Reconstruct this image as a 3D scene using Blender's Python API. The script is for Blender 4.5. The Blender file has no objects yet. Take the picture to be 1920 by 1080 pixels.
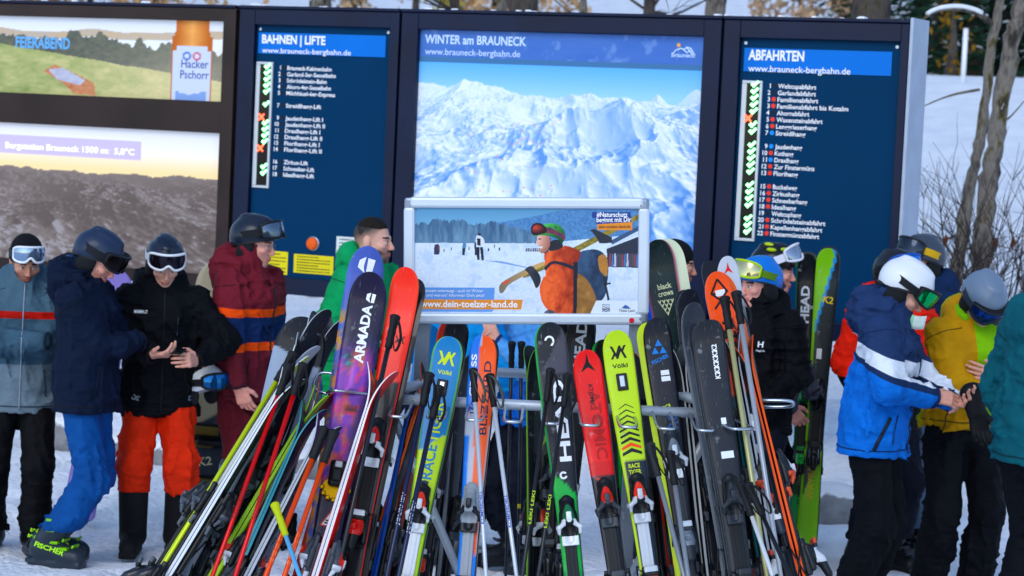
import bpy, bmesh, math, random
import numpy as np
from mathutils import Vector, Matrix
from mathutils.bvhtree import BVHTree
R = math.radians
random.seed(7)
RNG = np.random.default_rng(11)
scene = bpy.context.scene
COL = scene.collection

# ------------------------------------------------------------------ camera
F = 4473.0                       # focal length in pixels of the 1920 wide photograph
CAMZ = 2.45
PITCH = math.atan(310.0 / F)
ROLL = R(2.6)
r0 = Vector((1, 0, 0)); u0 = Vector((0, math.sin(PITCH), math.cos(PITCH)))
FWD = Vector((0, math.cos(PITCH), -math.sin(PITCH)))
RIGHT = r0 * math.cos(ROLL) + u0 * math.sin(ROLL)
UP = -r0 * math.sin(ROLL) + u0 * math.cos(ROLL)
EYE = Vector((0, 0, CAMZ))
cam_d = bpy.data.cameras.new('camera')
cam_d.sensor_width = 36.0
cam_d.lens = 36.0 * F / 1920.0
cam_d.clip_start = 0.1
cam_d.clip_end = 4000
cam_d.dof.use_dof = True
cam_d.dof.focus_distance = 9.7
cam_d.dof.aperture_fstop = 5.4
cam = bpy.data.objects.new('camera', cam_d)
M = Matrix(((RIGHT.x, UP.x, -FWD.x, 0), (RIGHT.y, UP.y, -FWD.y, 0), (RIGHT.z, UP.z, -FWD.z, 0), (0, 0, 0, 1)))
M.translation = EYE
cam.matrix_world = M
COL.objects.link(cam)
scene.camera = cam

# ------------------------------------------------------------------ light
SUN_EL, SUN_AZ = R(38), R(200)    # azimuth from +Y clockwise: behind and to the left of the camera
world = bpy.data.worlds.new('World')
scene.world = world
world.use_nodes = True
wn = world.node_tree
sky = wn.nodes.new('ShaderNodeTexSky')
sky.sky_type = 'NISHITA'
sky.sun_disc = False
sky.sun_elevation = SUN_EL
sky.sun_rotation = SUN_AZ
sky.air_density = 1.0
sky.dust_density = 0.6
sky.ozone_density = 1.6
bg = wn.nodes['Background']
bg.inputs['Strength'].default_value = 0.15
wn.links.new(sky.outputs[0], bg.inputs[0])
sun_d = bpy.data.lights.new('sun', 'SUN')
sun_d.energy = 0.5
sun_d.angle = R(30)
sun_d.color = (1.0, 0.97, 0.93)
sun = bpy.data.objects.new('sun', sun_d)
sd = Vector((math.sin(SUN_AZ) * math.cos(SUN_EL), math.cos(SUN_AZ) * math.cos(SUN_EL), math.sin(SUN_EL)))
sun.rotation_euler = sd.to_track_quat('Z', 'Y').to_euler()
COL.objects.link(sun)
scene.view_settings.view_transform = 'Standard'
scene.view_settings.look = 'None'
scene.view_settings.gamma = 1.0
scene.view_settings.exposure = 0.70
scene.cycles.use_denoising = True
scene.cycles.max_bounces = 6
scene.cycles.diffuse_bounces = 3

# ------------------------------------------------------------------ helpers
def at(px, py, Y):
    """world point on the plane y = Y that lies on the sight line of a photograph pixel"""
    d = FWD + RIGHT * ((px - 960) / F) - UP * ((py - 540) / F)
    return EYE + d * (Y / d.y)

def proj(p):
    v = Vector(p) - EYE
    k = v.dot(FWD)
    return 960 + F * v.dot(RIGHT) / k, 540 - F * v.dot(UP) / k

def lin(c):
    """'#rrggbb' or 0..255 triple, sRGB -> linear"""
    if isinstance(c, str):
        c = c.lstrip('#'); c = [int(c[i:i + 2], 16) for i in (0, 2, 4)]
    return sat(tuple(((x / 255) / 12.92 if x / 255 <= 0.04045 else ((x / 255 + 0.055) / 1.055) ** 2.4) for x in c))

SAT = 1.2
def sat(c):
    l = 0.2126 * c[0] + 0.7152 * c[1] + 0.0722 * c[2]
    return tuple(min(max(l + (x - l) * SAT, 0.0012), 0.95) for x in c)

def nlin(a, vivid=False):
    a = np.asarray(a, dtype=np.float64) / 255
    a = np.where(a <= 0.04045, a / 12.92, ((a + 0.055) / 1.055) ** 2.4)
    if not vivid: return a
    l = (a * np.array((0.2126, 0.7152, 0.0722))).sum(-1, keepdims=True)
    return np.clip(l + (a - l) * SAT, 0.0012, 0.95)

def smooth(a, b, x):
    t = np.clip((x - a) / (b - a), 0, 1)
    return t * t * (3 - 2 * t)

_T = RNG.random((48, 48, 48)).astype(np.float32)
def vnoise(x, y, z=0.0):
    x = np.asarray(x, dtype=np.float32); y = np.asarray(y, dtype=np.float32); z = np.asarray(z, dtype=np.float32)
    x, y, z = np.broadcast_arrays(x, y, z)
    xi = np.floor(x).astype(np.int32); yi = np.floor(y).astype(np.int32); zi = np.floor(z).astype(np.int32)
    fx, fy, fz = x - xi, y - yi, z - zi
    fx = fx * fx * (3 - 2 * fx); fy = fy * fy * (3 - 2 * fy); fz = fz * fz * (3 - 2 * fz)
    a, b, c = xi % 48, yi % 48, zi % 48
    a1, b1, c1 = (a + 1) % 48, (b + 1) % 48, (c + 1) % 48
    x00 = _T[a, b, c] * (1 - fx) + _T[a1, b, c] * fx
    x10 = _T[a, b1, c] * (1 - fx) + _T[a1, b1, c] * fx
    x01 = _T[a, b, c1] * (1 - fx) + _T[a1, b, c1] * fx
    x11 = _T[a, b1, c1] * (1 - fx) + _T[a1, b1, c1] * fx
    return (x00 * (1 - fy) + x10 * fy) * (1 - fz) + (x01 * (1 - fy) + x11 * fy) * fz

def fbm(x, y, z=0.0, o=4):
    s = 0; a = 0.5; n = 0
    for i in range(o):
        s = s + a * vnoise(x * 2 ** i + 17 * i, y * 2 ** i + 5 * i, z * 2 ** i); n += a; a *= 0.5
    return s / n

# ------------------------------------------------------------------ materials
MATS = {}
def principled(name):
    m = bpy.data.materials.new(name)
    m.use_nodes = True
    return m, m.node_tree, m.node_tree.nodes['Principled BSDF']

def add_bump(nt, b, scale, strength, dist, coord='Object', detail=3.0, stretch=None):
    tc = nt.nodes.new('ShaderNodeTexCoord')
    n = nt.nodes.new('ShaderNodeTexNoise')
    n.inputs['Scale'].default_value = scale
    n.inputs['Detail'].default_value = detail
    src = tc.outputs[coord]
    if stretch:
        mp = nt.nodes.new('ShaderNodeMapping'); mp.inputs['Scale'].default_value = stretch
        nt.links.new(src, mp.inputs[0]); src = mp.outputs[0]
    nt.links.new(src, n.inputs['Vector'])
    bp = nt.nodes.new('ShaderNodeBump')
    bp.inputs['Strength'].default_value = strength
    bp.inputs['Distance'].default_value = dist
    nt.links.new(n.outputs[0], bp.inputs['Height'])
    nt.links.new(bp.outputs[0], b.inputs['Normal'])
    return n

def vary(nt, b, col, amount, scale, src=None):
    """colour varied by a noise; col is a linear triple or an output socket"""
    tc = nt.nodes.new('ShaderNodeTexCoord')
    n = nt.nodes.new('ShaderNodeTexNoise')
    n.inputs['Scale'].default_value = scale
    n.inputs['Detail'].default_value = 5
    nt.links.new(tc.outputs['Object'], n.inputs['Vector'])
    mr = nt.nodes.new('ShaderNodeMapRange')
    mr.inputs[1].default_value = 0.3; mr.inputs[2].default_value = 0.7
    mr.inputs[3].default_value = 1 - amount; mr.inputs[4].default_value = 1 + amount
    nt.links.new(n.outputs[0], mr.inputs[0])
    mx = nt.nodes.new('ShaderNodeMix'); mx.data_type = 'RGBA'; mx.blend_type = 'MULTIPLY'
    mx.inputs[0].default_value = 1.0
    if isinstance(col, (tuple, list)):
        mx.inputs[6].default_value = (*col, 1)
    else:
        nt.links.new(col, mx.inputs[6])
    nt.links.new(mr.outputs[0], mx.inputs[7])
    nt.links.new(mx.outputs[2], b.inputs['Base Color'])

def mat(kind, col, rough=0.5, metal=0.0, var=0.08, vscale=6.0, bump=None, coat=0.0, spec=None, emit=0.0):
    key = (kind, str(col), rough, metal, var, coat, emit)
    if key in MATS: return MATS[key]
    m, nt, b = principled(kind)
    c = lin(col) if isinstance(col, str) else col
    b.inputs['Base Color'].default_value = (*c, 1)
    if var: vary(nt, b, c, var, vscale)
    b.inputs['Roughness'].default_value = rough
    b.inputs['Metallic'].default_value = metal
    if coat:
        b.inputs['Coat Weight'].default_value = coat; b.inputs['Coat Roughness'].default_value = 0.08
    b.inputs['Specular IOR Level'].default_value = .25 if spec is None else spec
    if emit:
        b.inputs['Emission Color'].default_value = (*c, 1); b.inputs['Emission Strength'].default_value = emit
    if bump: add_bump(nt, b, *bump)
    MATS[key] = m
    return m

def fabric(col, rough=0.75, sheen=0.0, weave=1.0):
    key = ('fabric', str(col), rough)
    if key in MATS: return MATS[key]
    m, nt, b = principled('fabric')
    c = lin(col) if isinstance(col, str) else col
    vary(nt, b, c, 0.14, 9.0)
    b.inputs['Roughness'].default_value = rough
    b.inputs['Specular IOR Level'].default_value = 0.12
    add_bump(nt, b, 14.0, 0.6, 0.016, 'Object', 6.0, (1, 1, 2.2))
    MATS[key] = m
    return m

def banded(bands, rough=0.75, tilt=(0, 0), wobble=0.0):
    """cloth in horizontal panels of different colour: bands = [(z_from, colour), ...] bottom up"""
    m, nt, b = principled('panelled_fabric')
    tc = nt.nodes.new('ShaderNodeTexCoord')
    sx = nt.nodes.new('ShaderNodeSeparateXYZ'); nt.links.new(tc.outputs['Object'], sx.inputs[0])
    z = sx.outputs[2]
    for k in (0, 1):
        if tilt[k]:
            mu = nt.nodes.new('ShaderNodeMath'); mu.operation = 'MULTIPLY_ADD'
            nt.links.new(sx.outputs[k], mu.inputs[0]); mu.inputs[1].default_value = tilt[k]
            nt.links.new(z, mu.inputs[2]); z = mu.outputs[0]
    dv = nt.nodes.new('ShaderNodeMath'); dv.operation = 'DIVIDE'; dv.inputs[1].default_value = 2.0
    nt.links.new(z, dv.inputs[0])
    cr = nt.nodes.new('ShaderNodeValToRGB'); cr.color_ramp.interpolation = 'CONSTANT'
    el = cr.color_ramp.elements
    el[0].position = 0; el[0].color = (*lin(bands[0][1]), 1)
    el.remove(el[1])
    for z0, c in bands[1:]:
        e = el.new(z0 / 2.0); e.color = (*lin(c), 1)
    nt.links.new(dv.outputs[0], cr.inputs[0])
    vary(nt, b, cr.outputs[0], 0.12, 9.0)
    b.inputs['Roughness'].default_value = rough
    b.inputs['Specular IOR Level'].default_value = 0.12
    add_bump(nt, b, 14.0, 0.6, 0.016, 'Object', 6.0, (1, 1, 2.2))
    return m

def painted(kind, rough=0.4, coat=0.0, emit=0.0, spec=None, attr='col'):
    """flat print: colour read from the colour attribute of the mesh"""
    key = ('painted', kind, rough, coat, emit, attr)
    if key in MATS: return MATS[key]
    m, nt, b = principled(kind)
    a = nt.nodes.new('ShaderNodeAttribute'); a.attribute_name = attr
    if 'topsheet' in kind:
        tc = nt.nodes.new('ShaderNodeTexCoord'); mp = nt.nodes.new('ShaderNodeMapping'); mp.inputs['Scale'].default_value = (90, 1, 7); mp.inputs['Rotation'].default_value = (0, .25, 0)
        n = nt.nodes.new('ShaderNodeTexNoise'); n.inputs['Scale'].default_value = 3.0; n.inputs['Detail'].default_value = 6
        nt.links.new(tc.outputs['Object'], mp.inputs[0]); nt.links.new(mp.outputs[0], n.inputs['Vector'])
        mr = nt.nodes.new('ShaderNodeMapRange'); mr.inputs[1].default_value = .64; mr.inputs[2].default_value = .74; mr.inputs[4].default_value = .38
        nt.links.new(n.outputs[0], mr.inputs[0])
        n2 = nt.nodes.new('ShaderNodeTexNoise'); n2.inputs['Scale'].default_value = 14.0; n2.inputs['Detail'].default_value = 8; nt.links.new(tc.outputs['Object'], n2.inputs['Vector'])
        m2 = nt.nodes.new('ShaderNodeMapRange'); m2.inputs[1].default_value = .66; m2.inputs[2].default_value = .76; m2.inputs[4].default_value = .45; nt.links.new(n2.outputs[0], m2.inputs[0])
        mxm = nt.nodes.new('ShaderNodeMath'); mxm.operation = 'MAXIMUM'; nt.links.new(mr.outputs[0], mxm.inputs[0]); nt.links.new(m2.outputs[0], mxm.inputs[1])
        mx = nt.nodes.new('ShaderNodeMix'); mx.data_type = 'RGBA'; nt.links.new(mxm.outputs[0], mx.inputs[0]); nt.links.new(a.outputs[0], mx.inputs[6]); mx.inputs[7].default_value = (.55, .60, .66, 1)
        nt.links.new(mx.outputs[2], b.inputs['Base Color'])
        rr = nt.nodes.new('ShaderNodeMath'); rr.operation = 'MULTIPLY_ADD'; rr.inputs[1].default_value = .5; rr.inputs[2].default_value = rough; nt.links.new(mxm.outputs[0], rr.inputs[0])
    else:
        nt.links.new(a.outputs[0], b.inputs['Base Color'])
    b.inputs['Roughness'].default_value = rough
    if 'topsheet' in kind: nt.links.new(rr.outputs[0], b.inputs['Roughness'])
    b.inputs['Coat Weight'].default_value = coat
    b.inputs['Coat Roughness'].default_value = 0.06
    b.inputs['Specular IOR Level'].default_value = .25 if spec is None else spec
    if emit:
        nt.links.new(a.outputs[0], b.inputs['Emission Color']); b.inputs['Emission Strength'].default_value = emit
    MATS[key] = m
    return m

# ------------------------------------------------------------------ mesh building
class MB:
    def __init__(s): s.v = []; s.f = []; s.m = []; s.smooth = []
    def add(s, verts, faces, mi=0, sm=False):
        o = len(s.v); s.v.extend([tuple(p) for p in verts])
        for f in faces: s.f.append([i + o for i in f]); s.m.append(mi); s.smooth.append(sm)
        return s
    def box(s, c, d, rot=None, bev=0.0, mi=0, taper=1.0):
        """centre, full dimensions; bevelled along its edges"""
        hx, hy, hz = d[0] / 2, d[1] / 2, d[2] / 2
        b = min(bev, hx * 0.9, hy * 0.9, hz * 0.9)
        rot = rot or Matrix.Identity(3)
        c = Vector(c)
        if b <= 0:
            vs = [(x * hx * (taper if z > 0 else 1), y * hy * (taper if z > 0 else 1), z * hz) for z in (-1, 1) for y in (-1, 1) for x in (-1, 1)]
            fs = [(0, 2, 3, 1), (4, 5, 7, 6), (0, 1, 5, 4), (2, 6, 7, 3), (0, 4, 6, 2), (1, 3, 7, 5)]
        else:
            vs = []; fs = []
            bm = bmesh.new(); bmesh.ops.create_cube(bm, size=1)
            for v in bm.verts:
                t = taper if v.co.z > 0 else 1
                v.co = Vector((v.co.x * 2 * hx * t, v.co.y * 2 * hy * t, v.co.z * 2 * hz))
            bmesh.ops.bevel(bm, geom=bm.edges[:], offset=b, segments=2, affect='EDGES', profile=0.5)
            bm.verts.index_update()
            vs = [v.co[:] for v in bm.verts]; fs = [[v.index for v in f.verts] for f in bm.faces]
            bm.free()
        s.add([c + rot @ Vector(v) for v in vs], fs, mi)
        return s
    def tube(s, pts, r, n=8, mi=0, cap=True, sm=True, flat=None):
        pts = [Vector(p) for p in pts]
        rs = r if isinstance(r, (list, tuple)) else [r] * len(pts)
        o = len(s.v); N = len(pts)
        t0 = (pts[1] - pts[0]).normalized()
        up = Vector((0, 0, 1)) if abs(t0.z) < 0.9 else Vector((1, 0, 0))
        x = t0.cross(up).normalized()
        for i, p in enumerate(pts):
            t = (pts[min(i + 1, N - 1)] - pts[max(i - 1, 0)]).normalized()
            x = (x - t * x.dot(t)).normalized(); y = t.cross(x)
            for k in range(n):
                a = 2 * math.pi * k / n
                q = p + (x * math.cos(a) + y * math.sin(a) * (flat or 1.0)) * rs[i]
                s.v.append(tuple(q))
        for i in range(N - 1):
            for k in range(n):
                k2 = (k + 1) % n
                s.f.append([o + i * n + k, o + i * n + k2, o + (i + 1) * n + k2, o + (i + 1) * n + k]); s.m.append(mi); s.smooth.append(sm)
        if cap:
            s.f.append([o + k for k in range(n)][::-1]); s.m.append(mi); s.smooth.append(False)
            s.f.append([o + (N - 1) * n + k for k in range(n)]); s.m.append(mi); s.smooth.append(False)
        return s
    def prism(s, poly, y0, y1, mi=0, xf=None):
        """polygon given as (x,z) pairs extruded between y0 and y1"""
        n = len(poly); xf = xf or (lambda p: p)
        vs = [xf(Vector((x, y0, z))) for x, z in poly] + [xf(Vector((x, y1, z))) for x, z in poly]
        fs = [list(range(n)), list(range(2 * n - 1, n - 1, -1))] + [[i, i + n, (i + 1) % n + n, (i + 1) % n] for i in range(n)]
        return s.add(vs, fs, mi)
    def mesh(s, name='m', mats=None):
        me = bpy.data.meshes.new(name)
        me.from_pydata(s.v, [], s.f)
        me.polygons.foreach_set('material_index', s.m)
        me.polygons.foreach_set('use_smooth', s.smooth)
        me.update()
        for m in (mats or []): me.materials.append(m)
        return me
    def build(s, name, mats, parent=None, **kw):
        mats = mats if isinstance(mats, (list, tuple)) else [mats]
        return link(name, s.mesh(name, mats), parent, **kw)

STUFF = {'limb', 'lettering', 'small_print', 'snow_crumbs', 'warning_print', 'run_marker', 'lift_symbol', 'twigs', 'brake', 'buckles', 'crown', 'dry_leaf', 'snow'}
def link(name, me, parent=None, mats=None, loc=None, label=None):
    o = bpy.data.objects.new(name, me)
    if name in STUFF: o['kind'] = 'stuff'
    COL.objects.link(o)
    if mats:
        for m in mats: me.materials.append(m)
    if parent: o.parent = parent
    if loc: o.location = loc
    if label: o['label'] = label
    return o

def thing(name, label, cat, loc=(0, 0, 0), rz=0.0, group=None, matrix=None):
    o = bpy.data.objects.new(name, None)
    o.empty_display_size = 0.1
    COL.objects.link(o)
    o.location = loc; o.rotation_euler = (0, 0, rz)
    if matrix: o.matrix_world = matrix
    return tag(o, label, cat, group)

def tag(o, label, cat, group=None):
    o['label'] = label; o['category'] = cat
    if group: o['group'] = group
    return o

def structure(o, label=None):
    o['kind'] = 'structure'
    if label: o['label'] = label
    return o

def np_mesh(name, V, Q, mats, smooth_=True):
    me = bpy.data.meshes.new(name)
    V = np.ascontiguousarray(V, dtype=np.float32); Q = np.ascontiguousarray(Q, dtype=np.int32)
    k = Q.shape[1]
    me.vertices.add(len(V)); me.vertices.foreach_set('co', V.ravel())
    me.loops.add(Q.size); me.loops.foreach_set('vertex_index', Q.ravel())
    me.polygons.add(len(Q)); me.polygons.foreach_set('loop_start', np.arange(0, Q.size, k, dtype=np.int32))
    me.polygons.foreach_set('use_smooth', np.full(len(Q), smooth_))
    me.update(calc_edges=True); me.validate()
    for m in mats: me.materials.append(m)
    return me

def set_col(me, C, name='col'):
    a = me.color_attributes.new(name, 'FLOAT_COLOR', 'POINT')
    c = np.ones((len(me.vertices), 4), dtype=np.float32); c[:, :3] = C
    a.data.foreach_set('color', c.ravel())

def grid_quads(nx, ny):
    i = np.arange((nx - 1) * (ny - 1)); x = i % (nx - 1); y = i // (nx - 1)
    a = y * nx + x
    return np.stack([a, a + 1, a + 1 + nx, a + nx], 1)

_TX = {}
def text_geo(s, bold=0.0):
    """outline of a line of text, normalised: bounds (0..w, 0..1) for the cap height"""
    key = (s, bold)
    if key in _TX: return _TX[key]
    cu = bpy.data.curves.new('t', 'FONT'); cu.body = s; cu.size = 1; cu.offset = bold; cu.resolution_u = 3
    o = bpy.data.objects.new('t', cu)
    me = bpy.data.meshes.new_from_object(o)
    v = np.array([p.co[:2] for p in me.vertices]); f = [list(p.vertices) for p in me.polygons]
    bpy.data.objects.remove(o); bpy.data.curves.remove(cu); bpy.data.meshes.remove(me)
    v[:, 0] -= v[:, 0].min()
    _TX[key] = (v / 0.729, f)
    return _TX[key]

def text_on(mb, s, xf, x0, z0, h, width=None, mi=0, bold=0.012, align='l', rot=0, shear=0.0):
    """append lettering: baseline start (x0,z0), cap height h, optional total width, in the plane given by xf(x,z)->point"""
    v, f = text_geo(s, bold)
    w = v[:, 0].max()
    sx = (width / w) if width else h
    ca, sa = math.cos(rot), math.sin(rot)
    off = {'l': 0, 'c': -0.5, 'r': -1}[align] * w * sx
    out = []
    for a, b in v:
        x = a * sx + off + shear * b * h; z = b * h
        out.append(xf(x0 + x * ca - z * sa, z0 + x * sa + z * ca))
    mb.add(out, f, mi)

# ================================================================== SETTING
def ground_h(x, y):
    x = np.asarray(x, dtype=np.float64); y = np.asarray(y, dtype=np.float64)
    # line of the boards: distance behind it
    q = (x - 2.4) * math.sin(R(26.8)) + (y - 15.1) * math.cos(R(26.8))
    h = 0.42 * smooth(0.0, 1.3, q) + 3.4 * smooth(1.0, 34, q) + 0.0 * q
    h = h + 26 * smooth(40, 190, q) + 380 * smooth(150, 1100, q)
    near = np.clip((22 - y) / 6, 0, 1)
    pr = fbm(x * 5.5, y * 4.2, 9.0, 3)
    bumps = (fbm(x * 1.3, y * 1.3, 3.0, 4) - 0.5) * 0.06 - smooth(.50, .64, pr) * 0.042 + (pr - .5) * .03
    bank = smooth(0.2, 1.2, q) * (1 - smooth(8, 30, q))
    h = h + bumps * (0.4 + 0.6 * near) + bank * (fbm(x * 0.8, y * 0.8, 1.0, 4) - 0.5) * 0.35
    h = h + smooth(60, 200, q) * (fbm(x * 0.012, y * 0.012, 2.0, 4) - 0.5) * 60
    return h

def axis(segs):
    out = []
    for a, b, n in segs: out.append(np.linspace(a, b, n, endpoint=False))
    return np.append(np.concatenate(out), segs[-1][1])

gx = axis([(-900, -60, 40), (-60, -8, 40), (-8, 8, 230), (8, 60, 40), (60, 900, 40)])
gy = axis([(-60, 7, 20), (7, 21, 230), (21, 60, 70), (60, 300, 60), (300, 1400, 50)])
GX, GY = np.meshgrid(gx, gy)
GZ = ground_h(GX, GY)
def snow_material():
    m, nt, b = principled('trampled_snow')
    tc = nt.nodes.new('ShaderNodeTexCoord')
    n = nt.nodes.new('ShaderNodeTexNoise'); n.inputs['Scale'].default_value = 1.6; n.inputs['Detail'].default_value = 8; n.inputs['Roughness'].default_value = 0.65
    nt.links.new(tc.outputs['Object'], n.inputs['Vector'])
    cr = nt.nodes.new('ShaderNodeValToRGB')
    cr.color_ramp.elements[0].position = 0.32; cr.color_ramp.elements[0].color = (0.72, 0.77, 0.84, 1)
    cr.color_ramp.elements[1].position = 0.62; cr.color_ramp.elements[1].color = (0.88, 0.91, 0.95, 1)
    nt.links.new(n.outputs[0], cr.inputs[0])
    # far slopes: bare forest among the snow, hazy blue shade put into the colour
    sx = nt.nodes.new('ShaderNodeSeparateXYZ'); nt.links.new(tc.outputs['Object'], sx.inputs[0])
    mr = nt.nodes.new('ShaderNodeMapRange'); mr.inputs[1].default_value = 90; mr.inputs[2].default_value = 170
    nt.links.new(sx.outputs[1], mr.inputs[0])
    n2 = nt.nodes.new('ShaderNodeTexNoise'); n2.inputs['Scale'].default_value = 0.05; n2.inputs['Detail'].default_value = 9; n2.inputs['Roughness'].default_value = 0.75
    nt.links.new(tc.outputs['Object'], n2.inputs['Vector'])
    cr2 = nt.nodes.new('ShaderNodeValToRGB')
    cr2.color_ramp.elements[0].position = 0.35; cr2.color_ramp.elements[0].color = (0.10, 0.13, 0.19, 1)
    cr2.color_ramp.elements[1].position = 0.68; cr2.color_ramp.elements[1].color = (0.36, 0.42, 0.52, 1)
    nt.links.new(n2.outputs[0], cr2.inputs[0])
    mx = nt.nodes.new('ShaderNodeMix'); mx.data_type = 'RGBA'
    nt.links.new(mr.outputs[0], mx.inputs[0]); nt.links.new(cr.outputs[0], mx.inputs[6]); nt.links.new(cr2.outputs[0], mx.inputs[7])
    nt.links.new(mx.outputs[2], b.inputs['Base Color'])
    b.inputs['Roughness'].default_value = 0.75
    b.inputs['Subsurface Weight'].default_value = 0.0
    n3 = add_bump(nt, b, 20.0, 0.9, 0.03, 'Object', 8.0)
    return m
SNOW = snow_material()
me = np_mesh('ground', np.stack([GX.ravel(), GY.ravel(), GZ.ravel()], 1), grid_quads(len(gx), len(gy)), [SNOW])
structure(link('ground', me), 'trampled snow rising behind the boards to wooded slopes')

SNOWCAP = mat('snow_cap', '#e9eef6', 0.8, var=0.05, vscale=14)

# ------------------------------------------------------------------ information boards
BYAW = R(26.8)
BO = at(1708, 43, 15.0)
BE = Vector((math.cos(BYAW), -math.sin(BYAW), 0)); BN = Vector((-math.sin(BYAW), -math.cos(BYAW), 0))
BTOP, BBOT = 3.18, 1.15
def B(px, py):
    """photograph pixel -> (s, z) on the plane of the boards"""
    d = FWD + RIGHT * ((px - 960) / F) - UP * ((py - 540) / F)
    t = (BO - EYE).dot(BN) / d.dot(BN)
    p = EYE + d * t
    return (p - BO).dot(BE), p.z

FRAME_NAVY = mat('anodised_frame', '#0a1530', 0.35, 0.1, 0.2, 3.0)
FRAME_BROWN = mat('brown_reflection_frame', '#2a2020', 0.3, 0.15, 0.35, 2.0)  # reflection of warm trees put into the brown base colour
ALU = mat('brushed_aluminium', '#b9c0c9', 0.38, 0.85, 0.06, 8.0, bump=(60, 0.1, 0.002))
STEEL_GREY = mat('painted_steel', '#6f757c', 0.5, 0.3, 0.1)
CONCRETE = mat('concrete', '#7d8088', 0.9, 0, 0.18, 5.0, bump=(30, 0.5, 0.01))
WHITE_INK = mat('white_print', '#f2f4f6', 0.5, var=0.0)
BLUE_INK = mat('blue_print', '#0070c6', 0.4, var=0.03, spec=.1)
PANEL_BLUE = mat('dark_blue_sheet', '#043454', 0.4, 0, 0.05, 1.5, spec=.03)
BLACK_GLASS = mat('black_glass', '#0a0d10', 0.15, 0, 0)
LED_GREEN = mat('green_led', (0.25, 1.0, 0.35), 0.5, 0, 0, emit=2.2)
LED_RED = mat('red_led', (1.0, 0.10, 0.04), 0.5, 0, 0, emit=2.0)

def board(px0, px1, label, frame_mat):
    s0 = B(px0, 30)[0]; s1 = B(px1, 40)[0]
    root = thing('information_board', label, 'information board', (BO.x, BO.y, 0), -BYAW, group='information boards in a row')
    mb = MB().box(((s0 + s1) / 2, 0.17, (BTOP + BBOT) / 2), (s1 - s0 - 0.012, 0.24, BTOP - BBOT), bev=0.012)
    mb.build('housing', [frame_mat], root)
    return root, s0, s1

def bezel(root, s0, s1, z0, z1, openings, frame_mat, depth=0.05):
    """front frame built from bars around the rectangular openings (list of (s0,s1,z0,z1), top to bottom)"""
    mb = MB()
    y = 0.025
    a = min(o[0] for o in openings); b = max(o[1] for o in openings)
    mb.box(((s0 + a) / 2, y, (z0 + z1) / 2), (a - s0, depth, z1 - z0), bev=0.008)
    mb.box(((s1 + b) / 2, y, (z0 + z1) / 2), (s1 - b, depth, z1 - z0), bev=0.008)
    edges = [z1] + [z for o in openings for z in (o[3], o[2])] + [z0]
    for i in range(0, len(edges), 2):
        mb.box(((a + b) / 2, y, (edges[i] + edges[i + 1]) / 2), (b - a, depth - 0.006, edges[i] - edges[i + 1]), bev=0.006)
    mb.build('frame', [frame_mat], root)

def poster(name, root, s0, s1, z0, z1, y, nx, nz, paint, material):
    u = np.linspace(0, 1, nx); w = np.linspace(1, 0, nz)
    U, W = np.meshgrid(u, 1 - w)            # W: 0 at top .. 1 at bottom
    C = paint(U, W).reshape(-1, 3)
    V = np.stack([(s0 + (s1 - s0) * U).ravel(), np.full(U.size, y), (z1 + (z0 - z1) * W).ravel()], 1)
    me = np_mesh(name, V, grid_quads(nx, nz)[:, ::-1], [material], False)
    set_col(me, nlin(C))
    return link(name, me, root)

def mix(a, b, t):
    t = np.asarray(t)[..., None]
    return np.asarray(a, dtype=float) * (1 - t) + np.asarray(b, dtype=float) * t

def inpoly(U, W, pts):
    ins = np.zeros(U.shape, bool); n = len(pts)
    for i in range(n):
        x0, y0 = pts[i]; x1, y1 = pts[(i + 1) % n]
        if y0 == y1: continue
        c = ((y0 > W) != (y1 > W)) & (U < (x1 - x0) * (W - y0) / (y1 - y0) + x0)
        ins ^= c
    return ins

def spline(pts, n=5):
    P = [np.array(p, float) for p in pts]; N = len(P); out = []
    for i in range(N):
        p0, p1, p2, p3 = P[i - 1], P[i], P[(i + 1) % N], P[(i + 2) % N]
        for k in range(n):
            t = k / n; out.append(tuple(.5 * (2 * p1 + (p2 - p0) * t + (2 * p0 - 5 * p1 + 4 * p2 - p3) * t * t + (3 * p1 - p0 - 3 * p2 + p3) * t ** 3)))
    return out

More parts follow.
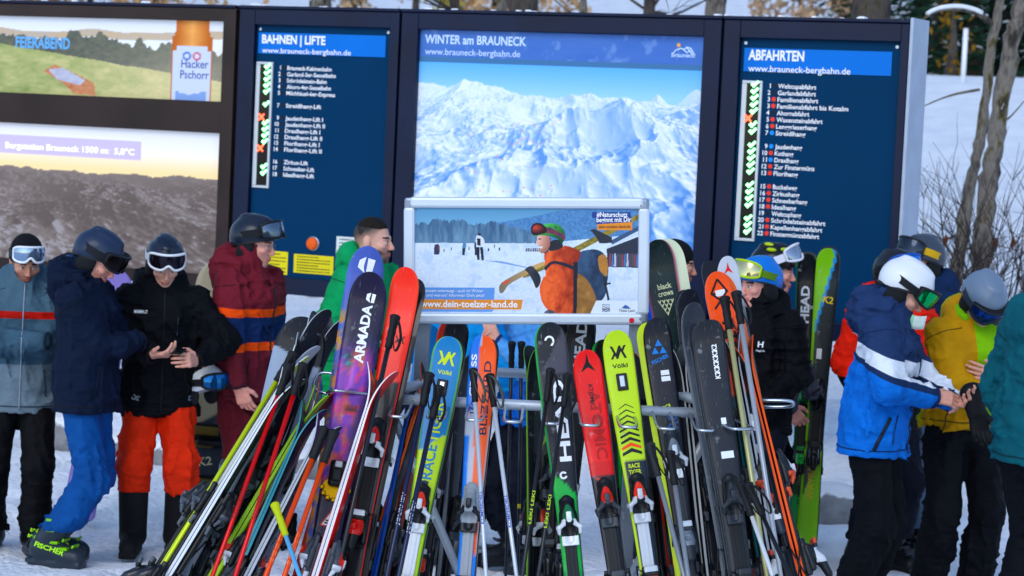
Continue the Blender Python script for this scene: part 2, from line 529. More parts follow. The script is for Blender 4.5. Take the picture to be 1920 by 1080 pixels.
def panorama(c, X, Y, hor, ks, ch, z0, z1, seed, colour, wide=1.05):
    """bird's eye view of a ridged height field seen obliquely, columns filled from near to far (a printed picture)"""
    xs = X[0]; ys = Y[:, 0]; ybuf = np.full(xs.shape, 1.3)
    def hgt(x, z):
        wx = x + .10 * (fbm(x * 2.2, z * 2.2, 4.4, 2) - .5)
        r = 0; a = 1.0; w = 1.0
        for o_ in range(6):
            f = 1 - np.abs(2 * vnoise(wx * (1.15 * 2 ** o_) + 7.3 * o_ + 40 + seed, z * (1.15 * 2 ** o_) + 2.1 * o_ + 11 + seed, 1.5 + o_) - 1)
            f = f * f * w; w = np.clip(f * 1.8, 0, 1); r = r + f * a; a *= .5
        big = .75 * np.exp(-((x - .20) / .55) ** 2 - ((z - 2.15) / .50) ** 2) + .55 * np.exp(-((x + 1.05) / .5) ** 2 - ((z - 3.6) / .4) ** 2) + .30 * np.exp(-((x - 1.3) / .5) ** 2 - ((z - 2.2) / .5) ** 2)
        if seed: big = 0
        return (r * .50 + big) * (.55 + .45 * smooth(1.0, 1.9, z))
    zz = z0; e_ = .006
    while zz < z1:
        xw = (xs - .5) * wide * zz
        h0 = hgt(xw, zz)
        dx_ = (hgt(xw + e_, zz) - h0) / e_; dz_ = (hgt(xw, zz + e_) - h0) / e_
        lit = (-dx_ * .62 + dz_ * .25 + .75) / np.sqrt(1 + dx_ ** 2 + dz_ ** 2)
        sh = np.clip(.80 - lit * .85, 0, 1)
        wood = smooth(.42, .56, fbm(xw * 3.2, zz * 3.2, 9.0, 3)) * smooth(.95, .45, h0)
        sh = np.clip(sh + wood * (.18 + (vnoise(xw * 46, zz * 46, 2.0) - .5) * .7), 0, 1)
        col = colour(sh, np.full(xs.shape, np.clip((zz - 1.2) / (z1 - 1.4), 0, 1)))
        yy = hor + (ch - h0) / zz * ks
        fill = (ys[:, None] >= yy[None, :]) & (ys[:, None] < ybuf[None, :])
        c = np.where(fill[..., None], col[None, :, :], c)
        ybuf = np.minimum(ybuf, yy)
        zz += .006 * zz
    return c

def xfb(y):
    return lambda x, z: (x, y, z)

# --- board with the two screens
rootA, a0, a1 = board(-330, 442, 'board with brown reflection painted into its frame and two lit screens, landscape advert above and mountain view below', FRAME_BROWN)
uz = (B(0, 173)[1] + B(412, 190)[1]) / 2, (B(0, 29)[1] + B(417, 40)[1]) / 2
lz = (B(397, 516)[1]), (B(0, 230)[1] + B(407, 249)[1]) / 2
us1 = B(416, 100)[0]; ls1 = B(402, 380)[0]
usl = B(-290, 100)[0]
bezel(rootA, a0, a1, BBOT, BTOP, [(usl, us1, uz[0], uz[1]), (usl, us1, lz[0], lz[1])], FRAME_BROWN)
def px_u(U):    # screen coordinate back to the visible 0..417 pixel range of the photograph
    return -290 + U * 707
def paint_advert(U, W):
    X = px_u(U); Y = 29 + W * 146
    c = mix((205, 212, 225), (235, 228, 220), W * 2.2 % 1.0 * 0 + np.clip(W * 2, 0, 1))
    n = fbm(X / 30, Y / 14, 0.5); n2 = fbm(X / 9, Y / 5, 4.5)
    far = 62 + 10 * (vnoise(X / 60, 0.3) - .5) - X * 0.01
    c = np.where((Y > far - 8)[..., None], mix((170, 165, 165), (190, 160, 120), n), c)
    c = np.where((Y > far + 6)[..., None], mix((205, 215, 230), (235, 238, 245), n), c)
    trees = 78 + (X - 120) * 0.08 - 26 * vnoise(X / 14, 2.2) * np.clip((X - 60) / 80, 0, 1) - 10 * vnoise(X / 4, 7.7)
    c = np.where((Y > trees)[..., None], mix((58, 72, 72), (118, 112, 92), n2), c)
    field = 78 + np.clip(X, -300, 420) * 0.14 + 6 * n
    c = np.where((Y > field)[..., None], mix((112, 134, 74), (202, 190, 134), np.clip(n * 0.9 + n2 * 0.5 - 0.3 + X / 900, 0, 1)), c)
    hut = inpoly(X, Y, [(92, 132), (112, 118), (160, 138), (186, 150), (190, 174), (150, 172), (125, 150)])
    c = np.where(hut[..., None], mix((150, 84, 52), (214, 150, 110), n2), c)
    roof = inpoly(X, Y, [(100, 128), (128, 124), (170, 146), (160, 156), (118, 146)])
    c = np.where(roof[..., None], mix((190, 195, 212), (150, 150, 170), n2), c)
    c = mix(c, (225, 205, 170), np.clip((X - 150) / 500, 0, 0.35) * np.clip(W * 1.5, 0, 1))
    # bottle
    bx = np.abs(X - 359)
    neck = (Y < 62) & (bx < 28 + np.clip(Y - 40, 0, 22) * 0.2)
    body = (Y >= 58) & (bx < 36)
    c = np.where((neck | body)[..., None], mix((180, 92, 30), (238, 176, 96), np.clip(1 - bx / 30, 0, 1) * (0.5 + 0.5 * n)), c)
    lab = (Y > 76) & (Y < 176) & (bx < 34) & ((Y > 84) | (bx < 26))
    c = np.where(lab[..., None], np.array((188, 198, 222)), c)
    for cx in (350, 368):
        d = np.hypot(X - cx, Y - 94)
        c = np.where((d < 8)[..., None], np.array((90, 120, 190) if cx == 350 else (190, 110, 130)), c)
        c = np.where((d < 4)[..., None], np.array((200, 205, 225)), c)
    c = np.where(((Y > 158) & (bx < 26) & (vnoise(X / 5, 1.1) * 14 > 166 - Y))[..., None], np.array((120, 150, 205)), c)
    return c
SCREEN = painted('lit_screen', 0.2, 0.0, 0.14, spec=.12)
poster('advert_screen', rootA, usl, us1, uz[0], uz[1], 0.046, 330, 100, paint_advert, SCREEN)
def paint_view(U, W):
    X = px_u(U); Y = 230 + W * 286 - 0
    n = fbm(X / 40, Y / 22, 3.1)
    c = mix((214, 216, 226), (240, 232, 226), np.clip((Y - 230) / 60, 0, 1))
    c = mix(c, (242, 206, 140), np.clip((Y - 272) / 44, 0, 1) * 0.85)
    def tone(sh, hz):
        m = mix((122, 110, 104), (70, 60, 56), np.clip(sh * 1.5 - .1, 0, 1))
        m = mix(m, (186, 186, 200), smooth(.15, .03, sh) * .6 * (1 - hz))
        return mix(m, (124, 112, 108), .35 + hz * .6)
    c = panorama(c, U, W, .24, .42, 1.75, .80, 5.0, 13.0, tone, 1.7)
    return c
poster('view_screen', rootA, usl, us1, lz[0], lz[1], 0.046, 330, 140, paint_view, SCREEN)
tb = MB()
p0 = B(-10, 255); p1 = B(257, 294)
tb.box(((p0[0] + p1[0]) / 2, 0.042, (B(120, 258)[1] + B(120, 292)[1]) / 2), (p1[0] - p0[0], 0.004, B(120, 258)[1] - B(120, 292)[1]))
tb.build('caption_band', [mat('lilac_screen', '#a9a0d8', 0.3, var=0, emit=0.4)], rootA)
LIT_WHITE = mat('lit_white', '#ffffff', 0.4, var=0, emit=0.45)
lt = MB(); q = B(4, 277)
text_on(lt, 'Bergstation Brauneck 1500 m:  5,8°C', xfb(0.0385), q[0], q[1], 0.046, B(246, 284)[0] - q[0])
lt.build('lettering', [LIT_WHITE], rootA)
lt = MB(); q = B(22, 88)
text_on(lt, 'FEIERABEND', xfb(0.0445), q[0], q[1], 0.085, B(124, 90)[0] - q[0], bold=0.03)
lt.build('lettering', [mat('screen_blue', '#5f93c4', 0.4, var=0, emit=0.3)], rootA)
lt = MB(); q = B(333, 126)
text_on(lt, 'Hacker', xfb(0.0445), q[0], q[1], 0.062, B(384, 126)[0] - q[0], bold=0.01)
q = B(331, 146)
text_on(lt, 'Pschorr', xfb(0.0445), q[0], q[1], 0.062, B(385, 146)[0] - q[0], bold=0.01)
lt.build('lettering', [mat('screen_navy', '#3c4f8a', 0.4, var=0, emit=0.2)], rootA)

# --- list boards
CHECK = [(-0.5, 0.05), (-0.25, 0.3), (-0.1, 0.12), (0.38, 0.55), (0.55, 0.34), (-0.1, -0.32)]
CROSS = [(0, .18), (.35, .5), (.5, .35), (.18, 0), (.5, -.35), (.35, -.5), (0, -.18), (-.35, -.5), (-.5, -.35), (-.18, 0), (-.5, .35), (-.35, .5)]
def poly_mesh(poly, size, y0, y1, m):
    return MB().prism([(x * size, z * size) for x, z in poly], y0, y1).mesh('mark', [m])
CHECK_ME = poly_mesh(CHECK, 0.055, -0.004, 0.004, LED_GREEN)
CROSS_ME = poly_mesh(CROSS, 0.052, -0.004, 0.004, LED_RED)

def list_board(px0, px1, label, inner, head, title, url, rows, spacing_px, first, num_x, text_x, led, led_x):
    root, s0, s1 = board(px0, px1, label, FRAME_NAVY)
    i0 = B(*inner[0]); i1 = B(*inner[1])
    bezel(root, s0 + 0.006, s1 - 0.006, BBOT, BTOP, [(i0[0], i1[0], 1.27, i0[1])], FRAME_NAVY)
    MB().box(((i0[0] + i1[0]) / 2, 0.048, (1.27 + i0[1]) / 2), (i1[0] - i0[0] + 0.02, 0.012, i0[1] - 1.27 + 0.02)).build('sheet', [PANEL_BLUE], root)
    h0 = B(*head[0]); h1 = B(*head[1])
    MB().box(((h0[0] + h1[0]) / 2, 0.0395, (h0[1] + h1[1]) / 2), (h1[0] - h0[0], 0.004, h0[1] - h1[1])).build('header_band', [BLUE_INK], root)
    mb = MB()
    for (s, x0, x1, yb, hh) in (title, url):
        q = B(x0, yb); w = B(x1, yb)[0] - q[0]
        text_on(mb, s, xfb(0.036), q[0], q[1], hh, w, bold=0.034 if s == title[0] else 0.008)
    z1 = B(*first)[1]; dz = (z1 - B(first[0] + spacing_px[1], first[1] + spacing_px[0] * spacing_px[2])[1]) / spacing_px[2]
    nx = B(num_x, first[1])[0]; tx = B(text_x, first[1])[0]; lx = B(led_x, first[1])[0]
    dots = {'k': MB(), 'r': MB(), 'b': MB()}
    for slot, num, name, dot, state in rows:
        z = z1 - slot * dz
        text_on(mb, num, xfb(0.0405), nx, z - 0.015, 0.030, None, bold=0.02, align='r')
        text_on(mb, name, xfb(0.0405), tx, z - 0.015, 0.030, len(name) * .0185, bold=0.018)
        if dot:
            cxx = (nx + tx) / 2 + 0.0
            dots[dot].prism([(cxx + 0.015 * math.cos(a), z + 0.015 * math.sin(a)) for a in np.linspace(0, 2 * math.pi, 11)[:-1]], 0.038, 0.042)
    mb.build('lettering', [WHITE_INK], root)
    for k, c in (('k', '#071522'), ('r', '#e0483c'), ('b', '#2b8fe6')):
        if dots[k].v: dots[k].build('run_marker' if len(rows) > 16 else 'lift_symbol', [mat('dot_print', c, 0.4, var=0)], root)
    l0 = B(*led[0]); l1 = B(*led[1])
    g = 0.018
    fr = MB(); w = l1[0] - l0[0]; h = l0[1] - l1[1]; cx, cz = (l0[0] + l1[0]) / 2, (l0[1] + l1[1]) / 2
    for dx, dz_, ww, hh in ((0, h / 2 - g / 2, w, g), (0, -h / 2 + g / 2, w, g), (-w / 2 + g * .9, 0, g * 1.8, h - 2 * g - .002), (w / 2 - g / 2, 0, g, h - 2 * g - .002)):
        fr.box((cx + dx, 0.034, cz + dz_), (ww, 0.014, hh), bev=0.002)
    strip = fr.build('light_strip_frame', [mat('strip_silver', '#c9cdd2', 0.4, 0.4, 0.03)], root)
    MB().box((cx, 0.038, cz), (w - 0.01, 0.006, h - 0.01)).build('light_strip', [BLACK_GLASS], root)
    for slot, num, name, dot, state in rows:
        if not state: continue
        m_ = CHECK_ME if state == 'c' else CROSS_ME
        link('check_mark' if state == 'c' else 'cross_mark', m_, root, loc=(lx - (0.034 if state == 'x' else 0), 0.030, z1 - slot * dz))
    for px, py in ((i0[0] + 0.03, i0[1] - 0.03), (i1[0] - 0.03, i0[1] - 0.03)):
        MB().prism([(px + 0.011 * math.cos(a), py + 0.011 * math.sin(a)) for a in np.linspace(0, 6.28, 9)[:-1]], 0.036, 0.044).build('screw', [ALU], root)
    return root

lifts = [(0, '1', 'Brauneck-Kabinenbahn', 'k', 'c'), (1, '2', 'Garland-3er-Sesselbahn', 'k', 'c'), (2, '3', 'Schrödelstein-Bahn', 'k', 'c'), (3, '4', 'Ahorn-4er-Sesselbahn', 'k', 'c'), (4, '5', 'Milchhäusl-6er-Express', 'k', 'c'),
         (6, '7', 'Streidlhang-Lift', 'k', 'c'), (8, '9', 'Jaudenhang-Lift I', 'k', 'x'), (9, '10', 'Jaudenhang-Lift II', 'k', 'c'), (10, '11', 'Draxlhang-Lift I', 'k', 'c'), (11, '12', 'Draxlhang-Lift II', 'k', 'c'),
         (12, '13', 'Florihang-Lift I', 'k', 'c'), (13, '14', 'Florihang-Lift II', 'k', 'x'), (15, '16', 'Zirkus-Lift', 'k', ''), (16, '17', 'Schneebar-Lift', 'k', 'c'), (17, '18', 'Idealhang-Lift', 'k', 'c')]
rootB = list_board(448, 750, 'dark blue board listing the lifts, with orange button and yellow stickers', ((477, 46), (716, 400)),
                   ((480, 60), (717, 107)), ('BAHNEN | LIFTE', 486, 605, 80, 0.062), ('www.brauneck-bergbahn.de', 486, 653, 98, 0.038),
                   lifts, (11.75, -12, 17), (516, 126), 521, 533, ((477, 115), (499, 353)), 497)
# button, stickers and notice on the lift board
q = B(582, 457)
bt = MB(); prof = [(0.0, 0.052), (-0.006, 0.054), (-0.012, 0.05), (-0.013, 0.044), (-0.030, 0.043), (-0.036, 0.036), (-0.038, 0.0)]
n = 20
for i, (y, r) in enumerate(prof):
    for k in range(n): bt.v.append((q[0] + r * math.cos(2 * math.pi * k / n), 0.042 + y, q[1] + r * math.sin(2 * math.pi * k / n)))
for i in range(len(prof) - 1):
    for k in range(n): bt.f.append([i * n + k, (i + 1) * n + k, (i + 1) * n + (k + 1) % n, i * n + (k + 1) % n]); bt.m.append(0 if i < 3 else 1); bt.smooth.append(True)
bt.build('push_button', [mat('steel_ring', '#aeb6c0', 0.3, 0.8), mat('orange_button', '#e8691c', 0.45, 0, 0.1)], rootB)
YEL = mat('yellow_sticker', '#e2d21e', 0.5, 0, 0.05)
def sticker(root, name, c0, c1, m, y=0.0395, lines=0, col=None):
    a = B(*c0); b = B(*c1)
    o = MB().box(((a[0] + b[0]) / 2, y, (a[1] + b[1]) / 2), (b[0] - a[0], 0.003, a[1] - b[1])).build(name, [m], root)
    if lines:
        mb = MB()
        for i in range(lines):
            z = a[1] - (i + 0.8) * (a[1] - b[1]) / (lines + 0.6)
            w = (b[0] - a[0]) * (0.84 if i % 3 else 0.55)
            k = 14
            for j in range(k):      # words of small print
                x0 = a[0] + (b[0] - a[0]) * 0.08 + w * j / k
                mb.box((x0 + w / k * 0.4, y - 0.002, z), (w / k * random.uniform(0.55, 0.8), 0.001, 0.008))
        mb.build('small_print', [mat('black_print', '#2a2a20', 0.6, var=0)], o)
    return o
sticker(rootB, 'sticker', (546, 476), (619, 517), YEL, lines=6)
sticker(rootB, 'sticker', (497, 470), (533, 516), YEL, lines=6)
sticker(rootB, 'notice', (626, 443), (688, 505), mat('paper', '#d9dfdc', 0.6, 0, 0.03), lines=8)

runs = [(0, '1', 'Weltcupabfahrt', 'k', 'c'), (1, '2', 'Garlandabfahrt', 'k', 'c'), (2, '3', 'Familienabfahrt', 'r', 'c'), (3, '3', 'Familienabfahrt bis Kotalm', 'r', 'c'), (4, '4', 'Ahornabfahrt', 'k', 'c'),
        (5, '5', 'Waxensteinabfahrt', 'r', 'x'), (6, '6', 'Lenggrieserhang', 'r', 'c'), (7, '7', 'Streidlhang', 'b', 'c'), (9, '9', 'Jaudenhang', 'b', 'c'), (10, '10', 'Kothang', 'r', 'c'), (11, '11', 'Draxlhang', 'b', 'c'),
        (12, '12', 'Zur Finstermünz', 'r', 'c'), (13, '13', 'Florihang', 'r', 'c'), (15, '15', 'Buckelweg', 'r', 'c'), (16, '16', 'Zirkushang', 'r', 'c'), (17, '17', 'Schneebarhang', 'r', 'c'), (18, '18', 'Idealhang', 'r', 'c'),
        (19, '19', 'Weltcuphang', 'k', ''), (20, '20', 'Schrödelsteinabfahrt', 'r', 'c'), (21, '21', 'Kapellenhangabfahrt', 'r', 'c'), (22, '22', 'Finstermünzabfahrt', 'r', 'c')]
rootD = list_board(1357, 1708, 'dark blue board listing the descents, rightmost in the row', ((1387, 71), (1670, 400)),
                   ((1392, 89), (1667, 142)), ('ABFAHRTEN', 1399, 1504, 111, 0.066), ('www.brauneck-bergbahn.de', 1399, 1591, 133, 0.042),
                   runs, (12.58, -17, 22), (1437, 160), 1441, 1455, ((1389, 150), (1411, 453)), 1412)
# --- map board
rootC, c0, c1 = board(752, 1355, 'wide board with a pale blue winter panorama map of the mountain', FRAME_NAVY)
m0 = B(783, 55); m1 = B(1318, 80); mz0 = B(1302, 514)[1]; mz1 = (m0[1] + B(1320, 68)[1]) / 2
bezel(rootC, c0 + .006, c1 - .006, BBOT, BTOP, [(m0[0], m1[0], mz0, mz1)], FRAME_NAVY)
def paint_map(U, W):
    X, Y = U, W
    c = mix((88, 172, 246), (150, 205, 250), np.clip((Y - .14) / .13, 0, 1))
    c = panorama(c, X, Y, .115, .47, 1.95, .78, 4.6, 0.0, lambda sh, hz: mix(mix((232, 240, 251), (78, 138, 214), sh * (1 - .55 * hz)), (206, 226, 248), hz * .55))
    # pistes in thin red and orange
    for k, (xa, ya, xb, yb, s) in enumerate([(.20, .44, .36, .41, .02), (.36, .41, .56, .38, -.02), (.24, .62, .5, .41, .04), (.34, .7, .38, .5, -.03), (.47, .72, .50, .44, .03), (.20, .56, .30, .62, .02), (.38, .58, .5, .60, .02), (.33, .48, .46, .47, .015), (.32, .78, .38, .95, -.03)]):
        t = np.clip(((X - xa) * (xb - xa) + (Y - ya) * (yb - ya)) / ((xb - xa) ** 2 + (yb - ya) ** 2), 0, 1)
        d = np.hypot(X - (xa + (xb - xa) * t), (Y - (ya + (yb - ya) * t) - s * np.sin(t * 9)) * .8)
        c = mix(c, (226, 150, 150), np.clip(1 - d / .0035, 0, 1) * .6)
    for k in range(16):
        x, y = .17 + .33 * random.random(), .38 + .34 * random.random()
        c = mix(c, (228, 120, 130), (np.hypot(X - x, (Y - y) * .8) < .0035) * .7)
    hd = Y < .135
    head = mix((56, 102, 184), (70, 116, 192), fbm(X * 12, Y * 30, 1.0))
    head = mix(head, (150, 178, 220), smooth(.62, .8, fbm(X * 26, Y * 16, 3.0)) * .35)
    c = np.where(hd[..., None], head, c)
    c = np.where(((Y >= .118) & (Y < .142))[..., None], np.array((60, 112, 160)), c)
    return c
poster('map_screen', rootC, m0[0], m1[0], mz0, mz1, 0.046, 420, 340, paint_map, painted('map_print', 0.2, 0.0, 0.07, spec=.12))
PALE = mat('pale_print', '#b9cdea', 0.4, var=0, emit=.2)
mb = MB()
for s, x0, x1, yb, hh in (('WINTER am BRAUNECK', 791, 981, 80, 0.062), ('www.brauneck-bergbahn.de', 791, 970, 101, 0.045)):
    q = B(x0, yb); text_on(mb, s, xfb(0.0435), q[0], q[1], hh, B(x1, yb)[0] - q[0], bold=.02 if 'W' in s else .004)
q = B(1254, 106); text_on(mb, 'Brauneck', xfb(0.0435), q[0], q[1], 0.030, B(1299, 106)[0] - q[0], bold=.01)
for pts in ([(1256, 103), (1262, 94), (1272, 90), (1278, 93), (1283, 88), (1290, 90), (1299, 104)], [(1276, 91), (1284, 99), (1287, 95)], [(1283, 89), (1291, 98), (1294, 104)]):
    w = [B(*p) for p in pts]; mb.tube([(x, 0.043, z) for x, z in w], 0.005, 5)
mb.build('lettering', [PALE], rootC)
q = B(1268, 84)
MB().prism([(q[0] + .014 * math.cos(a), q[1] + .014 * math.sin(a)) for a in np.linspace(0, 6.28, 9)[:-1]], .040, .044).build('sun_emblem', [mat('ochre_print', '#c99a5c', .5, var=0, emit=.2)], rootC)
# aluminium side and capping, posts, crumbs of snow on top
for root, s0, s1, side in ((rootA, a0, a1, 0), (rootB, B(448, 30)[0], B(750, 30)[0], 0), (rootC, c0, c1, 0), (rootD, B(1357, 40)[0], B(1708, 43)[0], 1)):
    mb = MB().box(((s0 + s1) / 2, 0.15, BTOP + 0.012), (s1 - s0 - 0.004, 0.32, 0.022), bev=.005)
    mb.build('top_cap', [FRAME_NAVY if not side else FRAME_NAVY], root)
    if side:
        MB().box((s1 + 0.012, 0.15, (BTOP + BBOT) / 2 + .01), (0.022, 0.33, BTOP - BBOT + .05), bev=.004).build('side_panel', [mat('pale_side', '#a7b2c2', .45, .35, .08)], root)
    for f in (0.12, 0.88):
        MB().box((s0 + (s1 - s0) * f, 0.18, BBOT / 2 - .05), (0.14, 0.12, BBOT + .1), bev=.01).build('post', [CONCRETE], root)
    sn = MB()
    for k in range(9):
        x = s0 + (s1 - s0) * random.random(); r = random.uniform(.012, .03)
        sn.box((x, random.uniform(.02, .25), BTOP + .026), (r * 2.4, r * 1.7, r), bev=r * .4, rot=Matrix.Rotation(random.random() * 3, 3, 'Z'))
    sn.build('snow_crumbs', [SNOWCAP], root)

# ================================================================== ORGANIC SHAPES: implicit surfaces meshed with surface nets
class Sdf:
    def __init__(s): s.ops = []; s.disp = None; s.cuts = []
    def _op(s, kind, fn, lo, hi, k): s.ops.append((kind, fn, np.array(lo), np.array(hi), k)); return s
    def cone(s, a, b, ra, rb, k=0.03, wide=None, folds=None, sub=False, seed=0.0):
        a = np.array(a, dtype=float); b = np.array(b, dtype=float); ba = b - a; L2 = max(float(ba @ ba), 1e-9); L = math.sqrt(L2)
        m = max(ra, rb) * (wide[1] if wide else 1)
        w = None
        if wide:
            w = np.array(wide[0], dtype=float); w = w / np.linalg.norm(w)
        def fn(X, Y, Z):
            px, py, pz = X - a[0], Y - a[1], Z - a[2]
            t = np.clip((px * ba[0] + py * ba[1] + pz * ba[2]) / L2, 0, 1)
            px, py, pz = px - t * ba[0], py - t * ba[1], pz - t * ba[2]
            if w is not None:
                c = (px * w[0] + py * w[1] + pz * w[2]) * (1 / wide[1] - 1)
                px, py, pz = px + c * w[0], py + c * w[1], pz + c * w[2]
            d = np.sqrt(px * px + py * py + pz * pz) - (ra + (rb - ra) * t)
            if folds:
                for amp, lam, c0, sp in folds:
                    n = vnoise(X * 11 + seed, Y * 11 + 3, Z * 11 + seed)
                    d = d - 1.9 * amp * np.exp(-((t - c0) / sp) ** 2) * ((1 - np.abs(np.sin(3.1416 * (t * L / lam + 1.6 * n)))) ** 1.6 - .28)
            return d
        lo = np.minimum(a, b) - m; hi = np.maximum(a, b) + m
        return s._op('sub' if sub else 'add', fn, lo, hi, k)
    def ell(s, c, r, k=0.02, rot=None, sub=False):
        c = np.array(c, dtype=float); r = np.array(r, dtype=float)
        Rm = np.array(rot.transposed()) if rot is not None else None
        def fn(X, Y, Z):
            x, y, z = X - c[0], Y - c[1], Z - c[2]
            if Rm is not None:
                x, y, z = (Rm[0, 0] * x + Rm[0, 1] * y + Rm[0, 2] * z, Rm[1, 0] * x + Rm[1, 1] * y + Rm[1, 2] * z, Rm[2, 0] * x + Rm[2, 1] * y + Rm[2, 2] * z)
            k0 = np.sqrt((x / r[0]) ** 2 + (y / r[1]) ** 2 + (z / r[2]) ** 2)
            k1 = np.sqrt((x / r[0] ** 2) ** 2 + (y / r[1] ** 2) ** 2 + (z / r[2] ** 2) ** 2)
            return k0 * (k0 - 1) / np.maximum(k1, 1e-6)
        m = r.max() if rot is not None else r
        return s._op('sub' if sub else 'add', fn, c - m, c + m, k)
    def box(s, c, h, rad=0.01, k=0.01, rot=None, sub=False):
        c = np.array(c, dtype=float); h = np.array(h, dtype=float) - rad
        Rm = np.array(rot.transposed()) if rot is not None else None
        def fn(X, Y, Z):
            x, y, z = X - c[0], Y - c[1], Z - c[2]
            if Rm is not None:
                x, y, z = (Rm[0, 0] * x + Rm[0, 1] * y + Rm[0, 2] * z, Rm[1, 0] * x + Rm[1, 1] * y + Rm[1, 2] * z, Rm[2, 0] * x + Rm[2, 1] * y + Rm[2, 2] * z)
            x, y, z = np.abs(x) - h[0], np.abs(y) - h[1], np.abs(z) - h[2]
            o = np.sqrt(np.maximum(x, 0) ** 2 + np.maximum(y, 0) ** 2 + np.maximum(z, 0) ** 2)
            return o + np.minimum(np.maximum(x, np.maximum(y, z)), 0) - rad
        m = np.linalg.norm(h) + rad if rot is not None else h + rad
        return s._op('sub' if sub else 'add', fn, c - m, c + m, k)
    def cut(s, p, n):
        """keep the side the normal points away from"""
        p = np.array(p, dtype=float); n = np.array(n, dtype=float); n = n / np.linalg.norm(n)
        s.ops.append(('cut', lambda X, Y, Z: (X - p[0]) * n[0] + (Y - p[1]) * n[1] + (Z - p[2]) * n[2], None, None, 0.006)); return s
    def mesh(s, h, pad=0.03):
        adds = [o for o in s.ops if o[0] == 'add']
        lo = np.min([o[2] for o in adds], 0) - pad; hi = np.max([o[3] for o in adds], 0) + pad
        n = np.ceil((hi - lo) / h).astype(int) + 1
        ax = [(lo[i] + h * np.arange(n[i])).astype(np.float32) for i in range(3)]
        V = np.full(tuple(n), 0.3, dtype=np.float32)
        for kind, fn, a, b, k in s.ops:
            if kind == 'cut':
                V = np.maximum(V, fn(ax[0][:, None, None], ax[1][None, :, None], ax[2][None, None, :]).astype(np.float32)); continue
            e = k + 2.5 * h + 0.012
            i0 = np.clip(((a - e - lo) / h).astype(int), 0, n); i1 = np.clip(((b + e - lo) / h).astype(int) + 2, 0, n)
            if np.any(i1 <= i0): continue
            sl = tuple(slice(i0[i], i1[i]) for i in range(3))
            X = ax[0][sl[0]][:, None, None]; Y = ax[1][sl[1]][None, :, None]; Z = ax[2][sl[2]][None, None, :]
            d = fn(X, Y, Z).astype(np.float32); v = V[sl]
            if kind == 'add':
                hh = np.clip(0.5 + 0.5 * (v - d) / k, 0, 1); V[sl] = v + (d - v) * hh - k * hh * (1 - hh)
            else:
                d = -d; hh = np.clip(0.5 - 0.5 * (v - d) / k, 0, 1); V[sl] = v + (d - v) * hh + k * hh * (1 - hh)
        if s.disp is not None:
            idx = np.nonzero(np.abs(V) < 0.035)
            V[idx] += s.disp(ax[0][idx[0]], ax[1][idx[1]], ax[2][idx[2]]).astype(np.float32)
        return nets(V, lo, h)

def nets(V, lo, h):
    ins = V < 0
    c = np.zeros(tuple(np.array(V.shape) - 1), np.int8)
    for dx in (0, 1):
        for dy in (0, 1):
            for dz in (0, 1):
                c += ins[dx:dx + c.shape[0], dy:dy + c.shape[1], dz:dz + c.shape[2]]
    act = np.argwhere((c > 0) & (c < 8))
    idx = np.full(c.shape, -1, np.int32); idx[act[:, 0], act[:, 1], act[:, 2]] = np.arange(len(act))
    cor = [(dx, dy, dz) for dx in (0, 1) for dy in (0, 1) for dz in (0, 1)]
    val = np.stack([V[act[:, 0] + a, act[:, 1] + b, act[:, 2] + g] for a, b, g in cor], 1)
    P = np.zeros((len(act), 3)); N = np.zeros(len(act))
    C = np.array(cor, dtype=float)
    for i in range(8):
        for j in range(i + 1, 8):
            if abs(C[i] - C[j]).sum() != 1: continue
            a, b = val[:, i], val[:, j]
            x = (a < 0) != (b < 0)
            t = np.where(x, a / np.where(x, a - b, 1), 0)
            P += np.where(x[:, None], C[i] + (C[j] - C[i]) * t[:, None], 0); N += x
    P = (act + P / N[:, None]) * h + lo
    Q = []
    for ax in range(3):
        s0 = [slice(1, -1)] * 3; s0[ax] = slice(0, -1); s1 = list(s0); s1[ax] = slice(1, None)
        A, Bv = ins[tuple(s0)], ins[tuple(s1)]
        e = np.argwhere(A != Bv)
        fl = A[e[:, 0], e[:, 1], e[:, 2]]
        off = np.ones(3, int); off[ax] = 0
        e = e + off
        u, w = [(1, 2), (2, 0), (0, 1)][ax]
        def cell(du, dw):
            q = e.copy(); q[:, u] += du; q[:, w] += dw
            return idx[q[:, 0], q[:, 1], q[:, 2]]
        q = np.stack([cell(-1, -1), cell(0, -1), cell(0, 0), cell(-1, 0)], 1)
        q[~fl] = q[~fl][:, ::-1]
        Q.append(q)
    return P, np.concatenate(Q)

def wrinkles(amp, sx, sz, seed):
    def f(X, Y, Z):
        wx = X + 0.10 * vnoise(X * 4 + seed, Y * 4, Z * 4); wz = Z + 0.16 * vnoise(X * 3, Y * 3 + seed, Z * 3)
        a = fbm(wx * sx + seed, Y * sx, wz * sz, 2)
        b = 1 - np.abs(2 * vnoise(wx * sx * 1.3 + 9, Y * sx * 1.3 + seed, wz * sz * 1.4) - 1)
        g = 1 - np.abs(2 * vnoise((wx + wz * .5) * sx * 2.6 + 3, Y * sx * 2.2 + seed, (wz - wx * .4) * sz * 2.2) - 1)
        amp_ = amp * (.35 + 1.15 * smooth(.38, .66, vnoise(X * 3.1 + seed * 3, Y * 3.1, Z * 3.6 + 5)))
        return -amp_ * (1.3 * (a - 0.5) + 1.2 * (b ** 4 - 0.2) + .75 * (g ** 4 - .2))
    return f

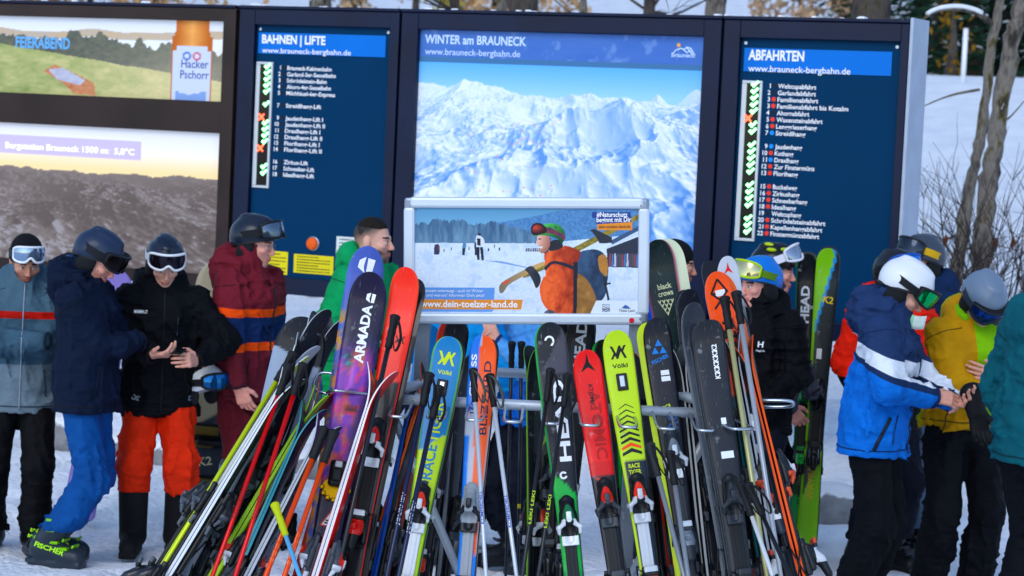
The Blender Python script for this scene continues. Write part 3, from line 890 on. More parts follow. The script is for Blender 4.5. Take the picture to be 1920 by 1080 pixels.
# ================================================================== PEOPLE
def V3(*a): return np.array(a, dtype=float)
def nrm(v): return v / max(np.linalg.norm(v), 1e-9)
def ik(S, T, l1, l2, pole):
    d = T - S; L = np.linalg.norm(d)
    if L > (l1 + l2) * 0.999: T = S + d / L * (l1 + l2) * 0.999; d = T - S; L = np.linalg.norm(d)
    x = (l1 * l1 - l2 * l2 + L * L) / (2 * L); hh = math.sqrt(max(l1 * l1 - x * x, 0))
    u = d / L; p = np.array(pole, dtype=float); p = nrm(p - u * (p @ u))
    return S + u * x + p * hh, T

SKINS = {'fair': (222, 168, 146), 'tan': (196, 138, 112), 'pink': (226, 160, 142)}
SKIN_MAT = None
def skin_mat():
    global SKIN_MAT
    if SKIN_MAT: return SKIN_MAT
    m, nt, b = principled('skin')
    a = nt.nodes.new('ShaderNodeAttribute'); a.attribute_name = 'col'
    nt.links.new(a.outputs[0], b.inputs['Base Color'])
    b.inputs['Roughness'].default_value = 0.5
    b.inputs['Specular IOR Level'].default_value = 0.35
    add_bump(nt, b, 220, 0.12, 0.002)
    SKIN_MAT = m
    return m

def head_piece(spec):
    s = Sdf()
    s.ell((0, .012, .040), (.076, .098, .086))
    s.ell((0, -.028, -.045), (.061, .064, .074), k=.04)
    s.ell((0, -.060, -.098), (.030, .028, .022), k=.03)
    for q in (-1, 1):
        s.ell((q * .045, .0, -.07), (.022, .035, .03), k=.03)
        s.ell((q * .041, -.064, -.020), (.026, .024, .020), k=.02)
    s.ell((0, -.082, .024), (.050, .016, .012), k=.018)
    s.cone((0, -.090, .014), (0, -.112, -.030), .008, .0125, k=.012)
    for q in (-1, 1):
        s.ell((q * .011, -.103, -.034), (.009, .010, .008), k=.007)
        s.ell((q * .033, -.103, .002), (.019, .015, .011), k=.012, sub=True)
        s.ell((q * .032, -.081, .002), (.0135, .0135, .0125), k=.004)
        s.ell((q * .078, .012, -.002), (.011, .021, .031), k=.008)
    s.ell((0, -.094, -.060), (.023, .010, .006), k=.008)
    s.ell((0, -.092, -.072), (.020, .010, .007), k=.008)
    s.ell((0, -.101, -.0662), (.018, .004, .0016), k=.004, sub=True)
    s.cone((0, .018, -.06), (0, .04, -.20), .054, .060, k=.03)
    P, Q = s.mesh(.0048, .02)
    base = nlin(SKINS[spec.get('skin', 'fair')])
    n = fbm(P[:, 0] * 40, P[:, 1] * 40, P[:, 2] * 40, 3)
    C = base[None, :] * (0.9 + 0.2 * n)[:, None]
    x, y, z = P.T; ax = np.abs(x)
    red = np.clip(np.exp(-((ax - .045) / .02) ** 2 - ((z + .03) / .022) ** 2) + np.exp(-(ax / .014) ** 2 - ((z + .03) / .02) ** 2), 0, 1) * (y < -.05)
    C = mix(C, base * V3(1.0, .62, .6), red * .5)
    lip = (ax < .024) & (np.abs(z + .066) < .0105) & (y < -.085)
    C = np.where(lip[:, None], base * V3(.78, .45, .45), C)
    hc = nlin(spec.get('hair', (45, 32, 26)))
    brow = (np.abs(ax - .034) < .020) & (np.abs(z - .024 - .004 * np.cos((ax - .03) * 60)) < .0055) & (y < -.07)
    C = np.where(brow[:, None], hc * .9, C)
    e = np.hypot(ax - .032, (z - .002) * 1.5)
    eye = (e < .0125) & (y < -.078)
    C = np.where(eye[:, None], V3(.55, .52, .5), C)
    C = np.where(((e < .0065) & (y < -.078))[:, None], V3(.02, .018, .015), C)
    lid = (np.abs(ax - .032) < .015) & (np.abs(z - .0105) < .0035) & (y < -.074)
    C = np.where(lid[:, None], base * .35, C)
    if spec.get('buzz'):
        hl = smooth(-.015, .035, z - 1.25 * np.maximum(-y - .01, 0) + .5 * np.maximum(y - .02, 0)) * (1 - (np.hypot((y - .012) / .021, z / .031) < 1.15) * (ax > .068))
        C = mix(C, hc, np.clip(hl * (.35 + .65 * smooth(.02, .08, z + .4 * y)) * (.8 + .4 * n), 0, 1))
    bd = spec.get('beard', 0)
    if bd:
        w = smooth(-.030, -.050, z - .35 * (y + .05).clip(-.06, .08)) * (y < .01) * (z > -.145)
        w = w * (1 - np.exp(-(ax / .026) ** 2 - ((z + .067) / .010) ** 2))
        must = np.exp(-(ax / .03) ** 4 - ((z + .049) / .0085) ** 2) * (y < -.07)
        w = np.maximum(w, must) if bd > 0 else must
        C = mix(C, nlin(spec.get('beard_col', spec.get('hair', (45, 32, 26)))), np.clip(w * abs(bd) * (.6 + .8 * n), 0, 1))
    return P, Q, C

def hand_piece(W, d, n, side_v, curl=0.6, fat=1.0, spread=1.0, scale=1.0, thumb=0.5):
    """W wrist, d finger direction, n direction the palm faces, side_v thumb side"""
    d = nrm(np.array(d, float)); n = np.array(n, float); n = nrm(n - d * (n @ d)); sv = np.cross(d, n); sv = sv if sv @ np.array(side_v) > 0 else -sv
    k = scale
    s = Sdf()
    W = np.array(W, float)
    s.cone(W - d * .09 * k, W + d * .01 * k, .032 * fat * k, .025 * fat * k, k=.02, wide=(sv, 1.25))
    lens = [(.043, .027, .021), (.048, .031, .022), (.045, .029, .022), (.035, .022, .019)]
    for i, off in enumerate((.030, .010, -.010, -.029)):
        b = W + (d * (.092 - .004 * abs(i - 1)) + sv * off) * k
        s.cone(W + (d * .012 + sv * off * .55) * k, b, .015 * fat * k, .0125 * fat * k, k=.014)
        p = b; a = curl * (.75 + .12 * i); dd = nrm(d + sv * (off * 3 * spread))
        for j, L in enumerate(lens[i]):
            ang = a * (1.0, 1.1, .8)[j]
            dd = nrm(dd * math.cos(ang) + n * math.sin(ang) if j == 0 else dd * math.cos(ang) + nrm(np.cross(np.cross(dd, n) if abs(dd @ n) < .99 else sv, dd)) * math.sin(ang))
            q = p + dd * L * k
            s.cone(p, q, (.0098 - .001 * j) * fat * k, (.0088 - .001 * j) * fat * k, k=.004)
            p = q
    b = W + (d * .028 + sv * .030) * k; q = b + nrm(d * .7 + sv * .6 + n * .35) * .042 * k
    s.cone(W + (d * .01 + sv * .014) * k, b, .017 * fat * k, .016 * fat * k, k=.014)
    s.cone(b, q, .0145 * fat * k, .011 * fat * k, k=.008)
    s.cone(q, q + nrm(d * .9 + sv * .15 + n * thumb) * .032 * k, .0108 * fat * k, .0085 * fat * k, k=.004)
    return s.mesh(.0042 * (1.25 if fat > 1.2 else 1), .02)

def join(parts):
    Vs, Qs, Cs, o = [], [], [], 0
    for P, Q, C in parts: Vs.append(P); Qs.append(Q + o); Cs.append(C); o += len(P)
    return np.concatenate(Vs), np.concatenate(Qs), np.concatenate(Cs)

def ring_band(mb, rx, ry, cz, h, a0, a1, tilt, n=40, th=.004, mi=0, oy=0.0, sup=2.0):
    """strap: band round an ellipse between the two angles (0 = front, -Y), front raised by tilt"""
    for i in range(n):
        pass
    o = len(mb.v)
    for i in range(n + 1):
        a = a0 + (a1 - a0) * i / n
        sx, sy = math.sin(a), -math.cos(a)
        for rr, zz in ((0, -h / 2), (th, -h / 2), (th, h / 2), (0, h / 2)):
            x = (rx + rr) * sx; y = (ry + rr) * sy + oy; z = cz + zz
            mb.v.append((x, y, z))
    for i in range(n):
        for j in range(4):
            mb.f.append([o + i * 4 + j, o + i * 4 + (j + 1) % 4, o + (i + 1) * 4 + (j + 1) % 4, o + (i + 1) * 4 + j][::-1]); mb.m.append(mi); mb.smooth.append(False)

def goggles(parent, hm, rx, ry, cz, elev, frame_c, lens_c, strap_c, size=1.0, oy=0.01, strap_h=.040, lens_m=None, strap_only_back=True, name='goggles'):
    """hm: matrix of the head frame in the person's frame"""
    T = hm @ Matrix.Translation((0, oy, cz)) @ Matrix.Rotation(-elev, 4, 'X')
    ph = 1.02 * size
    def outline(f):       # f -1..1 across -> (z_bottom, z_top)
        zt = .046 * size * (1 - .35 * abs(f) ** 5)
        zb = -.044 * size * (1 - .45 * abs(f) ** 4) + .028 * size * math.exp(-(f / .17) ** 2)
        return zb, zt
    bulge = .030
    lens = MB(); n, mrows = 26, 8
    def surf(f, z, out=0.0):
        a = f * ph
        return Vector(((rx + bulge * (1 - .55 * abs(f) ** 2) + out) * math.sin(a) * .98, -(ry + bulge * (1 - .4 * abs(f) ** 2) + out) * math.cos(a) + .0, z))
    for i in range(n + 1):
        f = -1 + 2 * i / n; zb, zt = outline(f)
        for j in range(mrows + 1):
            z = zb + (zt - zb) * j / mrows
            lens.v.append(tuple(surf(f * .96, z, .004 * math.sin(math.pi * j / mrows))))
    for i in range(n):
        for j in range(mrows):
            a = i * (mrows + 1) + j
            lens.f.append([a, a + mrows + 1, a + mrows + 2, a + 1]); lens.m.append(0); lens.smooth.append(True)
    fr = MB()
    loop = [surf(-1 + 2 * i / n, outline(-1 + 2 * i / n)[1]) for i in range(n + 1)] + [surf(1 - 2 * i / n, outline(1 - 2 * i / n)[0]) for i in range(n + 1)]
    loop.append(loop[0]); loop.append(loop[1])
    fr.tube(loop, .0075 * size, 7, cap=False)
    back = [Vector((p.x * .92, p.y * .80 + .006, p.z)) for p in loop]
    o = len(fr.v); N = len(loop)
    for p, q in zip(loop, back): fr.v.append(tuple(p)); fr.v.append(tuple(q))
    for i in range(N - 1): fr.f.append([o + 2 * i, o + 2 * i + 1, o + 2 * i + 3, o + 2 * i + 2]); fr.m.append(1); fr.smooth.append(True)
    g = fr.build(name, [mat('goggle_frame', frame_c, .4, var=.03), mat('goggle_foam', '#15161a', .9, var=.1)], parent)
    g.matrix_local = T
    lm = lens_m or mat('goggle_lens', lens_c, .07, .75, .0)
    lens.build('lens', [lm], g)
    st = MB(); ring_band(st, rx + .002, ry + .002, 0, strap_h, .93 * ph, 2 * math.pi - .93 * ph, 0, th=.004)
    st.build('strap', [mat('strap_web', strap_c, .7, var=.05)], g)
    return g

def person(spec):
    H = spec['H']; k = H / 1.8
    D = spec['D']
    base = at(spec['px'], 900, D)
    root = thing('person', spec['label'], 'person', (base.x, D, float(ground_h(base.x, D))), R(spec['yaw']), group='people waiting by the boards')
    lean = Matrix.Rotation(R(spec.get('lean', 3)), 3, 'X'); Ln = np.array(lean)
    hipz = (.955 - spec.get('drop', 0)) * k
    hips = V3(spec.get('shift', (0, 0))[0], spec.get('shift', (0, 0))[1], hipz)
    def up(x, y, z): return hips + Ln @ (V3(x, y, z - .955) * k)
    SL, SR = up(.185, .01, 1.455), up(-.185, .01, 1.455)      # +x shoulder, -x shoulder
    NB = up(0, .015, 1.53)
    hR = Matrix.Rotation(R(spec.get('turn', 0)), 3, 'Z') @ Matrix.Rotation(R(spec.get('pitch', 10)), 3, 'X') @ Matrix.Rotation(R(spec.get('tilt', 0)), 3, 'Y')
    headC = NB + Ln @ V3(0, -.005, .05) * k + np.array(hR) @ V3(0, -.012, .088) * k
    hm = Matrix.Translation(headC) @ hR.to_4x4() @ Matrix.Scale(k, 4)
    # limbs
    arms = []
    for side, S in (('L', SL), ('R', SR)):
        a = spec['arm' + side]
        T = V3(*a['to']) if len(a['to']) == 3 else None
        E, Wr = ik(S, T, .285 * k, .265 * k, a.get('pole', ((.6 if side == 'L' else -.6), .5, -.6)))
        arms.append((S, E, Wr, a, side))
    legs = []
    for side, sx in (('L', 1), ('R', -1)):
        fx, fy = spec.get('foot' + side, (sx * .11, 0.0))
        A = V3(fx, fy, .11)
        K, A = ik(hips + V3(sx * .095, 0, -.02) * k, A, .435 * k, .425 * k, spec.get('knee', (sx * .12, -1, 0)))
        legs.append((hips + V3(sx * .09, 0, -.02) * k, K, A, sx, spec.get('toe' + side, sx * 12)))
    # ---------------- body: head, neck, hands and the figure under the clothes in one mesh
    parts = []
    sk = nlin(SKINS[spec.get('skin', 'fair')])
    if not spec.get('nohead'):
        P, Q, C = head_piece(spec)
        hmn = np.array(hm)
        parts.append((P @ hmn[:3, :3].T + hmn[:3, 3], Q, C))
    gl = []
    for S, E, Wr, a, side in arms:
        hd = a.get('hand')
        if hd is None: continue
        d = nrm(np.array(hd.get('dir', Wr - E), float))
        P, Q = hand_piece(Wr, d, hd.get('palm', (0, 0, -1)), hd.get('thumb', (0, 0, 1)), hd.get('curl', .5), 1.45 if hd.get('glove') else 1.0, 1.0, k * hd.get('scale', 1.05))
        if hd.get('glove'): gl.append((P, Q, hd['glove']))
        else:
            n = fbm(P[:, 0] * 60, P[:, 1] * 60, P[:, 2] * 60, 2)
            parts.append((P, Q, sk[None, :] * V3(.98, .86, .84) * (.85 + .3 * n)[:, None]))
    s = Sdf()
    s.cone(hips, up(0, 0, 1.40), .10 * k, .11 * k, wide=((1, 0, 0), 1.3)).cone(up(0, 0, 1.40), NB, .07 * k, .05 * k)
    for S, E, Wr, a, side in arms: s.cone(S, E, .045 * k, .038 * k).cone(E, Wr, .036 * k, .026 * k)
    for h_, K, A, sx, toe in legs: s.cone(h_, K, .07 * k, .05 * k).cone(K, A, .048 * k, .036 * k)
    P, Q = s.mesh(.026, .05)
    parts.append((P, Q, np.tile(sk, (len(P), 1))))
    P, Q, C = join(parts)
    me = np_mesh('body', P, Q, [skin_mat()]); set_col(me, C)
    link('body', me, root)
    for P, Q, c in gl: link('glove', np_mesh('glove', P, Q, [mat('glove_leather', c, .6, 0, .1)]), root)
    # ---------------- jacket
    j = spec['jacket']; puff = j.get('puff', 1.0); hem = j.get('hem', .80); sd = spec['px'] * .013
    s = Sdf(); X1 = (1, 0, 0)
    f_t = [(.006, .10, .5, .5)]
    s.cone(up(0, 0, 1.10), up(0, -.005, 1.36), .125 * k * puff, .138 * k * puff, wide=(X1, 1.40), folds=[(.004, .13, .2, .4)], seed=sd)
    s.cone(up(0, 0.005, 1.02), up(0, 0.005, 1.12), .13 * k * puff, .125 * k * puff, k=.05, wide=(X1, 1.38))
    hc = np.array(hips); low = V3(hc[0], hc[1], hem)
    s.cone(low + V3(0, 0, -.05), V3(hc[0], hc[1], 1.02 * k), j.get('skirt', .158) * k * puff, .140 * k * puff, k=.05, wide=(X1, 1.34), folds=[(.005, .16, .5, .5)], seed=sd)
    s.cone(up(-.12, .01, 1.425), up(.12, .01, 1.425), .085 * k * puff, .085 * k * puff, k=.05)
    s.cone(up(0, .01, 1.42), up(0, .005, 1.53), .105 * k, .080 * k, k=.05, wide=(X1, 1.15))
    for S, E, Wr, a, side in arms:
        d = nrm(Wr - E)
        s.cone(S, E, .078 * k * puff, .066 * k * puff, k=.035, folds=[(.006, .055, .95, .28), (.004, .08, .4, .3)], seed=sd + (5 if side == 'L' else 0))
        s.cone(E, Wr - d * a.get('cuff', .02), .066 * k * puff, .047 * k * puff, k=.02, folds=[(.006, .05, .05, .25), (.0045, .06, .8, .3)], seed=sd + 3)
    if not j.get('nocollar'):
        s.cone(NB + Ln @ V3(0, .005, -.02), NB + Ln @ V3(0, -.012, j.get('collar', .075)), .086 * k, .080 * k, k=.02, wide=(X1, 1.08))
        s.cone(NB + Ln @ V3(0, -.005, .02), NB + Ln @ V3(0, -.022, j.get('collar', .075) + .12), .064 * k, .068 * k, k=.008, sub=True)
    if j.get('hood', 1):
        hs = j.get('hood', 1)
        for a in np.linspace(-1.9, 1.9, 11):
            pass
        prev = None
        for i in range(11):
            a = -2.0 + 4.0 * i / 10
            c = NB + Ln @ (V3(math.sin(a) * .112, .015 + math.cos(a) * .105, .012 + .045 * math.cos(a)) * k)
            if prev is not None: s.cone(prev, c, (.030 + .016 * math.cos(a)) * k * hs, (.030 + .016 * math.cos(a)) * k * hs, k=.025)
            prev = c
        s.ell(NB + Ln @ (V3(0, .115, -.02) * k), V3(.115, .06, .085) * k * hs, k=.04)
    w1, w2 = wrinkles(.012 * j.get('wr', 1.0), 11.0, 3.2, sd), wrinkles(.010 * j.get('wr', 1.0), 3.6, 12.0, sd + 9)
    s.disp = lambda X, Y, Z: w1(X, Y, Z) + w2(X, Y, Z)
    s.cut((0, 0, hem), (0, j.get('hemtilt', 0.0), -1))
    P, Q = s.mesh(j.get('res', .0105), .04)
    jm = j['mat']
    jme = np_mesh('jacket', P, Q, [jm])
    if j.get('torso_mask'):
        dm = np.full(len(P), 9.0)
        for S, E, Wr, aa, side in arms:
            for u, v, ra, rb in ((S, E, .078, .066), (E, Wr, .066, .047)):
                t_ = np.clip((P - u) @ (v - u) / ((v - u) @ (v - u)), 0, 1); dm = np.minimum(dm, np.linalg.norm(P - u - t_[:, None] * (v - u), axis=1) - (ra + (rb - ra) * t_) * k * puff)
        x0_, x1_ = j['torso_mask']
        xl = P[:, 0] - (1.45 - P[:, 2]) * .05
        mk = np.minimum(np.minimum((xl - x0_) * 60, (x1_ - xl) * 60), np.minimum((dm - .02) * 60, (P[:, 2] - 1.03) * 60)) * (P[:, 1] < hips[1]) 
        mk = np.clip(mk, -1, 1) * .5 + .5
        set_col(jme, np.repeat(mk[:, None], 3, 1), 'open_front')
    jo = link('jacket', jme, root)
    bvh = BVHTree.FromPolygons([tuple(p) for p in P], [tuple(int(x) for x in q) for q in Q])
    # ---------------- trousers
    t = spec['trousers']; tb = t.get('bottom', .20)
    s = Sdf()
    s.cone(hips + V3(0, 0, -.03), hips + V3(0, 0, .12) * k, .125 * k, .120 * k, wide=(X1, 1.30), k=.04)
    for h_, K, A, sx, toe in legs:
        d = nrm(K - h_); w = t.get('w', 1.0)
        s.cone(h_ + V3(0, 0, -.02), K, .100 * k * w, .084 * k * w, k=.03, folds=[(.005, .07, .95, .25), (.005, .09, .1, .25)], seed=sd + sx)
        s.cone(K, A, .084 * k * w, .078 * k * w * t.get('flare', 1.08), k=.03, folds=[(.006, .06, .08, .2), (.007, .07, .9, .35)], seed=sd + sx * 2)
    w3, w4 = wrinkles(.012, 12.0, 3.0, sd + 4), wrinkles(.006, 4.0, 13.0, sd + 6)
    s.disp = lambda X, Y, Z: w3(X, Y, Z) + w4(X, Y, Z)
    s.cut((0, 0, tb), (0, 0, -1))
    s.cut((0, 0, hem + .03), (0, 0, 1))
    P, Q = s.mesh(.0105, .04)
    link('trousers', np_mesh('trousers', P, Q, [t['mat']]), root)
    # ---------------- boots
    b = spec.get('boots', {})
    for h_, K, A, sx, toe in legs:
        rz = Matrix.Rotation(R(toe), 3, 'Z')
        def L(x, y, z): return V3(A[0], A[1], 0) + np.array(rz) @ V3(x, y, z)
        s = Sdf(); soft = b.get('soft')
        top = b.get('top', .30)
        s.cone(L(0, .055, .085), L(0, -.145, .062), .062, .046, k=.03, wide=(np.array(rz) @ V3(1, 0, 0), 1.0))
        s.cone(L(0, -.09, .06), L(0, -.165, .05), .047, .040, k=.02, wide=(np.array(rz) @ V3(1, 0, 0), 1.12))
        s.cone(L(0, .045, .10), L(0, .045, .10) * .15 + (A + nrm(K - A) * (top - .11)) * .85, .066 if not soft else .075, .074 if not soft else .082, k=.03)
        s.box(L(0, -.04, .018), (.047, .155, .018), .006, .006, rot=rz)
        if not soft:
            s.box(L(0, -.175, .022), (.033, .022, .014), .004, .004, rot=rz); s.box(L(0, .115, .022), (.033, .022, .014), .004, .004, rot=rz)
        s.cut((0, 0, 0.0), (0, 0, -1))
        P, Q = s.mesh(.0085, .03)
        bo = link('boot', np_mesh('boot', P, Q, [mat('boot_shell', b.get('col', '#101216'), .35 if not soft else .8, 0, .1)]), root)
        if not soft:
            mb = MB()
            for q, (y, z, w) in enumerate(((-.10, .105, .055), (-.045, .135, .06), (0.0, .20, .075), (.0, .255, .078))):
                c = L(0, y - .03 if z > .18 else y, z)
                dirv = np.array(rz) @ V3(1, 0, 0)
                mb.box(tuple(c + dirv * (w * .8 * (1 if sx > 0 else -1)) * .9), (.035, .05, .016), rot=rz, bev=.004)
                mb.box(tuple(L(0, y - .045 - .02 * (z > .18), z + .012)), (w * 1.25, .012, .018), rot=rz @ Matrix.Rotation(.5, 3, 'X'), bev=.003)
            mb.build('buckles', [mat('buckle', b.get('buckle', '#3a3d42'), .35, .4, .05)], bo)
            if b.get('text'):
                lt = MB(); yawv = np.array(rz)
                bb = BVHTree.FromPolygons([tuple(p) for p in P], [tuple(int(x) for x in q) for q in Q])
                outv = Vector(np.array(rz) @ V3(b['side'], 0, 0))
                def xf(x, z):
                    # along the outside of the boot; x runs toe-wards
                    o_ = Vector(L(b['side'] * .2, -x, z)); h = bb.ray_cast(o_, -outv)
                    return tuple((h[0] if h[0] else o_ - outv * .15) + outv * .003)
                text_on(lt, b['text'], xf, -.06, .112, .026, .17, bold=.03, rot=R(-14))
                text_on(lt, 'RC4', xf, -.110, .150, .020, .038, bold=.03, rot=R(-10))
                lt.build('lettering', [mat('boot_print', b['tcol'], .5, var=0)], bo)
    dk = j.get('trim')
    if dk:
        tm = mat('trim', dk, .7, 0, .05)
        for S, E, Wr, a, side in arms:
            d = nrm(Wr - E); c0 = Vector(Wr - d * (a.get('cuff', .02) - .028)); ax_ = Vector(d)
            xx = ax_.orthogonal().normalized(); yy = ax_.cross(xx)
            MB().tube([c0 + (xx * math.cos(q) + yy * math.sin(q)) * .045 * k * puff for q in np.linspace(0, 6.2832, 17)], .009, 6, cap=False).build('cuff', [tm], root)
        def ring(z, r_, name):
            pts = []
            for q in np.linspace(0, 6.2832, 49):
                dv = Vector((math.sin(q), -math.cos(q), 0)); h = bvh.ray_cast(Vector((hips[0], hips[1], z)) + dv * .8, -dv)
                if h[0] and (Vector((h[0].x - hips[0], h[0].y - hips[1])).length < .30): pts.append(h[0] + dv * .001)
            if len(pts) > 20: MB().tube(pts, r_, 5, cap=False).build(name, [tm], root)
        ring(hem + .035, .0035, 'hem_seam')
        for sx_ in (-1, 1):
            for zz, yy0, yy1, dz_ in ((1.06, -.09, -.05, .15),):
                dv = Vector((sx_ * .8, -.6, 0)).normalized(); pts = []
                for i_ in range(12):
                    p_ = Vector((hips[0] + sx_ * .1, hips[1] - .10 + .03 * i_ / 11, zz * k - dz_ * i_ / 11)); h = bvh.ray_cast(p_ + dv * .5, -dv)
                    if h[0]: pts.append(h[0] + dv * .001)
                if len(pts) > 8: MB().tube(pts, .0042, 5).build('pocket_zip', [tm], root)
            pts = []
            S_, E_ = (arms[0] if sx_ > 0 else arms[1])[:2]
            for q in np.linspace(0, 6.2832, 33):
                d = Vector(nrm(E_ - S_)); xx = d.orthogonal().normalized(); yy = d.cross(xx); dv = xx * math.cos(q) + yy * math.sin(q)
                h = bvh.ray_cast(Vector(S_ + (E_ - S_) * .06) + dv * .16, -dv)
                if h[0] and (h[0] - Vector(S_)).length < .14: pts.append(h[0] + dv * .0005)
            if len(pts) > 12: MB().tube(pts, .0028, 4, cap=False).build('shoulder_seam', [tm], root)
    ctx = dict(root=root, bvh=bvh, hm=hm, k=k, jacket=jo, NB=NB, headC=headC, up=up, arms=arms, hips=hips, spec=spec, legs=legs)
    return ctx

def drape(c, pts, origin_dir=(0, -1, 0), lift=.002):
    """drop points of the person's frame onto the jacket along a direction"""
    d = Vector(origin_dir).normalized(); out = []
    for p in pts:
        h = c['bvh'].ray_cast(Vector(p) - d * .6, d) if False else c['bvh'].ray_cast(Vector(p) + d * .6, -d)
        if h[0]: out.append(h[0] + d * lift)
    return out

def seam(c, name, pts, m, r=.004, dirv=(0, -1, 0), n=24, flat=None):
    P = [Vector(p) for p in pts]; dense = []
    for a, b in zip(P[:-1], P[1:]):
        for i in range(n): dense.append(a.lerp(b, i / n))
    dense.append(P[-1])
    q = drape(c, dense, dirv)
    if len(q) > 2:
        MB().tube(q, r, 6).build(name, [m], c['root'])

def badge(c, s, x, z, h, w, m, dirv=(0, -1, 0), name='lettering', rot=0.0):
    """lettering printed on the jacket: centre x,z in the vertical plane facing dirv"""
    d = Vector(dirv).normalized(); side = Vector((0, 0, 1)).cross(d).normalized()
    o = Vector(c['hips']) * 0
    def xf(a, b):
        p = side * a + Vector((0, 0, b)); hit = c['bvh'].ray_cast(p + d * .8, -d)
        return tuple((hit[0] if hit[0] else p) + d * .0035)
    mb = MB(); text_on(mb, s, xf, x, z, h, w, bold=.03, align='c', rot=rot)
    mb.build(name, [m], c['root'])

def helmet(c, shell, pad='#16181c', size=1.0, stripe=None, goggle=None, vents=True, visor=False, gloss=.3):
    root, hm = c['root'], c['hm']
    s = Sdf()
    s.ell((0, .012, .056), (.106 * size, .130 * size, .100 * size))
    s.ell((0, .055, .020), (.098 * size, .085 * size, .085 * size), k=.04)
    s.ell((0, .012, .140), (.05, .09, .022), k=.03)
    if vents:
        for x in (-.034, .034):
            s.cone((x, -.055, .155 * size), (x * 1.15, -.005, .166 * size), .007, .007, k=.004, sub=True)
            s.cone((x * 1.2, .05, .158 * size), (x * 1.2, .09, .140 * size), .007, .007, k=.004, sub=True)
        s.cone((0, -.02, .172 * size), (0, .04, .170 * size), .006, .006, k=.004, sub=True)
    s.cut((0, -.13, .050), (0, -.32, -1))
    P, Q = s.mesh(.006, .02)
    me = np_mesh('helmet', P, Q, [shell if not isinstance(shell, str) else mat('helmet_shell', shell, gloss, 0, .05, 4.0, coat=.2)])
    ho = link('helmet', me, root); ho.matrix_local = hm
    for q in (-1, 1):
        s = Sdf()
        s.ell((q * .082, .022, -.018), (.022, .050, .058), k=.02)
        s.ell((q * .078, .045, -.060), (.016, .026, .030), k=.02)
        P, Q = s.mesh(.006, .02)
        link('ear_pad', np_mesh('ear_pad', P, Q, [mat('ear_pad', pad, .85, 0, .1)]), ho)
    mb = MB()
    for q in (-1, 1):
        mb.tube([(q * .088, -.005, -.055), (q * .072, -.03, -.085), (q * .045, -.045, -.112), (0, -.052, -.126)], .006, 6, flat=.5)
    mb.build('chin_strap', [mat('chin_strap', '#101114', .7, 0, .05)], ho)
    mb = MB(); ring_band(mb, .107 * size, .131 * size, 0, .012, 0, 2 * math.pi, 0, th=.002)
    tr = mb.build('rim', [mat('helmet_rim', '#1b1d21', .5, 0, .05)], ho)
    tr.matrix_local = Matrix.Translation((0, .012, .010)) @ Matrix.Rotation(-.31, 4, 'X') @ Matrix.Scale(.97, 4)
    if goggle: goggles(root, hm, goggle.get('rx', .106 * size), goggle.get('ry', .128 * size), goggle.get('cz', .055), R(goggle.get('elev', 18)), goggle['frame'], goggle['lens'], goggle['strap'], goggle.get('size', 1.0), strap_h=goggle.get('strap_h', .04), lens_m=goggle.get('lens_m'))
    return ho

def beanie(c, col, goggle=None):
    s = Sdf()
    s.ell((0, .018, .055), (.088, .108, .094)); s.ell((0, .03, .01), (.087, .098, .06), k=.03)
    s.cut((0, -.13, .035), (0, -.30, -1))
    s.disp = lambda X, Y, Z: .0012 * np.sin(np.arctan2(X, Y) * 70)
    P, Q = s.mesh(.005, .02)
    o = link('beanie', np_mesh('beanie', P, Q, [mat('knit', col, .95, 0, .15, 30, bump=(90, .5, .003))]), c['root']); o.matrix_local = c['hm']
    if goggle: goggles(c['root'], c['hm'], .09, .108, goggle.get('cz', .055), R(goggle.get('elev', 15)), goggle['frame'], goggle['lens'], goggle['strap'], goggle.get('size', 1.0), lens_m=goggle.get('lens_m'))
    return o

def hair(c, col, length=.012):
    s = Sdf()
    s.ell((0, .008, .060), (.070, .092, .078))
    s.cut((0, -.088, .085), (0, -1, -.12)); s.ops.append(('cut', lambda X, Y, Z: .072 + .25 * np.maximum(-Y - .05, 0) - .3 * np.maximum(Y - .03, 0) - Z + 0 * X, None, None, .006))
    s.disp = lambda X, Y, Z: .0025 * (vnoise(X * 160, Y * 160, Z * 160) - .5)
    P, Q = s.mesh(.0045, .02)
    o = link('hair', np_mesh('hair', P, Q, [mat('hair', col, .8, 0, .3, 60, bump=(300, .6, .003))]), c['root']); o.matrix_local = c['hm']
    return o

# ------------------------------------------------------------------ the people
DARK = '#0b0d12'
NAVY_TR = fabric('#0c111d')
ZIP = mat('zip', '#0c0e12', .5, 0, 0)
ZIP_G = mat('grey_zip', '#8a94a0', .5, .2, 0)
WHITE_P = mat('white_logo', '#e9ecef', .6, 0, 0)
PH = {}

# 1 arms crossed, white goggles on a black beanie
c = person(dict(px=33, D=12.95, H=1.76, yaw=10, lean=2, pitch=24, turn=12, label='man in steel blue jacket with red chest band, arms crossed, white goggles on black beanie', skin='tan', hair=(28, 22, 20), beard=.8,
    armL=dict(to=(-.12, -.215, 1.165), pole=(.9, .1, -.7)), armR=dict(to=(.13, -.235, 1.20), pole=(-.9, .1, -.7)),
    footL=(.10, -.03), footR=(-.14, .05),
    jacket=dict(trim='#223442', mat=banded([(0, '#66757f'), (1.06, '#3f5768'), (1.305, '#a8281e'), (1.345, '#48606f')]), hem=.80, hood=1.0, puff=1.0), trousers=dict(mat=fabric('#0a0b0e'), bottom=.14), boots=dict(col='#0c0d10')))
beanie(c, '#0b0c10', dict(frame='#e6eaf0', lens='#8fa3bd', strap='#22262e', elev=22, cz=.045, size=.95))
seam(c, 'zip', [(0.01, -.2, 1.50), (0.0, -.2, .82)], ZIP_G, .004)
PH['p1'] = c
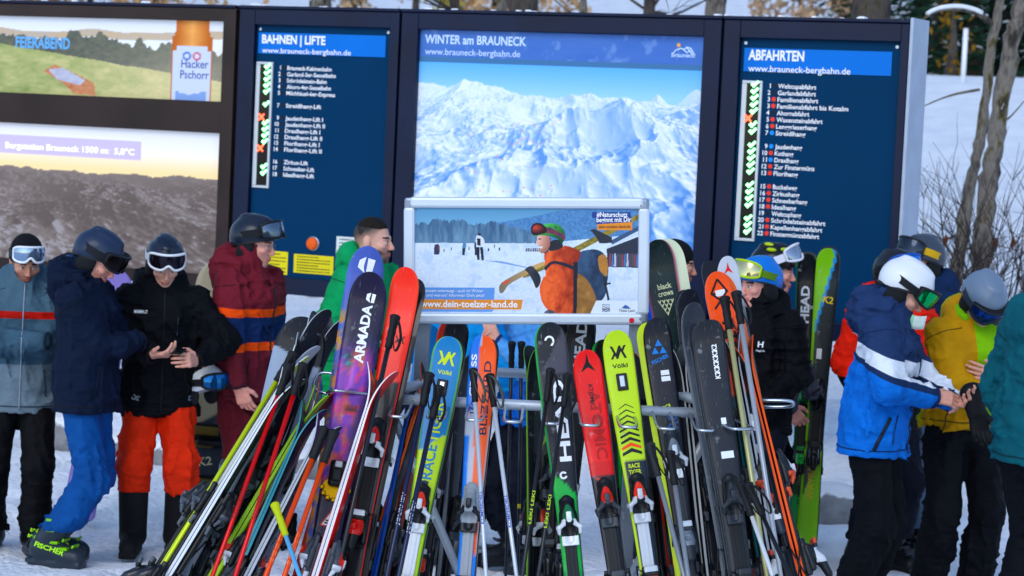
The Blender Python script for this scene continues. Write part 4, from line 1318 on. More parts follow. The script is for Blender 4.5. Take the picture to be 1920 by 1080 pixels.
# 2 navy jacket, blue trousers, in profile
c = person(dict(px=146, D=12.6, H=1.83, yaw=78, lean=-1, pitch=31, turn=4, shift=(0, -.03), drop=.045, label='man in navy hooded jacket and bright blue trousers looking down, dark helmet', skin='pink', hair=(130, 80, 50), beard=.55, beard_col=(150, 90, 60),
    armL=dict(to=(-.10, -.24, 1.19), pole=(.9, .2, -.6)), armR=dict(to=(.12, -.27, 1.20), pole=(-.7, .1, -.8)),
    footL=(.09, .17), footR=(-.10, .10), toeL=8, toeR=-6,
    jacket=dict(trim='#060c18', mat=fabric('#0a152a'), hem=.835, hood=1.25, puff=1.06, collar=.10), trousers=dict(mat=fabric('#1c4782'), bottom=.20, flare=1.16, w=.96), boots=dict(col='#27303a', text='FISCHER', tcol='#b6f02a', side=-1, buckle='#8ac428')))
helmet(c, '#1c2b44', gloss=.5, goggle=dict(frame='#12151b', lens='#1a1416', strap='#11151d', elev=2, cz=.050, rx=.108, ry=.125))
PH['p2'] = c
# 3 black jacket, red trousers, looking at a phone
c = person(dict(px=292, D=13.0, H=1.74, yaw=10, lean=3, pitch=26, turn=6, label='young man in black jacket and red trousers looking at his phone', skin='fair', hair=(50, 35, 28),
    armL=dict(to=(.185, -.27, 1.10), pole=(.9, .35, -.4), hand=dict(dir=(-.45, -.85, .10), palm=(-1, .2, -.1), thumb=(0, -.3, 1), curl=.75)),
    armR=dict(to=(-.055, -.30, 1.13), pole=(-.9, .35, -.4), hand=dict(dir=(.75, -.6, .05), palm=(.2, .1, 1), thumb=(.2, -1, 0.2), curl=.55)),
    footL=(.14, -.02), footR=(-.12, -.02), toeL=18, toeR=-8,
    jacket=dict(trim='#020306', mat=fabric('#07090e'), hem=.78, hood=1.15, puff=1.06, skirt=.152), trousers=dict(mat=fabric('#c63a12'), bottom=.36, w=1.04, flare=1.12), boots=dict(soft=1, top=.42, col='#0b0c10')))
helmet(c, '#131d2e', gloss=.28, goggle=dict(frame='#e8ebee', lens='#2a2630', strap='#cfd6dd', elev=12, cz=.056))
badge(c, 'MAMMUT', -.115, 1.335, .018, .072, WHITE_P)
badge(c, 'OSI', -.13, .86, .026, .045, mat('grey_logo', '#9aa3ad', .6, 0, 0), rot=-.25)
badge(c, 'D', .17, .86, .026, .022, mat('grey_logo', '#9aa3ad', .6, 0, 0))
seam(c, 'zip', [(0.01, -.2, 1.47), (0.01, -.2, .80)], ZIP, .005)
seam(c, 'pocket_zip', [(.085, -.2, 1.32), (.082, -.2, 1.22)], mat('zip_dark', '#2a303a', .5, 0, 0), .003)
PH['p3'] = c
# phone in his hand
ph = MB().box((0, 0, 0), (.145, .072, .009), bev=.003)
o = tag(link('phone', ph.mesh('phone', [mat('phone_case', '#0c0e12', .3, 0, .02)])), 'black phone held by the young man in red trousers', 'phone')
w = c['root'].matrix_basis @ Vector(c['arms'][1][2]) if False else None
bpy.context.view_layer.update()
pm = c['root'].matrix_world @ Matrix.Translation(Vector(c['arms'][1][2]) + Vector((.105, -.055, .028))) @ Matrix.Rotation(R(-30), 4, 'Z') @ Matrix.Rotation(R(18), 4, 'X')
o.matrix_world = pm
# 4 maroon jacket with orange and navy stripes
mar = banded([(0, '#5c1e28'), (1.140, '#e0571c'), (1.187, '#13264c'), (1.325, '#e0571c'), (1.372, '#6a222c')], tilt=(0, -.08))
c = person(dict(px=450, D=13.3, H=1.85, yaw=62, lean=2, pitch=8, turn=14, label='man with glasses in maroon jacket striped orange and navy', skin='pink', hair=(110, 75, 55), beard=.35,
    armL=dict(to=(.16, -.10, .92), pole=(.9, .6, -.1)), armR=dict(to=(-.235, -.13, .92), pole=(-.6, .8, 0), hand=dict(dir=(.25, -.35, -1), palm=(1, .2, 0), thumb=(0, -1, 0), curl=.55)),
    footL=(.12, -.03), footR=(-.12, .06),
    jacket=dict(trim='#32101a', mat=mar, hem=.84, hood=1.3, puff=1.03, collar=.09), trousers=dict(mat=fabric('#4a141d'), bottom=.18, w=1.05), boots=dict(col='#15171b')))
helmet(c, '#1a2230', gloss=.3, goggle=dict(frame='#14161a', lens='#5d6a7a', strap='#11141a', elev=20, cz=.058))
g = MB()
for q in (-1, 1):
    g.tube([(q * .033 + .021 * math.cos(a), -.104 + .004 * abs(math.cos(a)), .0 + .018 * math.sin(a)) for a in np.linspace(0, 6.284, 17)], .0014, 5)
    g.tube([(q * .054, -.100, .006), (q * .076, -.06, .008), (q * .082, .0, .006)], .0014, 5)
g.tube([(-.012, -.106, .003), (.012, -.106, .003)], .0014, 5)
go = g.build('glasses', [mat('wire', '#8d9299', .3, .8, 0)], c['root']); go.matrix_local = c['hm']
seam(c, 'zip', [(0.02, -.2, 1.50), (0.0, -.2, .88)], ZIP, .005)
PH['p4'] = c
# 5 green jacket, bare head
c = person(dict(px=636, D=13.8, H=1.90, yaw=62, lean=14, pitch=0, turn=14, label='bearded bareheaded man in bright green jacket behind the skis', skin='fair', hair=(24, 19, 17), beard=.85, buzz=1,
    armL=dict(to=(.16, -.30, 1.10)), armR=dict(to=(-.20, -.26, 1.08), pole=(-.5, 1, -.2), hand=dict(dir=(.2, -1, 0), palm=(1, 0, 0), thumb=(0, 0, 1), curl=.8, glove='#15171b')),
    jacket=dict(trim='#075a38', mat=fabric('#0f9a62'), hem=.84, hood=1.0, puff=1.06, collar=.03), trousers=dict(mat=fabric('#14181f'), bottom=.18), boots=dict(col='#15171b')))
hair(c, '#17120f')
PH['p5'] = c
# 6 turquoise jacket, mostly behind the sign
c = person(dict(px=838, D=13.1, H=1.76, yaw=150, lean=2, label='person in turquoise jacket and navy trousers behind the blue and yellow skis',
    armL=dict(to=(.30, -.10, .95), pole=(.7, .6, 0), hand=dict(dir=(0, -.2, -1), palm=(-1, 0, 0), thumb=(0, -1, 0), glove='#101216')), armR=dict(to=(-.28, -.16, 1.0), pole=(-.7, .6, 0), hand=dict(dir=(0, -.3, -1), palm=(1, 0, 0), thumb=(0, -1, 0), glove='#101216')),
    jacket=dict(trim='#0c4a70', mat=fabric('#1787c4'), hem=.80, hood=1.1), trousers=dict(mat=fabric('#0d1730'), bottom=.26), boots=dict(col='#23282f', buckle='#b9c0c8')))
helmet(c, '#20242c', goggle=dict(frame='#15171b', lens='#303843', strap='#15171b', elev=10))
lime_line = mat('lime_piping', '#a8d820', .5, 0, 0)
seam(c, 'piping', [(-.12, .2, 1.30), (-.05, .2, 1.12)], lime_line, .006, (0, 1, 0))
seam(c, 'piping', [(.16, .2, 1.05), (.08, .2, .88)], lime_line, .006, (0, 1, 0))
PH['p6'] = c
# 7 pale blue jacket, hands raised to the chest
c = person(dict(px=985, D=13.1, H=1.72, yaw=-55, lean=2, label='person in pale blue jacket with raised hands behind the rack',
    armL=dict(to=(.06, -.27, 1.27), pole=(.5, .2, -1), hand=dict(dir=(-.3, -.4, .9), palm=(-.4, .8, .2), thumb=(-1, 0, .2), curl=.5)), armR=dict(to=(-.08, -.27, 1.22), pole=(-.9, .2, -.6), hand=dict(dir=(.4, -.4, .7), palm=(.4, .8, 0), thumb=(1, 0, .2), curl=.5)),
    jacket=dict(trim='#0c2c5c', mat=banded([(0, '#12509e'), (1.06, '#5c94cc')]), hem=.82, hood=1.1), trousers=dict(mat=NAVY_TR, bottom=.2), boots=dict(col='#1c2026')))
helmet(c, '#c9ced6', goggle=dict(frame='#15171b', lens='#303843', strap='#15171b', elev=10))
PH['p7'] = c
# 8 blue jacket, black beanie, profile
c = person(dict(px=1233, D=13.6, H=1.82, yaw=72, lean=3, pitch=6, turn=10, label='man in black beanie and blue jacket just right of the white framed sign', skin='tan', hair=(30, 24, 22), beard=.5,
    armL=dict(to=(.18, -.30, 1.05)), armR=dict(to=(-.13, -.24, 1.22), pole=(-.8, .3, -.5), hand=dict(dir=(.3, -.9, .1), palm=(1, .2, 0), thumb=(0, 0, 1), curl=.8)),
    jacket=dict(trim='#0a2560', mat=fabric('#1243ac'), hem=.84, hood=1.0), trousers=dict(mat=NAVY_TR, bottom=.2), boots=dict(col='#15171b')))
beanie(c, '#0a0b0f')
PH['p8'] = c
# 9 black jacket, blue helmet, yellow goggles
c = person(dict(px=1410, D=12.9, H=1.76, yaw=-28, lean=2, pitch=6, turn=-30, label='person in black jacket with blue helmet and yellow goggles', skin='pink', hair=(60, 42, 30),
    armL=dict(to=(.15, -.22, 1.02), pole=(.6, .8, -.2)), armR=dict(to=(-.10, -.27, 1.06), pole=(-.6, .8, -.2), hand=dict(dir=(.4, -.8, 0), palm=(1, 0, 0), thumb=(0, 0, 1), glove='#0d0f13', curl=.8)),
    jacket=dict(trim='#020204', mat=fabric('#07080c'), hem=.84, hood=1.1, puff=.97), trousers=dict(mat=NAVY_TR, bottom=.2), boots=dict(col='#15171b')))
helmet(c, '#1572c4', gloss=.35, goggle=dict(frame='#b4d22c', lens='#b9b48e', strap='#5c7d22', elev=20, cz=.058))
badge(c, 'H', .075, 1.31, .030, .028, WHITE_P); badge(c, 'Haglofs', .075, 1.285, .011, .045, WHITE_P)
PH['p9'] = c
# 10 grey jacket, black helmet with white goggle strap
c = person(dict(px=1418, D=13.7, H=1.83, yaw=74, lean=3, pitch=5, turn=6, label='man in grey jacket, black helmet with wide white goggle strap', skin='pink', hair=(40, 30, 26),
    armL=dict(to=(.18, -.28, 1.0)), armR=dict(to=(-.23, -.22, .90), pole=(-.7, .8, 0), hand=dict(dir=(.1, -.55, -.7), palm=(1, .2, 0), thumb=(0, -1, 0), curl=.8)),
    jacket=dict(trim='#23262e', mat=fabric('#474d5c'), hem=.84, hood=1.1, puff=1.05), trousers=dict(mat=NAVY_TR, bottom=.2), boots=dict(col='#15171b')))
helmet(c, '#14171b', gloss=.25, pad='#15181c', goggle=dict(frame='#e2e4ee', lens='#9aa4b4', strap='#dcdeea', elev=28, cz=.062, strap_h=.045))
for x, y, z, r in ((-.06, -.045, .135, .5), (-.085, .03, .125, .2), (-.04, .05, .15, -.3), (.05, -.02, .15, .4)):
    s = Sdf().ell((x, y, z), (.016, .030, .012), rot=Matrix.Rotation(r, 3, 'Z')); P, Q = s.mesh(.005, .01)
    o = link('helmet_decal', np_mesh('d', P, Q, [mat('yellow_decal', '#b6cc22', .4, 0, .05)]), c['root']); o.matrix_local = c['hm']
PH['p10'] = c
# 11 orange jacket, blue mirrored goggles
mirror_blue = mat('blue_mirror_lens', '#3f8ae8', .05, .85, 0)
c = person(dict(px=1650, D=13.5, H=1.82, yaw=24, lean=3, pitch=4, turn=12, label='moustached man in orange jacket with blue mirrored goggles, behind the white helmet', skin='pink', hair=(70, 60, 55), beard=-.9, beard_col=(120, 112, 108),
    armL=dict(to=(.22, -.22, 1.05)), armR=dict(to=(-.235, -.15, .98), pole=(-.4, .9, 0), hand=dict(dir=(0, -.2, -1), palm=(1, 0, 0), thumb=(0, -1, 0), glove='#0c0d11', curl=.5)),
    jacket=dict(trim='#200804', mat=banded([(0, '#0e1016'), (1.12, '#df3b16')]), hem=.80, hood=1.0, puff=1.06), trousers=dict(mat=NAVY_TR, bottom=.2), boots=dict(col='#15171b')))
helmet(c, '#1a1d22', goggle=dict(frame='#1b4fa6', lens='#3f8ae8', strap='#14161a', elev=20, cz=.05, size=1.08, lens_m=mirror_blue))
PH['p11'] = c
# 12 person behind with grey helmet and trousers
c = person(dict(px=1712, D=13.9, H=1.87, yaw=-62, lean=2, pitch=4, label='person in grey helmet and grey trousers mostly hidden behind the white helmet',
    armL=dict(to=(.2, -.25, 1.05)), armR=dict(to=(-.2, -.25, 1.05)),
    jacket=dict(trim='#0a1426', mat=fabric('#152747'), hem=.84, hood=1.0), trousers=dict(mat=fabric('#56657a'), bottom=.2, w=1.1), boots=dict(col='#15171b')))
helmet(c, '#3d4551', goggle=dict(frame='#1c2026', lens='#303843', strap='#c9a21f', elev=22))
PH['p12'] = c
# 13 blue jacket, white helmet, sorting something in his hands
c = person(dict(px=1638, D=12.2, H=1.89, yaw=72, lean=6, pitch=33, turn=6, shift=(0, .02), label='man in bright blue jacket with white band, white helmet, head bowed over his hands', skin='fair', hair=(90, 62, 48), beard=.5,
    armL=dict(to=(.02, -.36, 1.19), pole=(.9, .3, -.6), hand=dict(dir=(-.35, -.9, 0), palm=(-.5, .1, .8), thumb=(-.3, -.2, 1), curl=.8)),
    armR=dict(to=(-.10, -.285, 1.21), pole=(-.9, .4, -.5), hand=dict(dir=(.30, -.95, -.05), palm=(.6, .1, -.6), thumb=(.3, -.3, 1), curl=.7)),
    footL=(.12, .05), footR=(-.12, .10),
    jacket=dict(trim='#0a2450', mat=banded([(0, '#1f6dc4'), (1.335, '#1d2f52'), (1.362, '#dfe6f0'), (1.442, '#24365a')], tilt=(0, -.36)), hem=.89, hood=1.2, puff=1.10, wr=1.0), trousers=dict(mat=fabric('#080a10'), bottom=.12, w=1.0), boots=dict(col='#15171b', buckle='#86c23a')))
green_mirror = mat('green_mirror_lens', '#1fae6a', .05, .85, 0)
helmet(c, mat('white_shell', '#e4e8ee', .3, 0, .02, coat=.3), size=1.03, goggle=dict(frame='#14171b', lens='#1fae6a', strap='#14171b', elev=-1, cz=.046, lens_m=green_mirror, strap_h=.036))
seam(c, 'zip', [(0.0, -.2, 1.46), (0.0, -.2, .82)], mat('zip_navy', '#16233c', .5, 0, 0), .005)
seam(c, 'pocket_zip', [(-.2, -.10, 1.10), (-.2, -.03, .93)], mat('zip_dark', '#0f1624', .5, 0, 0), .010, (-1, 0, 0))
PH['p13'] = c
# 14 mustard jacket with a lime layer, grey helmet
def two_layer(c1, c2):
    m, nt, b = principled('two_layer_fabric')
    a = nt.nodes.new('ShaderNodeAttribute'); a.attribute_name = 'open_front'
    cr = nt.nodes.new('ShaderNodeValToRGB'); cr.color_ramp.elements[0].position = .48; cr.color_ramp.elements[0].color = (*lin(c1), 1); cr.color_ramp.elements[1].position = .52; cr.color_ramp.elements[1].color = (*lin(c2), 1)
    nt.links.new(a.outputs[2], cr.inputs[0]); vary(nt, b, cr.outputs[0], .14, 9.0); b.inputs['Roughness'].default_value = .75; b.inputs['Specular IOR Level'].default_value = .12
    add_bump(nt, b, 14.0, .6, .016, 'Object', 6.0, (1, 1, 2.2)); return m
must = two_layer('#b48a0e', '#86bb1c')
c = person(dict(px=1798, D=12.6, H=1.80, yaw=12, lean=10, pitch=40, turn=6, label='person in mustard jacket open over lime layer, grey helmet, head bowed', skin='fair', hair=(60, 44, 36),
    armL=dict(to=(.075, -.265, 1.25), pole=(.9, .2, -.6), hand=dict(dir=(-.95, -.25, .2), palm=(0, 1, .1), thumb=(-.1, 0, 1), curl=.45)),
    armR=dict(to=(.12, -.285, 1.14), pole=(-.9, -.1, -.5)),
    footL=(.12, 0), footR=(-.12, .05),
    jacket=dict(trim='#5a4406', mat=must, torso_mask=(-.035, .115), hem=.96, hood=1.25, puff=1.08, nocollar=1), trousers=dict(mat=fabric('#0a0c12'), bottom=.12, w=1.08), boots=dict(col='#15171b')))
helmet(c, '#6f7f93', gloss=.35, size=1.03, goggle=dict(frame='#15202f', lens='#1c3f86', strap='#2b3644', elev=-8, cz=.036))
PH['p14'] = c
LIME = fabric('#7fb31a')
s = Sdf(); prev = None
for i in range(13):
    a = -2.3 + 4.6 * i / 12
    q = c['NB'] + V3(math.sin(a) * .098, .015 + math.cos(a) * .095, .055 + .05 * math.cos(a))
    if prev is not None: s.cone(prev, q, .026, .026, k=.02)
    prev = q
P, Q = s.mesh(.007, .02); link('lime_hood', np_mesh('h', P, Q, [LIME]), c['root'])
seam(c, 'zip', [(.10, -.2, 1.2), (.125, -.2, .9)], ZIP_G, .004)
# 15 teal jacket at the right edge
c = person(dict(px=1938, D=11.4, H=1.90, yaw=118, lean=2, pitch=10, label='person in teal jacket cut off by the right edge', hair=(40, 30, 24),
    armL=dict(to=(.26, -.12, 1.0), pole=(.7, .7, 0)), armR=dict(to=(-.24, -.16, 1.02), pole=(-.9, .5, 0)),
    jacket=dict(trim='#062c34', mat=fabric('#0d5560'), hem=.93, hood=1.1, puff=1.12), trousers=dict(mat=fabric('#0a0d14'), bottom=.12, w=1.1), boots=dict(col='#15171b')))
helmet(c, '#22262e', goggle=dict(frame='#15171b', lens='#303843', strap='#15171b', elev=10))
PH['p15'] = c

# ================================================================== SKI RACK
rack = thing('ski_rack', 'aluminium tube ski rack with wire loops holding the skis', 'ski rack')
TUBE = mat('galvanised_tube', '#b4bec9', .42, .35, .08, 10, bump=(40, .15, .002))
def pxl(a, Y): return at(a[0], a[1], Y)
def bez(pts, n=6, r=.06):
    """polyline with rounded corners"""
    P = [Vector(p) for p in pts]; out = [P[0]]
    for i in range(1, len(P) - 1):
        a = (P[i - 1] - P[i]); b = (P[i + 1] - P[i]); ra = min(r, a.length * .45); rb = min(r, b.length * .45)
        A = P[i] + a.normalized() * ra; Bq = P[i] + b.normalized() * rb
        for k in range(n + 1):
            t = k / n; out.append(A * (1 - t) ** 2 + P[i] * 2 * t * (1 - t) + Bq * t * t)
    out.append(P[-1]); return out
YF, YR = 9.55, 10.55
FL, FR = at(728, 752, YF), at(1345, 772, YF)
RL, RR = at(770, 690, YR), at(1320, 716, YR)
zf = (FL.z + FR.z) / 2; zr = (RL.z + RR.z) / 2
FL.z = FR.z = zf; RL.z = RR.z = zr
MB().tube([FL, FR], .021, 12).build('rail', [TUBE], rack)
MB().tube([RL, RR], .021, 12).build('rail', [TUBE], rack)
for (a, b, sx) in ((FL, RL, -1), (FR, RR, 1)):
    ff = Vector((a.x + sx * .17, a.y - .42, 0.02)); rf = Vector((b.x + sx * .10, b.y + .42, .02))
    MB().tube(bez([ff, Vector((a.x + sx * .03, a.y, zf + .03)), Vector((a.x - sx * .12, a.y + .10, zf + .05)), Vector((a.x - sx * .2, a.y + .5, zf + .05))], 8, .10), .021, 12).build('leg', [TUBE], rack)
    MB().tube(bez([rf, Vector((b.x, b.y, zr - .02)), Vector((a.x - sx * .2, a.y + .5, zf + .05))], 8, .1), .021, 12).build('leg', [TUBE], rack)
    m_ = (a + b) / 2
    MB().tube([Vector((a.x + sx * .06, a.y - .12, .95)), Vector((b.x + sx * .05, b.y + .2, .55))], .016, 10).build('brace', [TUBE], rack)
mid = (FL + FR) / 2
for sx, e in ((-1, FL), (1, FR)):
    MB().tube([Vector((e.x - sx * .01, e.y + .05, zf - .05)), Vector((mid.x + sx * .12, YF + .45, .03))], .018, 10).build('brace', [TUBE], rack)
# wire loops
WIRE = mat('bright_wire', '#c3cad2', .25, .9, .03)
def loop(base, out, half, drop, name='wire_loop'):
    """U of bent rod that stands out from the rail: base point, direction out, half width along the rail"""
    o = Vector(out).normalized(); L = Vector(out).length; s = Vector((1, 0, 0))
    s = (s - o * s.dot(o)).normalized()
    a = base - s * half; b = base + s * half
    MB().tube(bez([a, a + o * L * .85 + Vector((0, 0, -drop)), a + o * L * .97 + s * half * .3 + Vector((0, 0, -drop)), b + o * L * .97 - s * half * .3 + Vector((0, 0, -drop)), b + o * L * .85 + Vector((0, 0, -drop)), b], 5, .04), .0065, 8).build(name, [WIRE], rack)
nl = 9
for i in range(nl):
    f = (i + .45) / nl
    loop(FL.lerp(FR, f), (0.02 * (i - 4) / 4, -.25, -.01), .035, .03)
loop(FL + Vector((.0, -.0, 0)), (-.24, -.10, .03), .05, .0); loop(FL + Vector((-.01, 0, -.0)), (-.30, .05, .06), .05, .0)
loop(FR + Vector((-.03, -.0, 0)), (.13, -.22, -.0), .055, .03); loop(FR + Vector((.02, .1, .03)), (.30, -.05, .02), .05, .0)
for i in range(6):
    loop(RL.lerp(RR, (i + .6) / 6), (0, .22, 0), .035, .02)
post = MB().box((at(790, 690, 9.98).x, 9.98, (zf + .55) / 2 + .2), (.062, .05, zf + .2), bev=.004)
post.build('post', [mat('post_alu', '#8f99a6', .5, .6, .08)], rack)
MB().box((at(1190, 690, 9.98).x, 9.98, (zf + .55) / 2 + .2), (.062, .05, zf + .2), bev=.004).build('post', [mat('post_alu', '#8f99a6', .5, .6, .08)], rack)
for px in (790, 1190):
    MB().tube([Vector((at(px, 690, 9.98).x, YF, zf)), Vector((at(px, 690, 9.98).x, YR, zr))], .016, 8).build('crossbar', [TUBE], rack)

# ------------------------------------------------------------------ framed sign on the rack
YS = 9.92
TLc, TRc, BLc = at(752, 369, YS), at(1213, 371, YS), at(757, 607, YS)
ex = (TRc - TLc).normalized(); ez = (TLc - BLc); ez = (ez - ex * ez.dot(ex)).normalized(); ey = ez.cross(ex)
SW, SH = (TRc - TLc).length, (TLc - BLc).length
SM = Matrix((( ex.x, ey.x, ez.x, BLc.x), (ex.y, ey.y, ez.y, BLc.y), (ex.z, ey.z, ez.z, BLc.z), (0, 0, 0, 1)))
sign = thing('advertising_sign', 'white framed poster sign above the rack, skier in orange jacket on snow', 'sign', matrix=SM)
def SP(px, py):
    d = FWD + RIGHT * ((px - 960) / F) - UP * ((py - 540) / F)
    n = ey; t = (BLc - EYE).dot(n) / d.dot(n); p = EYE + d * t - BLc
    return p.dot(ex), p.dot(ez)
FRM = mat('white_aluminium', '#c9d3e0', .35, .25, .03, 6)
fw = .047
for c_, d_ in (((SW / 2, 0, SH - fw / 2), (SW - .05, .034, fw)), ((SW / 2, 0, fw / 2), (SW - .05, .034, fw))):
    MB().box(c_, d_, bev=.012).build('frame_bar', [FRM], sign)
for x in (fw / 2, SW - fw / 2):
    MB().box((x, 0, SH / 2), (fw, .032, SH - .085), bev=.012).build('frame_bar', [FRM], sign)
CORNER = mat('grey_corner', '#8793a3', .3, .6, .05)
for x, z in ((.03, SH - .03), (SW - .03, SH - .03), (.03, .03), (SW - .03, .03)):
    mb = MB().box((x, .002, z), (.055, .026, .055), bev=.012); mb.tube([(x - .006, -.012, z - .004), (x - .006, -.018, z - .004)], .006, 8)
    mb.build('frame_corner', [CORNER], sign)
MB().box((SW / 2, .012, SH / 2), (SW - .04, .006, SH - .04)).build('backing', [mat('backing_grey', '#6d7784', .6)], sign)
rx0, rz1 = SP(773, 388)
def paint_sign(U, W):
    # crop coordinates of the poster: x 125..1755, y 135..930
    X = 125 + U * 1630; Y = 135 + W * 795
    n = fbm(X / 60, Y / 60, 1.0); nf = fbm(X / 14, Y / 14, 2.0); nv = fbm(X / 22, Y / 120, 5.0)
    c = mix((84, 146, 186), (120, 178, 212), np.clip((Y - 135) / 200, 0, 1))
    hill = 250 - 180 * smooth(500, 1750, X) + 30 * fbm(X / 130, .2, .3)
    c = np.where((Y > hill)[..., None], mix((52, 104, 160), (104, 160, 206), nf * .9), c)
    tr = 300 - 95 * fbm(X / 75, 3.0, .5) + 55 * smooth(650, 950, X) - 20 * vnoise(X / 9, 1.0)
    c = np.where(((Y > tr) & (X < 1010))[..., None], mix((44, 82, 118), (118, 158, 186), np.clip(nv * 1.1 - .1 + (Y - 300) / 600, 0, 1)), c)
    gline = 405 - 8 * n
    gline = np.where(X > 1000, 405 - (X - 1000) * .10, gline)
    snow = mix((196, 214, 236), (226, 236, 248), nf)
    snow = mix(snow, (150, 184, 224), smooth(.52, .75, n) * .35 + smooth(700, 930, Y) * smooth(1500, 1600, X) * .2)
    c = np.where((Y > gline)[..., None], snow, c)
    def P(pts, col, a=1.0):
        nonlocal c
        m = inpoly(X, Y, pts)
        col = np.asarray(col, float)
        c = np.where(m[..., None], c * (1 - a) + col * a, c)
    def shade(pts, c1, c2, t):
        nonlocal c
        m = inpoly(X, Y, spline(pts)); c = np.where(m[..., None], mix(c1, c2, np.clip(t, 0, 1)), c)
    P([(640, 530), (760, 535), (960, 582), (960, 588), (740, 548)], (120, 160, 214))
    # small skiers
    shade([(575, 350), (605, 345), (632, 375), (630, 410), (575, 400)], (225, 230, 240), (200, 208, 224), nf)
    P([(580, 368), (608, 368), (606, 420), (582, 418)], (24, 30, 48)); P([(590, 326), (606, 328), (606, 346), (588, 345)], (20, 24, 34))
    P([(574, 430), (600, 432), (598, 525), (582, 528)], (26, 32, 50)); P([(602, 432), (624, 430), (632, 530), (614, 530)], (26, 32, 50))
    P([(560, 400), (574, 398), (578, 490), (566, 492)], (30, 44, 80))
    P([(272, 415), (300, 408), (312, 430), (308, 488), (268, 488)], (40, 52, 84)); P([(296, 420), (312, 425), (308, 460), (298, 460)], (120, 54, 60))
    P([(478, 395), (502, 400), (500, 440), (474, 440)], (80, 130, 180)); P([(474, 440), (498, 440), (490, 492), (476, 490)], (24, 34, 60))
    for x in range(935, 1030, 13): P([(x, 438), (x + 8, 436), (x + 9, 462), (x - 1, 462)], random.choice([(30, 40, 70), (120, 50, 50), (60, 70, 100)]))
    for x, y in ((660, 450), (740, 445), (390, 445), (338, 456), (520, 440), (704, 420)): P([(x, y - 10), (x + 8, y - 10), (x + 7, y + 12), (x, y + 12)], (40, 54, 90))
    # shelter with people at the right
    P([(1520, 425), (1755, 300), (1755, 330), (1530, 440)], (200, 214, 232)); P([(1545, 380), (1755, 265), (1755, 300), (1560, 408)], (54, 84, 120))
    P([(1520, 440), (1755, 345), (1755, 580), (1530, 575)], (40, 46, 66))
    for i, x in enumerate(range(1540, 1755, 18)): P([(x, 475 + (i * 7) % 12), (x + 12, 472), (x + 13, 570), (x - 2, 572)], [(150, 60, 80), (60, 120, 180), (190, 190, 200), (90, 60, 110), (50, 90, 80)][i % 5])
    # skis over the shoulder
    shade([(1000, 590), (1755, 175), (1755, 215), (1010, 625)], (190, 160, 50), (96, 92, 40), nf * 1.2)
    shade([(745, 720), (790, 675), (960, 580), (1060, 540), (1065, 565), (960, 625), (820, 705), (775, 765), (748, 770)], (120, 108, 92), (206, 164, 96), (X - 745) / 260)
    P([(775, 685), (830, 668), (800, 700), (770, 712)], (220, 80, 50))
    P([(1400, 300), (1430, 290), (1560, 355), (1560, 395), (1470, 400), (1440, 345)], (36, 44, 58))
    fold = fbm(X / 46 + Y / 160, Y / 60 - X / 200, 3.3, 4); fold2 = 1 - np.abs(2 * vnoise(X / 30 + Y / 70, Y / 46 - X / 90, 6.0) - 1)
    # backpack
    shade([(1300, 490), (1390, 446), (1480, 458), (1530, 540), (1526, 700), (1500, 810), (1420, 840), (1310, 800), (1285, 640)], (22, 44, 72), (62, 100, 138), fold * 1.5 - .35 + (1400 - X) / 600)
    shade([(1300, 630), (1370, 660), (1430, 760), (1452, 860), (1440, 925), (1290, 925), (1286, 760)], (118, 76, 28), (186, 134, 66), fold * 1.4 - .2)
    shade([(1462, 500), (1505, 482), (1528, 530), (1524, 640), (1490, 625), (1466, 580)], (206, 142, 56), (140, 88, 36), fold)
    P([(1495, 660), (1510, 650), (1545, 820), (1530, 826)], (26, 36, 56)); P([(1500, 700), (1552, 690), (1552, 702), (1502, 716)], (24, 30, 46))
    # jacket: shaded by its folds, lit from the left
    shade([(1068, 486), (1110, 456), (1190, 424), (1250, 428), (1330, 462), (1312, 540), (1290, 640), (1284, 780), (1282, 925), (1150, 925), (1090, 890), (1052, 830), (1036, 740), (1052, 680), (1080, 600)], (246, 98, 36), (150, 36, 10), (X - 1060) / 330 + (fold - .5) * 1.5 + (fold2 ** 3) * .25)
    shade([(1085, 600), (1150, 560), (1210, 610), (1230, 720), (1200, 850), (1120, 880), (1070, 830), (1060, 720)], (250, 104, 40), (190, 54, 18), (X - 1070) / 260 + (fold - .5) * 1.6 + (fold2 ** 3) * .3)
    shade([(1180, 432), (1240, 420), (1330, 466), (1300, 520), (1230, 500), (1150, 480)], (226, 78, 26), (140, 34, 12), fold * 1.5 - .3 + (X - 1180) / 400)
    P([(1280, 540), (1312, 540), (1306, 925), (1280, 925)], (20, 26, 42)); P(spline([(1066, 590), (1120, 536), (1200, 540), (1284, 572), (1280, 596), (1190, 562), (1126, 556), (1078, 606)]), (26, 32, 50)); P([(1066, 600), (1074, 596), (1080, 640), (1070, 650)], (220, 220, 226))
    shade([(1110, 390), (1150, 372), (1192, 384), (1200, 430), (1150, 452), (1105, 455), (1098, 420)], (18, 22, 32), (48, 52, 64), fold)
    P([(1108, 360), (1116, 360), (1100, 460), (1070, 480), (1066, 472), (1094, 450)], (16, 18, 26))
    # glove
    shade([(930, 596), (974, 570), (1010, 600), (1042, 650), (1040, 700), (1012, 736), (990, 690), (958, 630)], (16, 20, 30), (60, 64, 78), fold * 1.3 - .2); shade([(1070, 918), (1100, 896), (1142, 906), (1142, 928), (1072, 928)], (30, 30, 40), (150, 150, 156), fold)
    # face
    shade([(1020, 345), (1062, 336), (1106, 356), (1110, 410), (1090, 455), (1060, 474), (1040, 470), (1034, 448), (1030, 425), (1008, 398), (1018, 372)], (238, 184, 164), (166, 100, 84), (X - 1015) / 95 + (Y - 400) / 500)
